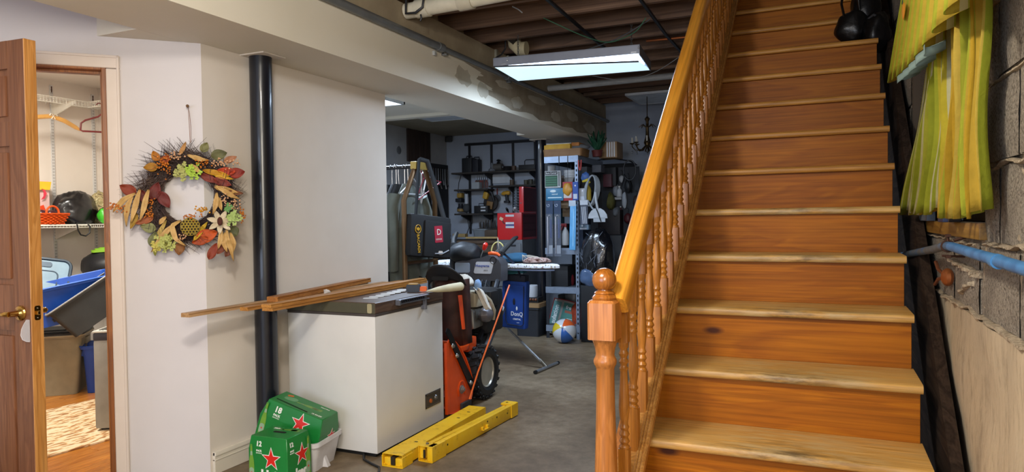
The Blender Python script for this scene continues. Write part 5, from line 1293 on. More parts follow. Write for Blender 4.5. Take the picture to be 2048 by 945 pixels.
hanger(-2.935, 4.76, 'white hanger askew beside the black shoulder bag', 'c5c6c8', 55, 1, 14)
hanger(-2.945, 4.80, 'red plastic hanger tangled on the garment rack end', '8a2434', 28, .9, -10)
for i in range(5): MB().tube([(-3.06-.06*i, 4.755+.01*(i % 2), 1.60), (-3.06-.06*i, 4.755, 1.69)] + [(-3.06-.06*i, 4.74+.018*math.cos(R(a)), 1.735+.02*math.sin(R(a))) for a in range(-20, 200, 30)], .0025, 6).done('hanger_hook', mat('b9b9bc', .3, .8), None, ORD[i] + ' bare metal hanger hook from the front, on the dark rail above the coats', 'hanger', 'hanger hooks on the rail')
lump((-3.05, 4.78, .62), (.22, .26, .24), 6.6, .2, 24, 16).done('clothes_pile', mat('1b1e24', .9), None, 'dark pile of clothes under the hanging jackets', 'clothes', ang=60)
MB().prism(rrect(.07, .09, .01), .003, frame((-2.84, 4.66, .80), (.5, .86, 0), (0, 0, 1))).done('white_tag', mat('9a9ca2', .6), None, 'pale cloth tag on the dark clothes under the jackets', 'tag')
# black shoulder bag hung over the end cap
sbg = thing('shoulder_bag', 'black shoulder bag with gold emblem and red patch hanging on the garment rack', 'bag', (-2.82, 4.70, 1.0))
bkc = mat('17181b', .75, bmp=.25)
Mb = frame((-2.815, 4.69, 1.18), (.28, .96, -.10), (0, .10, 1))
def bagf(u, v):
    pass
q = MB(); q.box((0, 0, 0), (.43, .33, .09), bev=.035, M=Mb); q.jitter(.006, 9); q.done('bag_body', bkc, sbg)
q = MB(); q.box((.055, -.02, .05), (.28, .28, .025), bev=.012, M=Mb); q.done('front_flap', bkc, sbg)
MB().tube([Mb @ V((-.16, .13, .03)), V((-2.86, 4.62, 1.55)), V((-2.865, 4.66, 1.775)), V((-2.89, 4.72, 1.785)), V((-2.86, 4.78, 1.775)), V((-2.845, 4.86, 1.60)), Mb @ V((.15, .13, .03))], .022, 8, flat=.3).done('strap', mat('121316', .7), sbg)
MB().prism(rrect(.085, .13, .006), .002, Mb @ Matrix.Translation((.055, .02, .0635)) @ Matrix.Rotation(R(8), 4, 'Z')).done('red_patch', mat('a3243a', .6), sbg)
gold = mat('c79a2e', .45)
text('D', .065, Mb @ Matrix.Translation((.055, .035, .067)) @ Matrix.Rotation(R(8), 4, 'Z'), mat('d8cfc8', .5), sbg, bold=.0006)
text('DEWAR', .018, Mb @ Matrix.Translation((.058, -.02, .067)) @ Matrix.Rotation(R(8), 4, 'Z'), mat('d8cfc8', .5), sbg)
MB().tube([Mb @ V((-.145+.028*math.cos(R(a)), .045+.032*math.sin(R(a)), .047)) for a in range(0, 360, 20)], .003, 6, closed=True).prism([(-.145+x, .045+y_) for x, y_ in ((-.02, .012), (-.008, .006), (0, .016), (.008, .006), (.02, .012), (.012, -.010), (.004, -.006), (0, -.02), (-.004, -.006), (-.012, -.010))], .003, Mb @ Matrix.Translation((0, 0, .046))).done('emblem', gold, sbg)
text('BACARDI', .034, Mb @ Matrix.Translation((-.135, -.065, .0475)) @ Matrix.Rotation(R(-82), 4, 'Z'), gold, sbg, bold=.0006)
MB().tube([Mb @ V((.02, -.135, .066)), Mb @ V((.10, -.13, .07)), Mb @ V((.17, -.10, .066))], .006, 6).done('zip', mat('8d8f94', .4, .5), sbg)
MB().prism(rrect(.045, .03, .01), .004, Mb @ Matrix.Translation((.08, -.125, .066))).done('zip_tab', mat('c9c0b8', .5), sbg)
# ================================================================== BACK WORKSHOP
dmet = mat('26272b', .5, .3); steel = mat('8f98a6', .4, .6, .1)
# --- wall shelving
SHY = 8.4
def bracket_poly(x, z, L, h):
    return MB().prism([(8.399, z), (8.399-L, z), (8.399-L, z-.012), (8.399, z-h)], .014, frame((x-.007, 0, 0), (0, 1, 0), (0, 0, 1)))
rl = thing('shelf_rail', 'long dark mounting rail along the top of the back wall shelves', 'rail', (-3.9, 8.37, 2.31))
MB().bx(-4.43, -3.25, 8.372, 8.399, 2.312, 2.346, .003).done('rail_bar', dmet, rl)
for x, zb in ((-4.36, 1.12), (-4.03, 1.2), (-3.715, 1.39), (-3.40, 1.5)):
    MB().bx(x-.014, x+.014, 8.378, 8.3995, zb, 2.31).done('upright', dmet, rl)
def wshelf(x0, x1, y0, z, label, xs):
    t = thing('wall_shelf', label, 'shelf', ((x0+x1)/2, 8.3, z-.02))
    MB().bx(x0, x1, y0, 8.377, z-.022, z, .003).done('shelf_board', wood('3a3430', '29241f', 'x', .7, 1, 0), t)
    for x in xs: bracket_poly(x, z-.0225, 8.399-y0-.05, .085).done('bracket', dmet, t)
    return t
wshelf(-4.50, -3.27, 8.12, 1.937, 'top dark wooden wall shelf with the black cases', (-4.36, -4.03, -3.715, -3.40))
wshelf(-4.49, -3.985, 8.17, 1.716, 'short second wall shelf at the left with the white box', (-4.36, -4.03))
wshelf(-3.975, -3.28, 8.17, 1.752, 'second wall shelf at the right with the cans', (-3.715, -3.40))
wshelf(-4.44, -3.88, 8.08, 1.394, 'third wall shelf with the black tool case', (-4.36, -4.03))
MB().bx(-4.045, -3.76, 8.385, 8.398, 1.79, 1.905).done('wall_board', mat('b3b8bf', .6), None, 'blank white board fixed to the wall behind the second shelf', 'panel')
# generic small stores: kind, name, category, label, x0, x1, z0, z1, y, depth, colour
ROWS = [
    ('crate', 'cardboard_tray', 'cardboard', 'open brown cardboard tray on top of the metal shelving', -2.799, -2.351, 1.983, 2.064, 7.12, 0.30, '8f6a44'),
    ('box', 'box', 'box', 'cardboard box with white stripes on the shelving top at the right', -2.272, -2.066, 1.976, 2.153, 7.50, 0.25, '8a6c48'),
    ('box', 'magazine_stack', 'magazines', 'yellow magazines lying on the cardboard tray', -2.789, -2.487, 2.064, 2.113, 7.14, 0.22, 'c79a2a'),
    ('box', 'orange_board', 'board', 'orange flat game box lying over the yellow magazines', -2.694, -2.405, 2.097, 2.135, 7.20, 0.20, 'b8742c'),
    ('cyl', 'white_roll', 'roll', 'white paper roll on the shelving above the corner sign', -2.797, -2.703, 1.832, 1.893, 7.20, 0.10, 'a9aaac'),
    ('cyl', 'white_bucket', 'bucket', 'white plastic bucket on the upper shelf of the metal shelving', -2.634, -2.466, 1.701, 1.844, 7.25, 0.20, 'b4b6b8'),
    ('card', 'red_bag', 'bag', 'red and yellow snack bag hanging on the shelving front', -2.550, -2.437, 1.498, 1.701, 7.06, 0.03, '9c3030'),
    ('box', 'blue_box', 'box', 'tall narrow blue box hanging on the shelving front', -2.437, -2.375, 1.501, 1.698, 7.06, 0.03, '2a4f9c'),
    ('bottle', 'yellow_bottle', 'bottle', 'yellow bottle beside the perforated front post', -2.329, -2.262, 1.495, 1.698, 7.14, 0.05, 'b59a34'),
    ('box', 'brown_box', 'box', 'small brown box behind the hanging rods on the shelving', -2.597, -2.505, 1.419, 1.500, 7.12, 0.10, '6d5a40'),
    ('box', 'white_carton', 'box', 'slim white printed carton leaning beside the blue box', -2.378, -2.299, 1.495, 1.629, 7.10, 0.03, 'a6a7a8'),
    ('bottle', 'spray_bottle', 'spray bottle', 'white spray bottle with red trigger on the middle shelf', -2.624, -2.543, 1.014, 1.240, 7.20, 0.07, 'b0b2b4'),
    ('box', 'small_blue_carton', 'box', 'small pale blue carton on the shelf below the white rod pack', -2.433, -2.291, 1.184, 1.238, 7.15, 0.08, '6b8296'),
    ('dome', 'knit_hat', 'cap', 'dark red cap lying on the low wire shelf', -2.631, -2.531, 0.615, 0.705, 7.30, 0.12, '6e1f26'),
    ('box', 'blue_crate', 'crate', 'blue plastic crate on the bottom of the shelving', -2.402, -2.293, 0.191, 0.357, 7.30, 0.20, '23407c'),
    ('pot', 'steel_pot', 'pot', 'dark steel cooking pot under the low wire shelf', -2.718, -2.433, 0.325, 0.477, 7.40, 0.20, '4a4c50'),
    ('box', 'white_packet', 'packet', 'white packet above the blue crate', -2.407, -2.303, 0.354, 0.420, 7.32, 0.15, '9ea0a6'),
    ('box', 'maroon_box', 'box', 'maroon box on the right side of the shelving', -2.315, -2.215, 1.667, 1.816, 7.79, 0.16, '4a1f2a'),
    ('bottle', 'white_bottle', 'bottle', 'white bottle on the small bracket at the shelving side', -2.193, -2.127, 1.553, 1.681, 7.90, 0.05, 'b4b6ba'),
    ('box', 'side_bracket', 'bracket', 'small white bracket shelf sticking out of the shelving side', -2.242, -2.128, 1.519, 1.548, 7.88, 0.07, 'a8a9ab'),
    ('box', 'dark_machine', 'machine', 'dark power tool case behind the plastic bundle on the shelving side', -2.384, -2.122, 1.021, 1.403, 7.80, 0.25, '1d1414'),
    ('box', 'grey_case', 'case', 'grey case on the side of the shelving above the hose', -2.355, -2.251, 1.821, 1.904, 7.50, 0.15, '4d5058'),
    ('box', 'dark_case', 'case', 'black case hanging at the upper right corner of the shelving', -2.249, -2.177, 1.681, 1.895, 7.84, 0.11, '1b1c20'),
    ('bottle', 'red_bottle', 'bottle', 'small dull red bottle hanging on the shelving side', -2.171, -2.129, 1.332, 1.443, 7.91, 0.05, '5d2a2c'),
    ('case', 'black_case', 'case', 'black hard carrying case at the left of the top wall shelf', -4.405, -4.255, 1.951, 2.150, 8.24, 0.16, '1c1d22'),
    ('case', 'dark_blue_case', 'case', 'second dark case close behind the black one on the top wall shelf', -4.265, -4.168, 1.947, 2.126, 8.26, 0.12, '20222c'),
    ('lamp', 'oil_lamp', 'lamp', 'small glass-based lamp standing on the top wall shelf', -4.019, -3.924, 1.930, 2.048, 8.24, 0.08, '6c7078'),
    ('motor', 'bench_motor', 'motor', 'old metal motor with round housing on the top wall shelf', -3.951, -3.820, 1.927, 2.090, 8.25, 0.10, '54504c'),
    ('box', 'flat_tool_box', 'tool box', 'long dark tool box at the right end of the top wall shelf', -3.575, -3.345, 1.916, 1.986, 8.24, 0.16, '1b1a1c'),
    ('can', 'tin_can', 'can', 'rusty tin can on the top shelf between motor and tool box', -3.688, -3.624, 1.917, 1.982, 8.24, 0.07, '4b3a30'),
    ('coil', 'cable_coil', 'cable coil', 'dark cable coil on the top wall shelf beside the tin can', -3.795, -3.695, 1.921, 1.972, 8.24, 0.07, '1f1f22'),
    ('box', 'white_box', 'box', 'small white box on the second wall shelf at the left', -4.270, -4.158, 1.708, 1.801, 8.26, 0.10, '9aa0a6'),
    ('can', 'brown_can', 'can', 'little brown can on the second shelf beside the bracket', -3.730, -3.673, 1.739, 1.811, 8.28, 0.06, '57483a'),
    ('can', 'paint_can', 'can', 'first paint can at the right of the second wall shelf', -3.531, -3.475, 1.733, 1.816, 8.28, 0.07, '4c4a3c'),
    ('can', 'paint_can', 'can', 'second paint can at the right of the second wall shelf', -3.468, -3.405, 1.731, 1.821, 8.28, 0.07, '3f3d36'),
    ('box', 'tool_case', 'tool case', 'black tool case with two white labels on the third wall shelf', -4.207, -4.008, 1.387, 1.486, 8.20, 0.18, '15161a'),
    ('tubc', 'clear_bucket', 'bucket', 'clear plastic bucket on the workbench under the wall shelves', -4.138, -3.936, 1.076, 1.192, 8.00, 0.20, '5f656b'),
    ('box', 'cardboard_scrap', 'box', 'cardboard box on the workbench beside the clear bucket', -3.958, -3.781, 1.076, 1.178, 8.00, 0.20, '4d4034'),
    ('wood', 'timber_offcut', 'board', 'long pale timber offcut lying along the workbench edge', -4.086, -3.608, 1.072, 1.096, 7.72, 0.06, 'a48a58'),
    ('wood', 'timber_offcut', 'board', 'yellowish plank end lying at the left of the workbench', -4.315, -4.135, 1.089, 1.133, 7.80, 0.08, '8a7244'),
]
SNAP = ((1.937, 1.90, 1.98), (1.716, 1.69, 1.722), (1.752, 1.735, 1.775), (1.394, 1.37, 1.42))
for kind, nm, cat, lab, x0, x1, z0, z1, y, dp, colr in ROWS:
    if y > 8.15:
        for zs, a, b in SNAP:
            if a < z0 < b and not (zs == 1.752 and x0 < -3.98) and not (zs == 1.716 and x0 > -3.98): z1 += zs+.0005-z0; z0 = zs+.0005; break
    m = mat(colr, .55, bmp=.08); t = thing(nm, lab, cat, ((x0+x1)/2, y, z0)); w_, h_ = x1-x0, z1-z0; xc, yc = (x0+x1)/2, y+dp/2
    if kind in ('box', 'card', 'wood'):
        MB().bx(x0, x1, y, y+dp, z0, z1, min(.004, h_*.2)).done('body', m, t)
        if nm == 'box':
            for k_ in range(4): MB().bx(x0+w_*(.42+.13*k_), x0+w_*(.50+.13*k_), y-.001, y, z0+.01, z1-.003).done('stripe', mat('c9cacc', .5), t)
        elif nm == 'tool_case':
            for zz in (.25, .68): MB().bx(xc-.0, xc+.07, y-.002, y, z0+h_*zz, z0+h_*(zz+.2)).done('label', mat('b9bcc2', .5), t)
            MB().tube([(xc-.05, y+.05, z1), (xc-.05, y+.05, z1+.03), (xc+.05, y+.05, z1+.03), (xc+.05, y+.05, z1)], .006, 6).done('handle', m, t)
        elif nm == 'flat_tool_box':
            MB().tube([(xc-.06, yc, z1), (xc-.06, yc, z1+.055), (xc-.04, yc, z1+.07), (xc+.12, yc, z1+.07), (xc+.12, yc, z1)], .006, 6).done('handle', dmet, t)
        elif nm in ('blue_box', 'white_carton', 'small_blue_carton'):
            MB().bx(x0+w_*.15, x1-w_*.15, y-.0012, y, z0+h_*.08, z0+h_*.35).done('label', mat('b9bfca', .5), t)
            MB().prism([(0, .012), (.01, 0), (0, -.012), (-.01, 0)], .001, frame((xc, y-.001, z0+h_*.8), (1, 0, 0), (0, 0, 1))).done('mark', mat('d6dae2', .5), t)
        elif nm == 'red_bag':
            lump((xc, y, z0+h_*.62), (w_*.5, .03, h_*.35), 2.2, .2, 14, 10).done('pouch', mat('b5822c', .4), t); MB().bx(x0+.01, x1-.01, y-.003, y, z0+.03, z0+.12).done('print', mat('b9b4b0', .5), t)
        elif nm == 'magazine_stack':
            for k_ in range(2): MB().box((xc+.01, yc-.02, z1+.004+.008*k_), (w_*.9, dp*.8, .007), (0, 0, .1*k_)).done('magazine', mat(('d2b04a', 'b5bac4')[k_], .5), t)
        elif nm == 'orange_board':
            MB().bx(xc-.05, xc+.01, y-.001, y, z0+.008, z1-.008).done('blue_print', mat('2f4a8c', .5), t)
    elif kind == 'crate':
        tub(MB(), w_, dp, h_, .98, .006, .004, Matrix.Translation((xc, yc, z0))).done('tray', m, t)
    elif kind in ('cyl', 'can'):
        r_ = w_/2; MB().lathe([(r_*.94, z0), (r_*.98, z0+h_*.04), (r_*.96, z0+h_*.5), (r_, z1-h_*.06), (r_*1.03, z1-h_*.05), (r_*1.03, z1), (r_*.9, z1)], 16, Matrix.Translation((xc, yc, 0))).done('body', m, t)
        if nm == 'white_bucket':
            MB().tube([(xc+r_*math.cos(R(a)), yc-r_*.6, z0+h_*.62+r_*.5*math.sin(R(a))) for a in range(180, 361, 20)], .003, 5).done('handle', dmet, t)
            for k_ in (.35, .55, .75): MB().lathe([(r_*1.0, z0+h_*k_), (r_*1.03, z0+h_*k_+.006), (r_*1.0, z0+h_*k_+.012)], 16, Matrix.Translation((xc, yc, 0)), caps=False).done('rib', m, t)
    elif kind == 'bottle':
        r_ = w_/2; MB().lathe([(r_*.9, z0), (r_, z0+h_*.05), (r_, z0+h_*.55), (r_*.75, z0+h_*.7), (r_*.35, z0+h_*.8), (r_*.35, z0+h_*.9)], 14, Matrix.Translation((xc, yc, 0))).done('body', m, t)
        cp_ = MB().lathe([(r_*.42, z0+h_*.88), (r_*.42, z1)], 12, Matrix.Translation((xc, yc, 0)))
        if nm == 'spray_bottle': cp_.box((xc-.02, yc, z1), (.07, .025, .03), bev=.004).box((xc-.04, yc, z1-.035), (.012, .015, .05), (0, .4, 0)); cp_.done('trigger_head', mat('7a1f24', .4), t)
        else: cp_.done('cap', mat('c9c9c4', .5), t)
    elif kind == 'dome':
        MB().sph((xc, yc, z0), (w_/2, dp/2, h_), 16, 10).done('crown', m, t)
    elif kind == 'pot':
        MB().lathe([(w_*.42, z0), (w_*.45, z0+.02), (w_*.46, z1-.02), (w_*.5, z1-.01), (w_*.5, z1), (w_*.44, z1), (w_*.43, z0+.02)], 22, Matrix.Translation((xc, yc, 0))).done('pot_body', mat('7a7c80', .3, .7), t)
        MB().lathe([(w_*.49, z1), (w_*.47, z1+.02), (w_*.15, z1+.05), (.02, z1+.055), (.02, z1+.08)], 22, Matrix.Translation((xc, yc, 0))).done('pot_lid', mat('8a8c90', .25, .8), t)
    elif kind == 'tubc':
        tub(MB(), w_, dp, h_, .85, .004, .008, Matrix.Translation((xc, yc, z0))).done('tub', mat('7b8288', .3, alpha=.75), t)
    elif kind == 'case':
        MB().bx(x0, x1, y, y+dp, z0, z1, .015).done('shell', m, t)
        MB().bx(x0-.001, x1+.001, y+dp*.45, y+dp*.55, z0+.01, z1+.002).done('seam', dmet, t)
        MB().tube([(xc-.04, yc, z1), (xc-.035, yc, z1+.03), (xc+.035, yc, z1+.03), (xc+.04, yc, z1)], .007, 6).done('handle', m, t)
    elif kind == 'lamp':
        r_ = w_/2; MB().lathe([(r_, z0), (r_*1.1, z0+.015), (r_*.9, z0+.04), (r_*.3, z0+.05)], 16, Matrix.Translation((xc, yc, 0))).done('base', m, t)
        MB().lathe([(r_*.3, z0+.05), (r_*.5, z0+.07), (r_*.3, z1)], 14, Matrix.Translation((xc, yc, 0))).done('chimney', mat('8a9098', .2, alpha=.6), t)
    elif kind == 'motor':
        MB().cyl((xc-w_*.5, yc, z0+h_*.36), (xc+w_*.42, yc, z0+h_*.36), h_*.30, None, 18).done('housing', m, t)
        MB().bx(xc-w_*.4, xc+w_*.4, yc-.03, yc+.03, z0, z0+h_*.1).done('foot', dmet, t)
        MB().lathe([(.012, z0+h_*.6), (.03, z0+h_*.7), (.012, z0+h_*.82), (.035, z0+h_*.9), (.012, z1)], 10, Matrix.Translation((xc, yc, 0))).done('terminal', dmet, t)
        MB().cyl((xc+w_*.42, yc, z0+h_*.36), (xc+w_*.62, yc, z0+h_*.36), .01).done('shaft', steel, t)
    elif kind == 'coil':
        b = MB()
        for k_ in range(5): b.tube([(xc+(w_*.5)*math.cos(2*PI*q/16), yc+.05*math.sin(2*PI*q/16), z0+.012+.011*k_) for q in range(16)], .008, 5, closed=True)
        b.done('coil', m, t)['kind'] = 'stuff'
# pliers on the wall between first and second shelf
for k_ in range(6):
    x = -4.255+.031*k_; c_ = ('6b3a24', '54402c', '8a2f24', '7a2a22', '3a3230', '6e2420')[k_]; z = 1.90
    t = thing('pliers', ('first', 'second', 'third', 'fourth', 'fifth', 'last')[k_] + ' pair of pliers from the left, hanging on the wall above the white box', 'pliers', (x, 8.37, z-.17), group='pliers on the wall')
    MB().cyl((x, 8.372, z), (x, 8.372, z-.05), .004, .010, 8).cyl((x, 8.37, z-.055), (x, 8.38, z-.055), .012, None, 10).done('jaw', steel, t)
    for s in (-1, 1): MB().tube([(x+s*.004, 8.37, z-.06), (x+s*.014, 8.368, z-.10), (x+s*.012, 8.366, z-.165)], [.005, .007, .006], 6).done('grip', mat(c_, .5), t)
# power tools hanging below
def hung(nm, lab, cat, x, z, y=8.34):
    return thing(nm, lab, cat, (x, y, z))
t = hung('circular_saw', 'yellow and black circular saw hanging on the back wall', 'saw', -4.03, 1.42)
MB().lathe([(.10, -.012), (.11, 0), (.10, .012)], 24, frame((-4.02, 8.33, 1.53), (1, 0, 0), (0, 0, 1))).done('blade_guard', mat('2a2422', .5), t)
MB().box((-4.075, 8.31, 1.63), (.07, .09, .10), (0, .3, 0), bev=.02).done('motor_housing', mat('b0892a', .5), t)
MB().tube([(-4.10, 8.30, 1.67), (-4.05, 8.28, 1.71), (-3.98, 8.28, 1.66), (-3.96, 8.3, 1.56)], .016, 8).done('handle', dmet, t)
MB().box((-4.02, 8.29, 1.50), (.09, .02, .10), (0, .2, 0), bev=.004).done('base_plate', mat('7a5a30', .5), t)
t = hung('cordless_drill', 'yellow and black drill hanging in front of white paper', 'drill', -3.78, 1.53)
MB().tube([(-3.85, 8.31, 1.645), (-3.82, 8.31, 1.65), (-3.76, 8.31, 1.655), (-3.73, 8.31, 1.655)], [.014, .028, .03, .022], 10).done('drill_body', mat('b5882a', .5), t)
MB().box((-3.775, 8.31, 1.59), (.035, .045, .10), (0, -.1, 0), bev=.008).done('grip', dmet, t); MB().box((-3.775, 8.31, 1.54), (.07, .06, .03), bev=.006).done('battery', dmet, t)
MB().cyl((-3.85, 8.31, 1.645), (-3.88, 8.31, 1.643), .012).done('chuck', steel, t)
MB().bx(-3.905, -3.825, 8.39, 8.398, 1.523, 1.70).done('paper_sheet', mat('9fa4ab', .7), None, 'white sheet of paper pinned on the wall behind the yellow drill', 'paper')
t = hung('frying_pan', 'small grey round pan hanging on the wall by a red handle', 'pan', -3.945, 1.54)
MB().lathe([(.035, .0), (.048, .02), (.05, .022)], 18, frame((-3.945, 8.385, 1.592), (1, 0, 0), (0, 0, 1))).done('dish', mat('4e5054', .4, .5), t); MB().box((-3.945, 8.372, 1.68), (.014, .012, .085), bev=.003).done('handle', mat('7d2a22', .5), t)
t = hung('sander', 'yellow and black sander hanging at the left of the wall shelves', 'sander', -4.465, 1.548)
MB().box((-4.465, 8.31, 1.64), (.075, .09, .07), bev=.02).done('sander_body', mat('9a7a34', .5), t); MB().box((-4.475, 8.31, 1.575), (.09, .10, .05), bev=.008).done('sole', dmet, t)
t = hung('palm_router', 'black and tan router hanging lowest at the left of the wall shelves', 'router', -4.47, 1.42)
MB().lathe([(.045, 0), (.048, .05), (.035, .07), (.03, .11)], 14, Matrix.Translation((-4.47, 8.32, 1.42))).done('router_body', dmet, t); MB().cyl((-4.47, 8.32, 1.425), (-4.47, 8.32, 1.46), .05, .05, 14).done('collar', mat('8a6f3c', .5), t)
t = hung('caulking_tube', 'white sealant tube hanging nose up beside the sander', 'tube', -4.37, 1.525)
MB().lathe([(.026, 1.525), (.026, 1.65), (.02, 1.66), (.008, 1.67), (.003, 1.74)], 12, Matrix.Translation((-4.37, 8.30, 0))).done('tube_body', mat('a5aab2', .5), t)
t = hung('grey_pouch', 'grey cloth pouch hanging under the sealant tube', 'pouch', -4.36, 1.40)
lump((-4.375, 8.3, 1.47), (.05, .04, .06), 3.1, .15, 14, 10).done('pouch_body', mat('3c3f42', .8), t)
for i in range(8):
    z = 1.45+.036*i; L = .095-.006*i
    t = thing('wrench', ('lowest', 'second lowest', 'third', 'fourth', 'fifth', 'sixth', 'seventh', 'topmost')[i] + ' spanner in the ladder-like rack beside the red tool chest', 'wrench', (-3.645, 8.36, z), group='spanners in the wall rack')
    MB().tube([(-3.645-L/2, 8.36, z), (-3.645+L/2, 8.36, z)], .006, 6).done('shank', steel, t)
    for s in (-1, 1): MB().lathe([(.008, -.004), (.013, -.004), (.013, .004), (.008, .004), (.008, -.004)], 10, frame((-3.645+s*L/2, 8.358, z), (1, 0, 0), (0, 0, 1)), caps=False).done('jaw', steel, t)
rk_ = MB(); rk_.bx(-3.66, -3.63, 8.375, 8.398, 1.43, 1.74); rk_.done('wrench_rack', dmet, None, 'narrow dark rack strip behind the row of spanners', 'rack')
MB().bx(-4.145, -3.855, 8.17, 8.28, 1.165, 1.195, .003).done('chisel_block', mat('3a2d24', .7), None, 'wooden block holding a row of dark chisels above the bench', 'tool holder')
rc = random.Random(4)
for i in range(14):
    x = -4.13+.0195*i; h_ = rc.uniform(.06, .12); a_ = rc.uniform(-.15, .15); c_ = rc.choice(('1f1a18', '2c2019', '24262a'))
    MB().tube([(x, 8.22, 1.1955), (x+a_*h_*.5, 8.22, 1.1955+h_*.5), (x+a_*h_, 8.22, 1.1955+h_)], [.007, .010, .007], 6).done('chisel', mat(c_, .5), None, ORD[i] + ' dark handled chisel from the left in the row above the bench', 'chisel', 'chisels in the block')
# cords on the wall
for k_, (lab, pts) in enumerate((('thin black cord hanging from the left end of the top wall shelf', [(-4.49, 8.385, 1.92), (-4.53, 8.39, 1.82), (-4.545, 8.39, 1.70), (-4.54, 8.39, 1.60)]), ('black cable hanging down the wall below the sander', [(-4.42, 8.39, 1.42), (-4.40, 8.39, 1.3), (-4.385, 8.39, 1.2), (-4.42, 8.39, 1.12), (-4.43, 8.39, 1.06)]), ('second black cable hanging below the third wall shelf', [(-4.33, 8.38, 1.37), (-4.325, 8.38, 1.27), (-4.35, 8.37, 1.22), (-4.36, 8.37, 1.15)]))):
    MB().tube(pts, .005, 5).done('cable', mat('18191b', .6), None, lab, 'cable')
# workbench
wb = thing('workbench', 'cluttered brown wooden workbench along the back wall', 'workbench', (-4.15, 8.05, 0))
bw = wood('5e4a36', '46362a', 'x', .7, 1, 0)
MB().bx(-4.70, -3.62, 7.68, 8.39, 1.01, 1.05, .004).done('bench_top', bw, wb)
MB().bx(-4.68, -3.64, 7.70, 7.73, .90, 1.01).done('apron', bw, wb)
for x in (-4.66, -3.70):
    for y in (7.73, 8.3): MB().bx(x, x+.08, y, y+.08, 0, 1.01).done('leg', bw, wb)
MB().bx(-4.66, -3.66, 7.75, 8.36, .25, .28).done('lower_shelf', bw, wb)
for i, (x, w_, c_) in enumerate(((-4.45, .16, '2a2b2e'), (-4.22, .2, '4a3c2e'), (-3.95, .18, '30363c'))):
    MB().bx(x, x+w_, 7.9, 8.2, .2805, .2805+.2+.05*i, .006).done('storage_box', mat(c_, .6), None, ('dark', 'brown', 'slate')[i]+' box on the lower shelf of the workbench', 'box')
lump((-4.52, 8.0, 1.10), (.06, .06, .06), 4.1, .2, 14, 10, flat=1.0505).done('dark_bundle', mat('1c1b1c', .7), None, 'small dark bundle on the left end of the workbench', 'bundle')
# --- tool chest on its roller cabinet
rd = mat('c01a1c', .32, 0, .06, 4, coat=.2); mar = mat('4e0f14', .45)  # the darker red paints the shade on the chest's right-facing sides
rc_ = thing('roller_cabinet', 'grey roller tool cabinet under the red tool chest', 'cabinet', (-3.43, 7.9, 0))
gc = mat('5b5f64', .45, .2)
MB().bx(-3.60, -3.26, 7.6, 8.25, .08, 1.0615, .006).done('cabinet_body', gc, rc_)
for i in range(5):
    d_ = MB().bx(-3.585, -3.275, 7.588, 7.5995, .14+.18*i, .30+.18*i, .003).done('drawer', mat('6b6f75', .4, .2), rc_)
    MB().bx(-3.52, -3.34, 7.578, 7.588, .265+.18*i, .283+.18*i, .002).done('drawer_pull', dmet, d_)
for x in (-3.57, -3.29):
    for y in (7.65, 8.2): MB().cyl((x-.015, y, .04), (x+.015, y, .04), .0395, None, 14).done('caster', mat('17181a', .6), rc_)
tc_ = thing('tool_chest', 'bright red metal tool chest with raised lid on the grey cabinet', 'tool chest', (-3.42, 7.9, 1.0625))
MB().bx(-3.585, -3.265, 7.6, 8.22, 1.0625, 1.385, .004).done('chest_body', rd, tc_)
MB().bx(-3.295, -3.238, 7.6, 8.22, 1.387, 1.695, .004).done('lid', rd, tc_)
MB().bx(-3.2635, -3.262, 7.63, 8.19, 1.09, 1.37).done('drawer_front', mar, tc_); MB().bx(-3.2375, -3.236, 7.61, 8.21, 1.40, 1.685).done('lid_face', mar, tc_)
for i in range(3): MB().bx(-3.262, -3.258, 7.64, 8.18, 1.17+.085*i, 1.175+.085*i).done('drawer_seam', mat('2a080a', .6), tc_)
MB().bx(-3.57, -3.30, 7.62, 8.2, 1.3845, 1.3855).done('tray', mat('1a1213', .6), tc_)
for z, c_ in ((1.352, 'c9cace'), (1.262, 'd2d3d6'), (1.215, 'c4c6cc')): MB().bx(-3.475, -3.365, 7.5985, 7.5998, z-.012, z+.012).done('sticker', mat(c_, .4), tc_)
MB().bx(-3.475, -3.365, 7.5985, 7.5998, 1.228, 1.248).done('blue_sticker', mat('4a4f86', .4), tc_)
MB().box((-3.53, 7.598, 1.315), (.045, .003, .035), (0, .5, 0)).done('tan_sticker', mat('c9b896', .5), tc_)
MB().tube([(-3.515, 7.597, 1.29), (-3.50, 7.595, 1.265), (-3.485, 7.597, 1.255)], .006, 6).done('lock_strap', dmet, tc_)
MB().sph((-3.27, 7.598, 1.50), .008, 8, 6).done('rivet', steel, tc_)
for i, (x, z, rx_, c_, lab) in enumerate(((-3.40, 1.395, .5, 'c9cbce', 'white handled screwdriver poking out of the red tool chest'), (-3.35, 1.392, -.4, '8a8d92', 'steel tool lying in the open red tool chest'), (-3.48, 1.392, .1, '1b1c1f', 'black tool lying in the open red tool chest'))):
    MB().tube([(x, 7.7, z), (x+.02*rx_, 7.66, z+.03), (x+.08*rx_, 7.62, z+.05)], [.006, .016, .012], 8).done('hand_tool', mat(c_, .4), None, lab, 'tool')
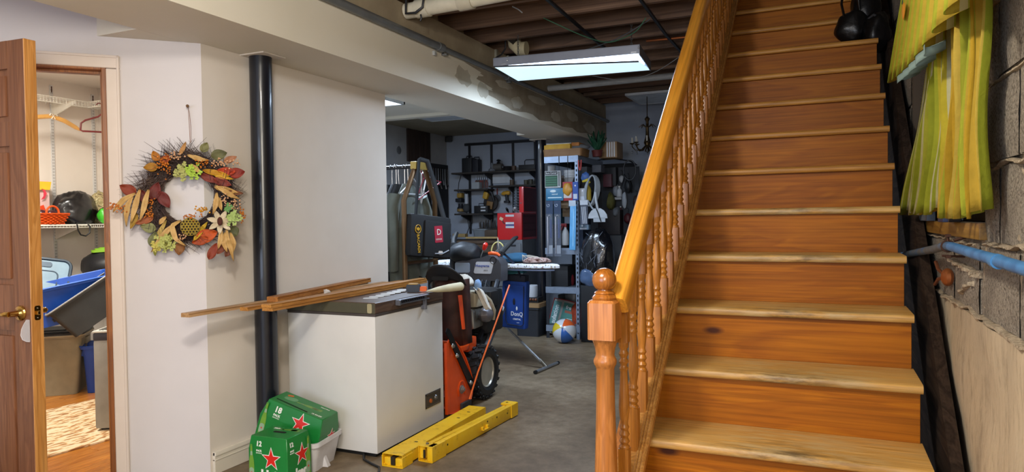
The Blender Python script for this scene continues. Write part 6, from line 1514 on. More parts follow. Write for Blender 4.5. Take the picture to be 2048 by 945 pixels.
# --- dark tool panel, plank and coats on the left back wall
pb = thing('tool_board', 'tall dark board crowded with hanging tools on the far left wall', 'board', (-4.69, 8.05, 1.0))
MB().bx(-4.718, -4.68, 7.80, 8.36, 1.0, 2.06, .003).done('board_panel', mat('17181b', .7), pb)
for k_ in range(9):
    y = 7.84+.06*k_
    MB().tube([(-4.672, y, 2.0), (-4.672, y, 1.86-.04*(k_ % 3)), (-4.66, y+.01, 1.78-.05*(k_ % 2))], [.006, .009, .014], 6).done('hanging_tool', mat(('3c3e44', '5a5c60', '2a2320')[k_ % 3], .5, .3), pb)
MB().bx(-4.676, -4.672, 7.90, 7.98, 1.52, 1.60).done('pale_label', mat('6b6f76', .6), pb); MB().tube([(-4.67, 7.86, 1.97), (-4.67, 7.86, 1.84), (-4.67, 7.91, 1.84), (-4.67, 7.91, 1.97)], .006, 6).done('wire_hook', steel, pb)
pw = thing('wood_panel', 'dark vertical wooden plank panel high on the far left wall', 'panel', (-4.70, 7.66, 2.04))
for k_ in range(4): MB().bx(-4.719, -4.695, 7.385+.137*k_, 7.517+.137*k_, 2.05, 2.455, .002).done('plank', wood('3b2a22', '2a1d18', 'z', .7, 1, 0), pw)
MB().lathe([(.045, 0), (.05, .006), (.04, .012)], 16, frame((-4.72, 7.21, 2.17), (0, 1, 0), (0, 0, 1))).done('thermostat', mat('5a5c60', .5), None, 'small round pale fitting on the far left wall', 'fitting')
wc_ = thing('speaker', 'small dark speaker fixed in the far top corner of the workshop', 'speaker', (-4.63, 8.33, 2.37))
MB().box((-4.645, 8.33, 2.415), (.09, .08, .08), (0, 0, .7), bev=.01).done('speaker_box', mat('141517', .6), wc_); MB().lathe([(.03, 0), (.033, .006), (.01, .004)], 14, frame((-4.612, 8.30, 2.415), (.7, .7, 0), (0, 0, 1))).done('speaker_cone', mat('2a2b2f', .5), wc_)
# ================================================================== METAL SHELVING UNIT
ru = thing('metal_shelving', 'grey perforated metal shelving unit loaded with supplies behind the black column', 'shelving', (-2.62, 7.55, 0))
psm = mat('8c99ad', .4, .5, .1, 20)
RX0, RX1, RY0, RY1 = -2.772, -2.385, 7.10, 8.02
for x, sx in ((RX0, 1), (RX1, -1)):
    for y, sy in ((RY0, 1), (RY1, -1)):
        p = MB().bx(x, x+sx*.038, y, y+sy*.003, .0, 1.985).bx(x, x+sx*.003, y, y+sy*.038, 0, 1.985).done('post', psm if x == RX1 or y == RY1 else mat('23262c', .6), ru)
        if x == RX0 and y == RY0: continue
        b = MB()
        for k_ in range(38): b.bx(x+sx*.012, x+sx*.026, y-sy*.0008, y-sy*.0002, .06+.05*k_, .085+.05*k_)
        b.done('post_slot', mat('15171c', .7), p)['kind'] = 'stuff'
for z in (1.98, .985, .56, .14):
    t_ = MB().bx(RX0, RX1, RY0, RY1, z-.012, z).done('shelf_panel', mat('5b6068', .6, .2), ru)
    for y in (RY0-.002, RY1-.0): MB().bx(RX0, RX1, y, y+.002, z-.065, z+.003).done('shelf_beam', psm, t_)
    for x in (RX0-.002, RX1): MB().bx(x, x+.002, RY0, RY1, z-.065, z+.003).done('shelf_beam', psm, t_)
MB().bx(RX0, RX1, RY0+.06, RY1, 1.615, 1.622).done('shelf_panel', mat('5b6068', .6, .2), ru)
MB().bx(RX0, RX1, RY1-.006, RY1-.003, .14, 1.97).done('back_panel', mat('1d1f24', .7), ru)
for k_, x in ((0, -2.60), (1, -2.50)): MB().bx(x-.004, x+.004, RY0-.006, RY0-.003, 1.90, 1.985).tube([(x, RY0-.005, 1.92), (x, RY0-.005, 1.64)], .002, 4).done('hanging_wire', mat('15161a', .5), ru)
# sign box
t = thing('garden_sign', 'white framed sign with green panel hanging on the shelving front', 'sign', (-2.656, 7.05, 1.64))
MB().bx(-2.748, -2.565, 7.045, 7.075, 1.641, 1.825, .002).done('sign_box', mat('a9abac', .5), t)
MB().bx(-2.742, -2.600, 7.043, 7.0449, 1.655, 1.775).done('green_panel', mat('1d4a34', .5), t); MB().bx(-2.742, -2.600, 7.043, 7.0449, 1.782, 1.818).done('title_strip', mat('15161a', .5), t)
MB().bx(-2.588, -2.578, 7.043, 7.0449, 1.66, 1.815).done('side_strip', mat('15161a', .5), t)
for k_ in range(4): MB().bx(-2.735, -2.61, 7.0422, 7.0429, 1.672+.025*k_, 1.678+.025*k_).done('text_line', mat('3f7a5a', .5), t)
text('Sure Corner', .027, frame((-2.671, 7.0426, 1.80), (1, 0, 0), (0, 0, 1)), mat('c9cbcc', .5), t, bold=.0003, font_w=.92)
# blue pack
t = thing('wipes_pack', 'blue and white printed pack under the corner sign', 'pack', (-2.64, 7.05, 1.5))
MB().box((-2.638, 7.062, 1.57), (.20, .03, .135), bev=.008).done('pack_body', mat('2d6f93', .4), t)
MB().prism(rrect(.16, .012, .004), .001, frame((-2.635, 7.0465, 1.535), (1, 0, 0), (0, 0, 1))).done('print_band', mat('b5ccd6', .5), t)
MB().sph((-2.655, 7.047, 1.605), (.035, .002, .014), 14, 6).done('logo_oval', mat('c9d6da', .5), t); text('natural', .024, frame((-2.635, 7.0462, 1.572), (1, 0, 0), (0, 0, 1)), mat('cfdde2', .5), t, bold=.0004)
# hanging blister packs
clr = mat('8a92a4', .12, var=0, alpha=.2); card_b = mat('1f3350', .5)
for k_, x in ((0, -2.692), (1, -2.600)):
    t = thing('rod_pack', ('left', 'right')[k_]+' clear blister pack with chrome rod hanging on the shelving front', 'pack', (x, 7.03, .9))
    MB().bx(x-.040, x+.040, 7.030, 7.034, 1.36, 1.50).done('header_card', card_b, t)
    text('G', .05, frame((x-.012, 7.0292, 1.45), (0, 0, 1), (-1, 0, 0)), mat('9aa4b4', .5), t)
    MB().box((x, 7.028, 1.13), (.078, .02, .46), bev=.006).done('blister', clr, t)
    MB().cyl((x-.022, 7.03, .93), (x-.022, 7.03, 1.33), .008, None, 10).done('chrome_rod', mat('c9ccd2', .15, .9, 0), t); MB().tube([(x-.022, 7.03, 1.33), (x, 7.03, 1.345), (x+.02, 7.03, 1.33)], .006, 8).done('rod_end', mat('c9ccd2', .15, .9, 0), t)
    MB().bx(x-.01, x+.034, 7.026, 7.028, .93, 1.02).done('insert', mat('9aa0a8', .5), t)
    MB().box((x+.014, 7.032, 1.2), (.016, .004, .20), bev=.001).done('violet_strip', mat('3a4674', .3), t)
t = thing('blue_strip_pack', 'long light blue strip pack hanging down the shelving front', 'pack', (-2.43, 7.03, .97))
MB().box((-2.428, 7.035, 1.215), (.070, .016, .49), (0, .03, 0), bev=.006).done('strip_pack', mat('5d9fd0', .3), t); MB().bx(-2.468, -2.392, 7.026, 7.030, 1.44, 1.50).done('header_card', mat('b5c0cc', .5), t)
MB().box((-2.42, 7.026, 1.21), (.012, .003, .40), (0, .03, 0)).done('highlight_rib', mat('8cc0e2', .25), t); MB().bx(-2.478, -2.386, 7.0285, 7.032, 1.425, 1.445).done('clip_strip', mat('1b1d22', .5), t)
t = thing('white_rod_pack', 'clear pack with white rods hanging beside the perforated front post', 'pack', (-2.3, 7.03, 1.23))
MB().bx(-2.345, -2.258, 7.03, 7.034, 1.45, 1.50).done('header_card', mat('b5bac2', .5), t); MB().box((-2.30, 7.028, 1.345), (.082, .02, .21), bev=.005).done('blister', clr, t)
for k_ in range(3): MB().cyl((-2.325+.018*k_, 7.03, 1.43), (-2.31+.018*k_, 7.03, 1.25), .006, None, 8).done('rod', mat('c3c7ce', .4), t)
# white hose coil
t = thing('hose_coil', 'white plastic hose coiled over the front post of the shelving', 'hose', (-2.22, 7.08, 1.4)); b = MB()
for k_ in range(5): b.tube([(-2.235+(.05+.008*k_)*math.cos(2*PI*q/20)+.02*math.sin(2*PI*q/20), 7.06+.012*k_, 1.60+.16*math.sin(2*PI*q/20)) for q in range(20)], .009, 6, closed=True)
b.tube([(-2.27, 7.06, 1.50), (-2.22, 7.05, 1.42), (-2.16, 7.04, 1.36), (-2.12, 7.05, 1.30)], .010, 6).done('hose', mat('8d9399', .5), t)
# white fan-shaped broom head
t = thing('fan_rake', 'white fan-shaped scraper hanging on the shelving side', 'scraper', (-2.147, 7.02, 1.29))
MB().prism([(-.105, -.06), (.105, -.06), (.098, -.02), (.07, .02), (.03, .045), (-.03, .045), (-.07, .02), (-.098, -.02)], .014, frame((-2.147, 7.03, 1.365), (1, 0, 0), (0, 0, 1))).done('fan_blade', mat('a9aeb4', .5), t)
MB().tube([(-2.147, 7.02, 1.40), (-2.165, 7.02, 1.50), (-2.17, 7.02, 1.58)], .013, 8).done('handle', mat('a9aeb4', .5), t); MB().box((-2.13, 7.022, 1.29), (.13, .012, .05), bev=.003).done('lower_plate', mat('9da3aa', .5), t)
MB().tube([(-2.175, 7.012, 1.44), (-2.14, 7.012, 1.36), (-2.11, 7.012, 1.27)], .006, 6).done('dark_cord', mat('15161a', .5), t)
# pliers with red handles, yellow tool
t = thing('pliers', 'red-handled pliers hooked on the top beam of the metal shelving', 'pliers', (-2.36, 7.07, 1.80))
for s in (-1, 1): MB().tube([(-2.355+s*.016, 7.07, 1.93), (-2.355+s*.012, 7.07, 1.86), (-2.355+s*.004, 7.07, 1.82)], .008, 8).done('grip', mat('a3302c', .4), t)
MB().cyl((-2.355, 7.07, 1.82), (-2.355, 7.07, 1.76), .009, .004, 8).done('jaw', dmet, t)
lump((-2.30, 7.10, 1.75), (.05, .03, .05), 5.5, .3, 14, 10).done('blue_bundle', mat('2f4f86', .5), None, 'small crumpled blue packet under the top beam by the post', 'packet')
MB().tube([(-2.33, 7.08, 1.70), (-2.27, 7.08, 1.715), (-2.25, 7.08, 1.68)], [.012, .02, .012], 8).done('yellow_tool', mat('b3a02c', .5), None, 'yellow hand tool lying above the yellow bottle on the shelving', 'tool')
lump((-2.45, 7.25, 1.70), (.05, .05, .07), 8.8, .2, 14, 10).done('dark_bundle', mat('1a1b1f', .6), None, 'dark pouch behind the red-handled pliers', 'pouch')
lump((-2.24, 7.86, 1.50), (.045, .10, .10), 1.5, .3, 16, 12).done('olive_bundle', mat('5c5a2c', .7), None, 'olive and grey rags stuffed at the shelving side', 'rags', ang=60)
lump((-2.17, 7.86, 1.37), (.04, .10, .06), 3.5, .3, 16, 12).done('grey_bundle', mat('6a6e74', .7), None, 'grey cloth bundle tucked behind the white scraper', 'cloth', ang=60)
MB().tube([(-2.02, 7.946, 1.60), (-1.98, 7.7, 1.70)] + [(-1.925+.07*math.cos(R(a)), 7.5, 1.83+.11*math.sin(R(a))) for a in range(200, -160, -20)] + [(-1.985, 7.5, 1.76), (-2.03, 7.55, 1.66)], .007, 6).done('cable_loop', mat('15161a', .5), None, 'black cable loop sticking out at the right of the shelving', 'cable')
t = thing('fishing_reel', 'dark reel with pale face hanging low at the shelving side', 'reel', (-1.99, 7.6, .86)); MB().lathe([(.055, 0), (.06, .01), (.055, .035), (.02, .04)], 18, frame((-1.985, 7.62, .93), (1, 0, 0), (0, 0, 1))).done('reel_body', dmet, t); MB().lathe([(.035, 0), (.03, .006), (.001, .007)], 16, frame((-1.985, 7.583, .93), (1, 0, 0), (0, 0, 1))).done('reel_face', mat('56697c', .3), t)
MB().tube([(-1.98, 7.93, 1.46), (-1.92, 7.92, 1.40), (-1.90, 7.92, 1.30), (-1.91, 7.92, 1.2), (-1.98, 7.93, 1.13)], .02, 8).done('black_hose', mat('131417', .5), None, 'thick black hose curving behind the dark tool case', 'hose')
# tall dark things filling the shelving side
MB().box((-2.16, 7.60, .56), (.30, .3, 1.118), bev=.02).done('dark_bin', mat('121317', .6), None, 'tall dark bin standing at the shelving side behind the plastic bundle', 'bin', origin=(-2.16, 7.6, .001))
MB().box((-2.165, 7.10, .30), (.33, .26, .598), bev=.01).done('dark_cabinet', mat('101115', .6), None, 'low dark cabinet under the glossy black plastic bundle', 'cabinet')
# bundle in black plastic
mb = lump((-2.17, 7.06, .90), (.195, .12, .30), 2.9, .16, 44, 30, fold=9)
mb.done('plastic_bundle', mat('0f1014', .16, 0, .2, 8, .6, coat=.6), None, 'tall bundle wrapped in glossy black plastic in front of the shelving', 'bundle', ang=75)
rp = random.Random(9); mb = MB()
for k_ in range(22):
    x, z = rp.uniform(-2.33, -2.03), rp.uniform(.72, 1.14); a = rp.uniform(.5, 2.6); L = rp.uniform(.05, .16)
    q = [V((x+L*s*math.cos(a), 6.935+.10*((x+L*s*math.cos(a)+2.17)/.2)**2+.05*((z+L*s*math.sin(a)-.9)/.3)**2, z+L*s*math.sin(a))) for s in (-.5, 0, .5)]
    mb.tube(q, [.001, .0026, .001], 4)
mb.done('plastic_glint', mat('7d8491', .2, var=0), bpy.data.objects['plastic_bundle'])['kind'] = 'stuff'  # pale strokes paint the glints on the plastic folds
mb = lump((-2.24, 6.99, .69), (.10, .05, .10), 7.2, .2, 24, 16); mb.done('blue_plastic_bag', mat('4a5f80', .2, coat=.4), None, 'crumpled blue-grey plastic bag at the foot of the black bundle', 'bag', ang=75)
# ---- floor things in front of the shelving
gt = thing('storage_tote', 'dark grey storage tote with tan lid on the floor behind the black column', 'tote', (-3.00, 7.245, .0005))
tub(MB(), .29, .30, .325, .92, .004, .01).done('tub', mat('2c2e33', .45), gt, local=True); MB().prism(rrect(.31, .33, .02), .045, Matrix.Translation((0, 0, .326))).done('lid', mat('9a7a54', .5), gt, local=True)
MB().bx(-3.09, -2.885, 7.15, 7.30, .3725, .432, .004).done('egg_tray', mat('1d1c1e', .6), None, 'small black tray of brown balls on the tan tote lid', 'tray')
for k_ in range(6): MB().sph((-3.07+.032*k_, 7.144, .410), .014, 8, 6).done('brown_ball', mat('7a4a30', .5), None, ORD[k_] + ' brown ball from the left in the black tray on the tan lid', 'ball', 'brown balls in the black tray')
MB().lathe([(.062, .4325), (.064, .437), (.066, .56), (.062, .565)], 20, Matrix.Translation((-2.985, 7.22, 0))).done('paper_roll', mat('c9ccd2', .6), None, 'white cylinder standing on the black tray', 'canister')
# insulation package
ip = thing('insulation_pack', 'tilted green and grey insulation package with white lettering', 'package', (-2.68, 7.26, .001), rot=(R(-14), R(12), R(6)))
MB().box((0, .05, .20), (.30, .16, .40), bev=.02).done('pack_body', mat('8d8a86', .45), ip, local=True)
MB().bx(-.03, .145, -.033, -.0302, .03, .375).done('green_panel', mat('2f7068', .45), ip, local=True); MB().bx(-.145, -.055, -.033, -.0302, .02, .37).done('teal_band', mat('4d7f80', .45), ip, local=True)
MB().tube([(-.15, -.03, .02), (-.152, -.02, .2), (-.15, -.03, .395), (0, -.03, .402), (.145, -.03, .395)], .006, 6).done('red_binding', mat('8a2f30', .5), ip, local=True)
text('insulation', .072, ip.matrix_basis @ frame((-.10, -.0335, .20), (0, 0, 1), (-1, 0, 0)), mat('c9cfd0', .5), ip, bold=.0016, font_w=.95)
text('fresh', .055, ip.matrix_basis @ frame((.058, -.0335, .325), (1, 0, 0), (0, 0, 1)), mat('c9cfd0', .5), ip, bold=.001)
MB().bx(.0, .13, -.0336, -.0332, .262, .290).done('brown_strip', mat('8a4a34', .5), ip, local=True)
for k_ in range(3): MB().bx(.04, .12, -.0336, -.0332, .20-.022*k_, .206-.022*k_).done('text_line', mat('b0c4c4', .5), ip, local=True)
lump((-2.47, 7.36, .22), (.10, .10, .17), 5.9, .18, 24, 18, flat=.001).done('orange_net_bag', mottled('orange_net', [(.4, '8a3420'), (.6, 'b04a24'), (.75, '6e2a1c')], 18, 4, .6, .3, .004), None, 'orange red plastic net bag slumped beside the insulation package', 'bag', ang=70)
lump((-2.37, 7.33, .40), (.075, .06, .05), 1.9, .35, 20, 14).done('green_net', mat('4f9a44', .7), None, 'bright green netting on top of the orange net bag', 'netting', ang=70)
MB().box((-2.36, 7.30, .17), (.10, .04, .33), (0, -.25, 0), bev=.006).done('orange_board', mat('8a3a22', .5), None, 'rusty orange board leaning beside the net bag', 'board')
# beach ball
ball = thing('beach_ball', 'beach ball with yellow, white and orange segments on the concrete floor', 'ball', (-2.475, 6.86, .0))
BC = V((-2.475, 6.86, .127)); Mball = Matrix.Translation(BC) @ Euler((R(62), R(-20), R(18))).to_matrix().to_4x4()
cols = ['d05a26', 'c3c7cc', 'c9b020', 'c3c7cc', '2f5fa8', 'c3c7cc']
for k_ in range(6):
    mb = MB(); a0 = 2*PI*k_/6
    mb.grid(lambda u, v: Mball @ V((.127*math.cos(a0+2*PI/6*u)*math.sin(PI*v*.94+PI*.03), .127*math.sin(a0+2*PI/6*u)*math.sin(PI*v*.94+PI*.03), .127*math.cos(PI*v*.94+PI*.03))), 8, 20)
    mb.done('ball_panel', mat(cols[k_], .25, var=.04, coat=.4), ball)
for s in (-1, 1): MB().sph(Mball @ V((0, 0, s*.1255)), .014, 12, 8).done('ball_cap', mat('c9ccd0', .3), ball)
# ---- plant on top of the shelving
pl = thing('artificial_plant', 'dark green wrapped plant standing on top of the metal shelving', 'plant', (-2.25, 7.36, 1.981))
MB().lathe([(.05, 0), (.06, .06), (.065, .07)], 14, Matrix.Translation((-2.25, 7.36, 1.981))).done('pot', mat('5a2320', .6), pl)
rg_ = random.Random(8)
for k_ in range(22):
    a = rg_.uniform(0, 2*PI); l = rg_.uniform(.12, .24); sp = rg_.uniform(.02, .11); base = V((-2.25, 7.36, 2.04)); tip = base+V((math.cos(a)*sp, math.sin(a)*sp, l)); 
    def LF(u, v):
        p = base.lerp(tip, u); s = 2*v-1; w_ = .026*math.sin(PI*(.12+.85*u)); t_ = V((-math.sin(a), math.cos(a), 0))
        return p + t_*s*w_ + V((math.cos(a)*.01*abs(s), math.sin(a)*.01*abs(s), 0))
    MB().grid(LF, 5, 2).done('leaf', mat('1c4a34', .5), pl, solid=.001)
lump((-2.47, 7.3, 2.085), (.14, .10, .045), 3.7, .2, 20, 12).done('grey_cloth', mat('6a6e72', .8), None, 'grey cloth slumped over the boxes on the shelving top', 'cloth', ang=70)
MB().tube([(-2.42, 7.9, 1.99), (-2.2, 7.85, 1.995), (-1.98, 7.75, 1.95), (-1.90, 7.70, 1.90)], [.02, .03, .03, .02], 6, flat=.3).done('dark_strap', mat('23262c', .6), None, 'dark flat strap sticking out from the shelving top corner', 'strap')
# ================================================================== CHANDELIER
ch = thing('chandelier', 'old brass candle chandelier hanging from the joists at the back', 'chandelier', (-1.75, 7.6, 2.0))
cb = mat('4a3a22', .35, .7)
MB().lathe([(.005, 2.02), (.03, 2.04), (.018, 2.08), (.04, 2.13), (.02, 2.2), (.015, 2.36), (.03, 2.39), (.006, 2.42)], 14, Matrix.Translation((-1.75, 7.6, 0))).done('stem', cb, ch)
MB().tube([(-1.75, 7.6, 2.42), (-1.75, 7.6, 2.70)], .005, 6).done('chain', cb, ch)
for k_ in range(8):
    a = 2*PI*k_/8+.2; c_, s_ = math.cos(a), math.sin(a)
    P_ = lambda r, z: (-1.75+r*c_, 7.6+r*s_, z)
    ar = MB().tube([P_(.02, 2.10), P_(.07, 2.05), P_(.13, 2.05), P_(.165, 2.09), P_(.165, 2.12)], .006, 6).done('arm', cb, ch)
    MB().lathe([(.012, 2.115), (.028, 2.125), (.03, 2.13)], 10, Matrix.Translation((-1.75+.165*c_, 7.6+.165*s_, 0))).done('drip_pan', cb, ar)
    MB().cyl(P_(.165, 2.13), P_(.165, 2.19), .009, None, 8).done('candle', mat('b5b0a4', .5), ar)
    MB().sph(P_(.165, 2.03), (.008, .008, .02), 6, 5).done('crystal', mat('8a9098', .1, trans=.6), ar)
    MB().tube([P_(.02, 2.30), P_(.06, 2.33), P_(.09, 2.30)], .004, 5).done('scroll', cb, ch)

# ---- more stores packed on the shelving
FILL = [('brown carton pushed to the back of the top shelf opening', 'box', -2.74, .20, 7.30, .3, 1.6225, .16, '4a3c30'), ('grey storage box at the back of the upper shelf by the bucket', 'box', -2.52, .12, 7.45, .3, 1.6225, .26, '50545a'),
        ('black plastic case on the middle shelf behind the rod packs', 'case', -2.75, .18, 7.25, .3, .9855, .26, '15161a'), ('dark blue box on the middle shelf behind the spray bottle', 'box', -2.56, .15, 7.32, .3, .9855, .34, '1e2c44'),
        ('charcoal box on the low shelf behind the column', 'box', -2.75, .2, 7.2, .35, .5605, .22, '1b1c20'), ('dark crate on the low shelf beside the red cap', 'crate', -2.54, .14, 7.45, .3, .5605, .26, '26282d'),
        ('black tub at the bottom of the shelving', 'tub', -2.74, .30, 7.4, .4, .1405, .30, '141519'), ('teal box standing behind the hanging packs', 'box', -2.75, .12, 7.22, .12, 1.2455, .22, '2c4a5a'), ('tan carton above the black plastic case', 'box', -2.62, .14, 7.24, .2, 1.3265, .16, '6a5842')]
for lab, nm, x, w_, y, d_, z, h_, c_ in FILL:
    t = thing('stored_' + nm, lab, nm, (x+w_/2, y+d_/2, z))
    MB().bx(x, x+w_, y, y+d_, z, z+h_, .006).done('body', mat(c_, .6), t)
    MB().bx(x-.002, x+w_+.002, y-.003, y+d_+.002, z+h_*.82, z+h_+.004, .003).done('lid', mat(c_, .5), t)
HANG = [('white wall socket box hanging on the side of the shelving', 'box', -2.13, 7.6, 1.72, .05, .08, 'a5a8ac'), ('dark drill hanging on the side of the shelving', 'drill', -2.25, 7.45, 1.66, .08, .12, '1c1d21'), ('silver-grey canister on the side of the shelving', 'canister', -2.20, 7.62, 1.56, .06, .16, '7d828a'),
        ('black glove hanging at the shelving side', 'glove', -2.05, 7.75, 1.60, .07, .16, '17181b'), ('pale sleeve of tubing at the shelving side', 'tubing', -2.10, 7.66, 1.42, .05, .18, '9aa0a8'), ('brown leather strap bundle at the shelving side', 'strap', -1.96, 7.8, 1.42, .06, .14, '3a241c'), ('dark red oil can at the shelving side', 'can', -2.06, 7.7, 1.24, .07, .12, '4e1c20'), ('small grey tin at the shelving side', 'tin', -2.20, 7.5, 1.22, .06, .08, '6d7178')]
for i, (lab, nm, x, y, z, w_, h_, c_) in enumerate(HANG):
    y = 7.948-w_*.5
    t = thing('hanging_' + nm, lab, nm, (x, y, z))
    lump((x, y, z+h_/2), (w_*.6, w_*.5, h_*.52), i*1.7, .18, 16, 12, fold=4).done('body', mat(c_, .5), t, ang=60)
    MB().tube([(x, y, z+h_*.95), (x+.005, y, z+h_+.05), (x-.01, 7.947, z+h_+.06)], .004, 5).done('hook', dmet, t)
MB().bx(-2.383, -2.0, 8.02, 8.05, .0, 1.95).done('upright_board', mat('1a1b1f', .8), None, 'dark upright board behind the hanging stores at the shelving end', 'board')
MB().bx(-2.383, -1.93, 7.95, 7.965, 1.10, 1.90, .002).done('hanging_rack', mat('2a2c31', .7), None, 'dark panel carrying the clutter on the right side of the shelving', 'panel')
# ================================================================== CEILING FITTINGS
galv = mat('7b7e80', .45, .5, .12, 8)
cd = thing('conduit_pipe', 'grey metal conduit running along the top edge of the white soffit', 'pipe', (-2.42, 3.0, 2.48))
MB().tube([(-2.418, -2.9, 2.507), (-2.418, 4.25, 2.507)], .026, 14).done('pipe_run', galv, cd)
MB().tube([(-2.420, 4.2, 2.507), (-2.420, 8.38, 2.507)], .019, 12).done('pipe_run', galv, cd)
for y in (4.2, 5.35, 1.2): MB().tube([(-2.419, y, 2.507), (-2.419, y+.07, 2.507)], .031, 14).done('coupling', galv, cd)
for y in (4.30, 5.4, 6.7): MB().bx(-2.449, -2.44, y, y+.03, 2.465, 2.545).bx(-2.45, -2.405, y, y+.03, 2.465, 2.475).done('strap', mat('8f9294', .4, .6), cd)
cpm = mat('3a3d42', .5)
t = thing('cable_hook', 'small clear plastic clip under the conduit on the soffit', 'clip', (-2.43, 4.18, 2.44)); MB().bx(-2.4445, -2.425, 4.17, 4.20, 2.44, 2.47, .004).done('clip_body', mat('a9abab', .4), t)
# vertical battens and cables on the stained board
for y in (5.18, 5.42): MB().bx(-2.449, -2.430, y, y+.03, 2.54, 2.70).done('wire_channel', mat('8a8678', .5), None, ('nearer', 'farther')[y > 5.3]+' grey vertical wire channel on the brown board above the conduit', 'channel')
# drain pipe with elbow in the joists
pvc = mat('cfc8b4', .4, bmp=.03)
dp = thing('drain_pipe', 'thick white plastic drain pipe with black-edged hanger at the top of the photo', 'pipe', (-2.2, 3.88, 2.65))
MB().tube([(-2.44, 3.845, 2.652), (-1.95, 3.845, 2.665), (-1.5, 3.845, 2.68)], .050, 20).done('pipe_run', pvc, dp)
MB().tube([(-2.055, 3.845, 2.662), (-1.96, 3.845, 2.665)], .060, 20).done('collar', mat('c3bba6', .45), dp)
MB().tube([(-2.36, 3.845, 2.655), (-2.27, 3.845, 2.657)], .058, 20).done('collar', pvc, dp)
bk_ = mat('26262a', .5, .3)
MB().tube([(-2.40, 3.78, 2.70), (-2.40, 3.775, 2.615), (-2.33, 3.775, 2.610), (-2.28, 3.78, 2.64), (-2.275, 3.79, 2.70)], .008, 6).done('hanger_strap', bk_, dp)
MB().tube([(-2.30, 3.79, 2.60), (-2.295, 3.79, 2.575), (-2.305, 3.79, 2.56)], .006, 6).done('dangling_wire', bk_, dp)
wp_ = thing('waste_elbow', 'cream plastic waste pipe elbow poking down between the dark joists', 'pipe', (-2.25, 5.12, 2.66))
MB().tube([(-2.24, 5.10, 2.93), (-2.24, 5.10, 2.76), (-2.23, 5.10, 2.70), (-2.19, 5.10, 2.66), (-2.13, 5.10, 2.655)], .055, 18).done('elbow', mat('c4b795', .45), wp_)
MB().tube([(-2.24, 5.035, 2.74), (-2.20, 5.035, 2.705)], .030, 14).done('dark_disc', mat('2d2622', .7), wp_)  # dark round piece set against the elbow
MB().tube([(-2.285, 5.04, 2.80), (-2.285, 5.04, 2.66), (-2.33, 5.06, 2.62), (-2.42, 5.1, 2.60)], .007, 6).done('cable', bk_, wp_)
# long horizontal pale pipe and blocking among the back joists
MB().tube([(-2.4, 6.28, 2.56), (-.75, 6.28, 2.57)], .028, 12).done('white_pipe', mat('8d8f90', .4), None, 'pale horizontal pipe running under the joists behind the hanging lamp', 'pipe')
for y, lab in ((6.72, 'nearer'), (7.35, 'farther')): MB().bx(-2.40, -.70, y, y+.09, 2.655, 2.693, .003).done('blocking_board', wood('6a5440', '503e2f', 'x', .8, 1, 0), None, lab + ' flat board nailed across the undersides of the rear joists', 'board')
for x, lab in ((-1.55, 'left'), (-1.02, 'right')): MB().tube([(x, 3.3, 2.68), (x-.02, 4.4, 2.675), (x-.05, 5.3, 2.68), (x-.05, 6.2, 2.685)], .013, 8).done('black_pipe', mat('141416', .5), None, lab + ' slim black pipe running back under the joists', 'pipe')
MB().tube([(-1.25, 5.42, 2.685), (-.70, 5.46, 2.685)], .010, 8).done('copper_pipe', mat('9c5a34', .35, .8), None, 'short copper pipe under the joists beside the stair rail', 'pipe')
# electrical cables looping between joists
def cable(lab, pts, r=.004, c='33403c'):
    P = []
    for i in range(len(pts)-1):
        a, b = V(pts[i]), V(pts[i+1])
        for k_ in range(5): P.append(a.lerp(b, k_/5))
    P.append(V(pts[-1]))
    for _ in range(3): P = [P[0]] + [(P[i-1]+P[i]*2+P[i+1])/4 for i in range(1, len(P)-1)] + [P[-1]]
    MB().tube(P, r, 5).done('electric_cable', mat(c, .6), None, lab, 'cable')
cable('green cable sagging from the joists to the lamp chain', [(-1.75, 4.5, 2.69), (-1.55, 4.75, 2.60), (-1.40, 4.9, 2.56), (-1.2, 4.9, 2.62), (-1.12, 4.85, 2.70)], .004, '3c6a52')
cable('grey cable crossing under the joists above the hanging lamp', [(-2.35, 5.3, 2.62), (-2.1, 5.0, 2.56), (-1.7, 5.0, 2.545), (-1.35, 4.95, 2.60), (-1.1, 4.9, 2.70)], .004, '55585c')
cable('dark cable along the soffit joist ends', [(-2.42, 5.3, 2.60), (-2.2, 5.3, 2.585), (-2.05, 5.2, 2.56), (-1.9, 5.1, 2.57)], .005, '2b2c30')
cable('thin pale cable hanging behind the lamp towards the stairs', [(-1.9, 6.1, 2.60), (-1.6, 6.1, 2.52), (-1.3, 6.0, 2.55), (-.85, 5.6, 2.68)], .003, '8a8c8e')
cable('short bent cable end under the front joists', [(-1.85, 4.2, 2.70), (-1.80, 4.18, 2.67), (-1.78, 4.2, 2.65)], .004, '9a9c9e')
# ---- hanging fluorescent lamp
hl = thing('hanging_lamp', 'lit fluorescent box lamp hanging by chains with its lens sagging', 'lamp', (-1.70, 4.95, 2.40))
hous = mat('8a8f9c', .4, .3, .06)
HX0, HX1, HY0, HY1 = -2.22, -1.155, 4.66, 5.22
MB().bx(HX0, HX1, HY0, HY1, 2.480, 2.486).bx(HX0, HX1, HY0, HY0+.006, 2.425, 2.486).bx(HX0, HX1, HY1-.006, HY1, 2.425, 2.486).bx(HX0, HX0+.006, HY0, HY1, 2.425, 2.486).bx(HX1-.006, HX1, HY0, HY1, 2.415, 2.486).done('housing', hous, hl)
MB().bx(HX0+.01, HX1-.01, HY0+.008, HY1-.008, 2.474, 2.479).done('reflector', mat('dfe6f2', .4), hl)
for y in (4.78, 4.94, 5.10):
    MB().cyl((HX0+.03, y, 2.455), (HX1-.03, y, 2.455), .013, None, 10).done('fluorescent_tube', mat('dcebff', .4, emit=6), hl)
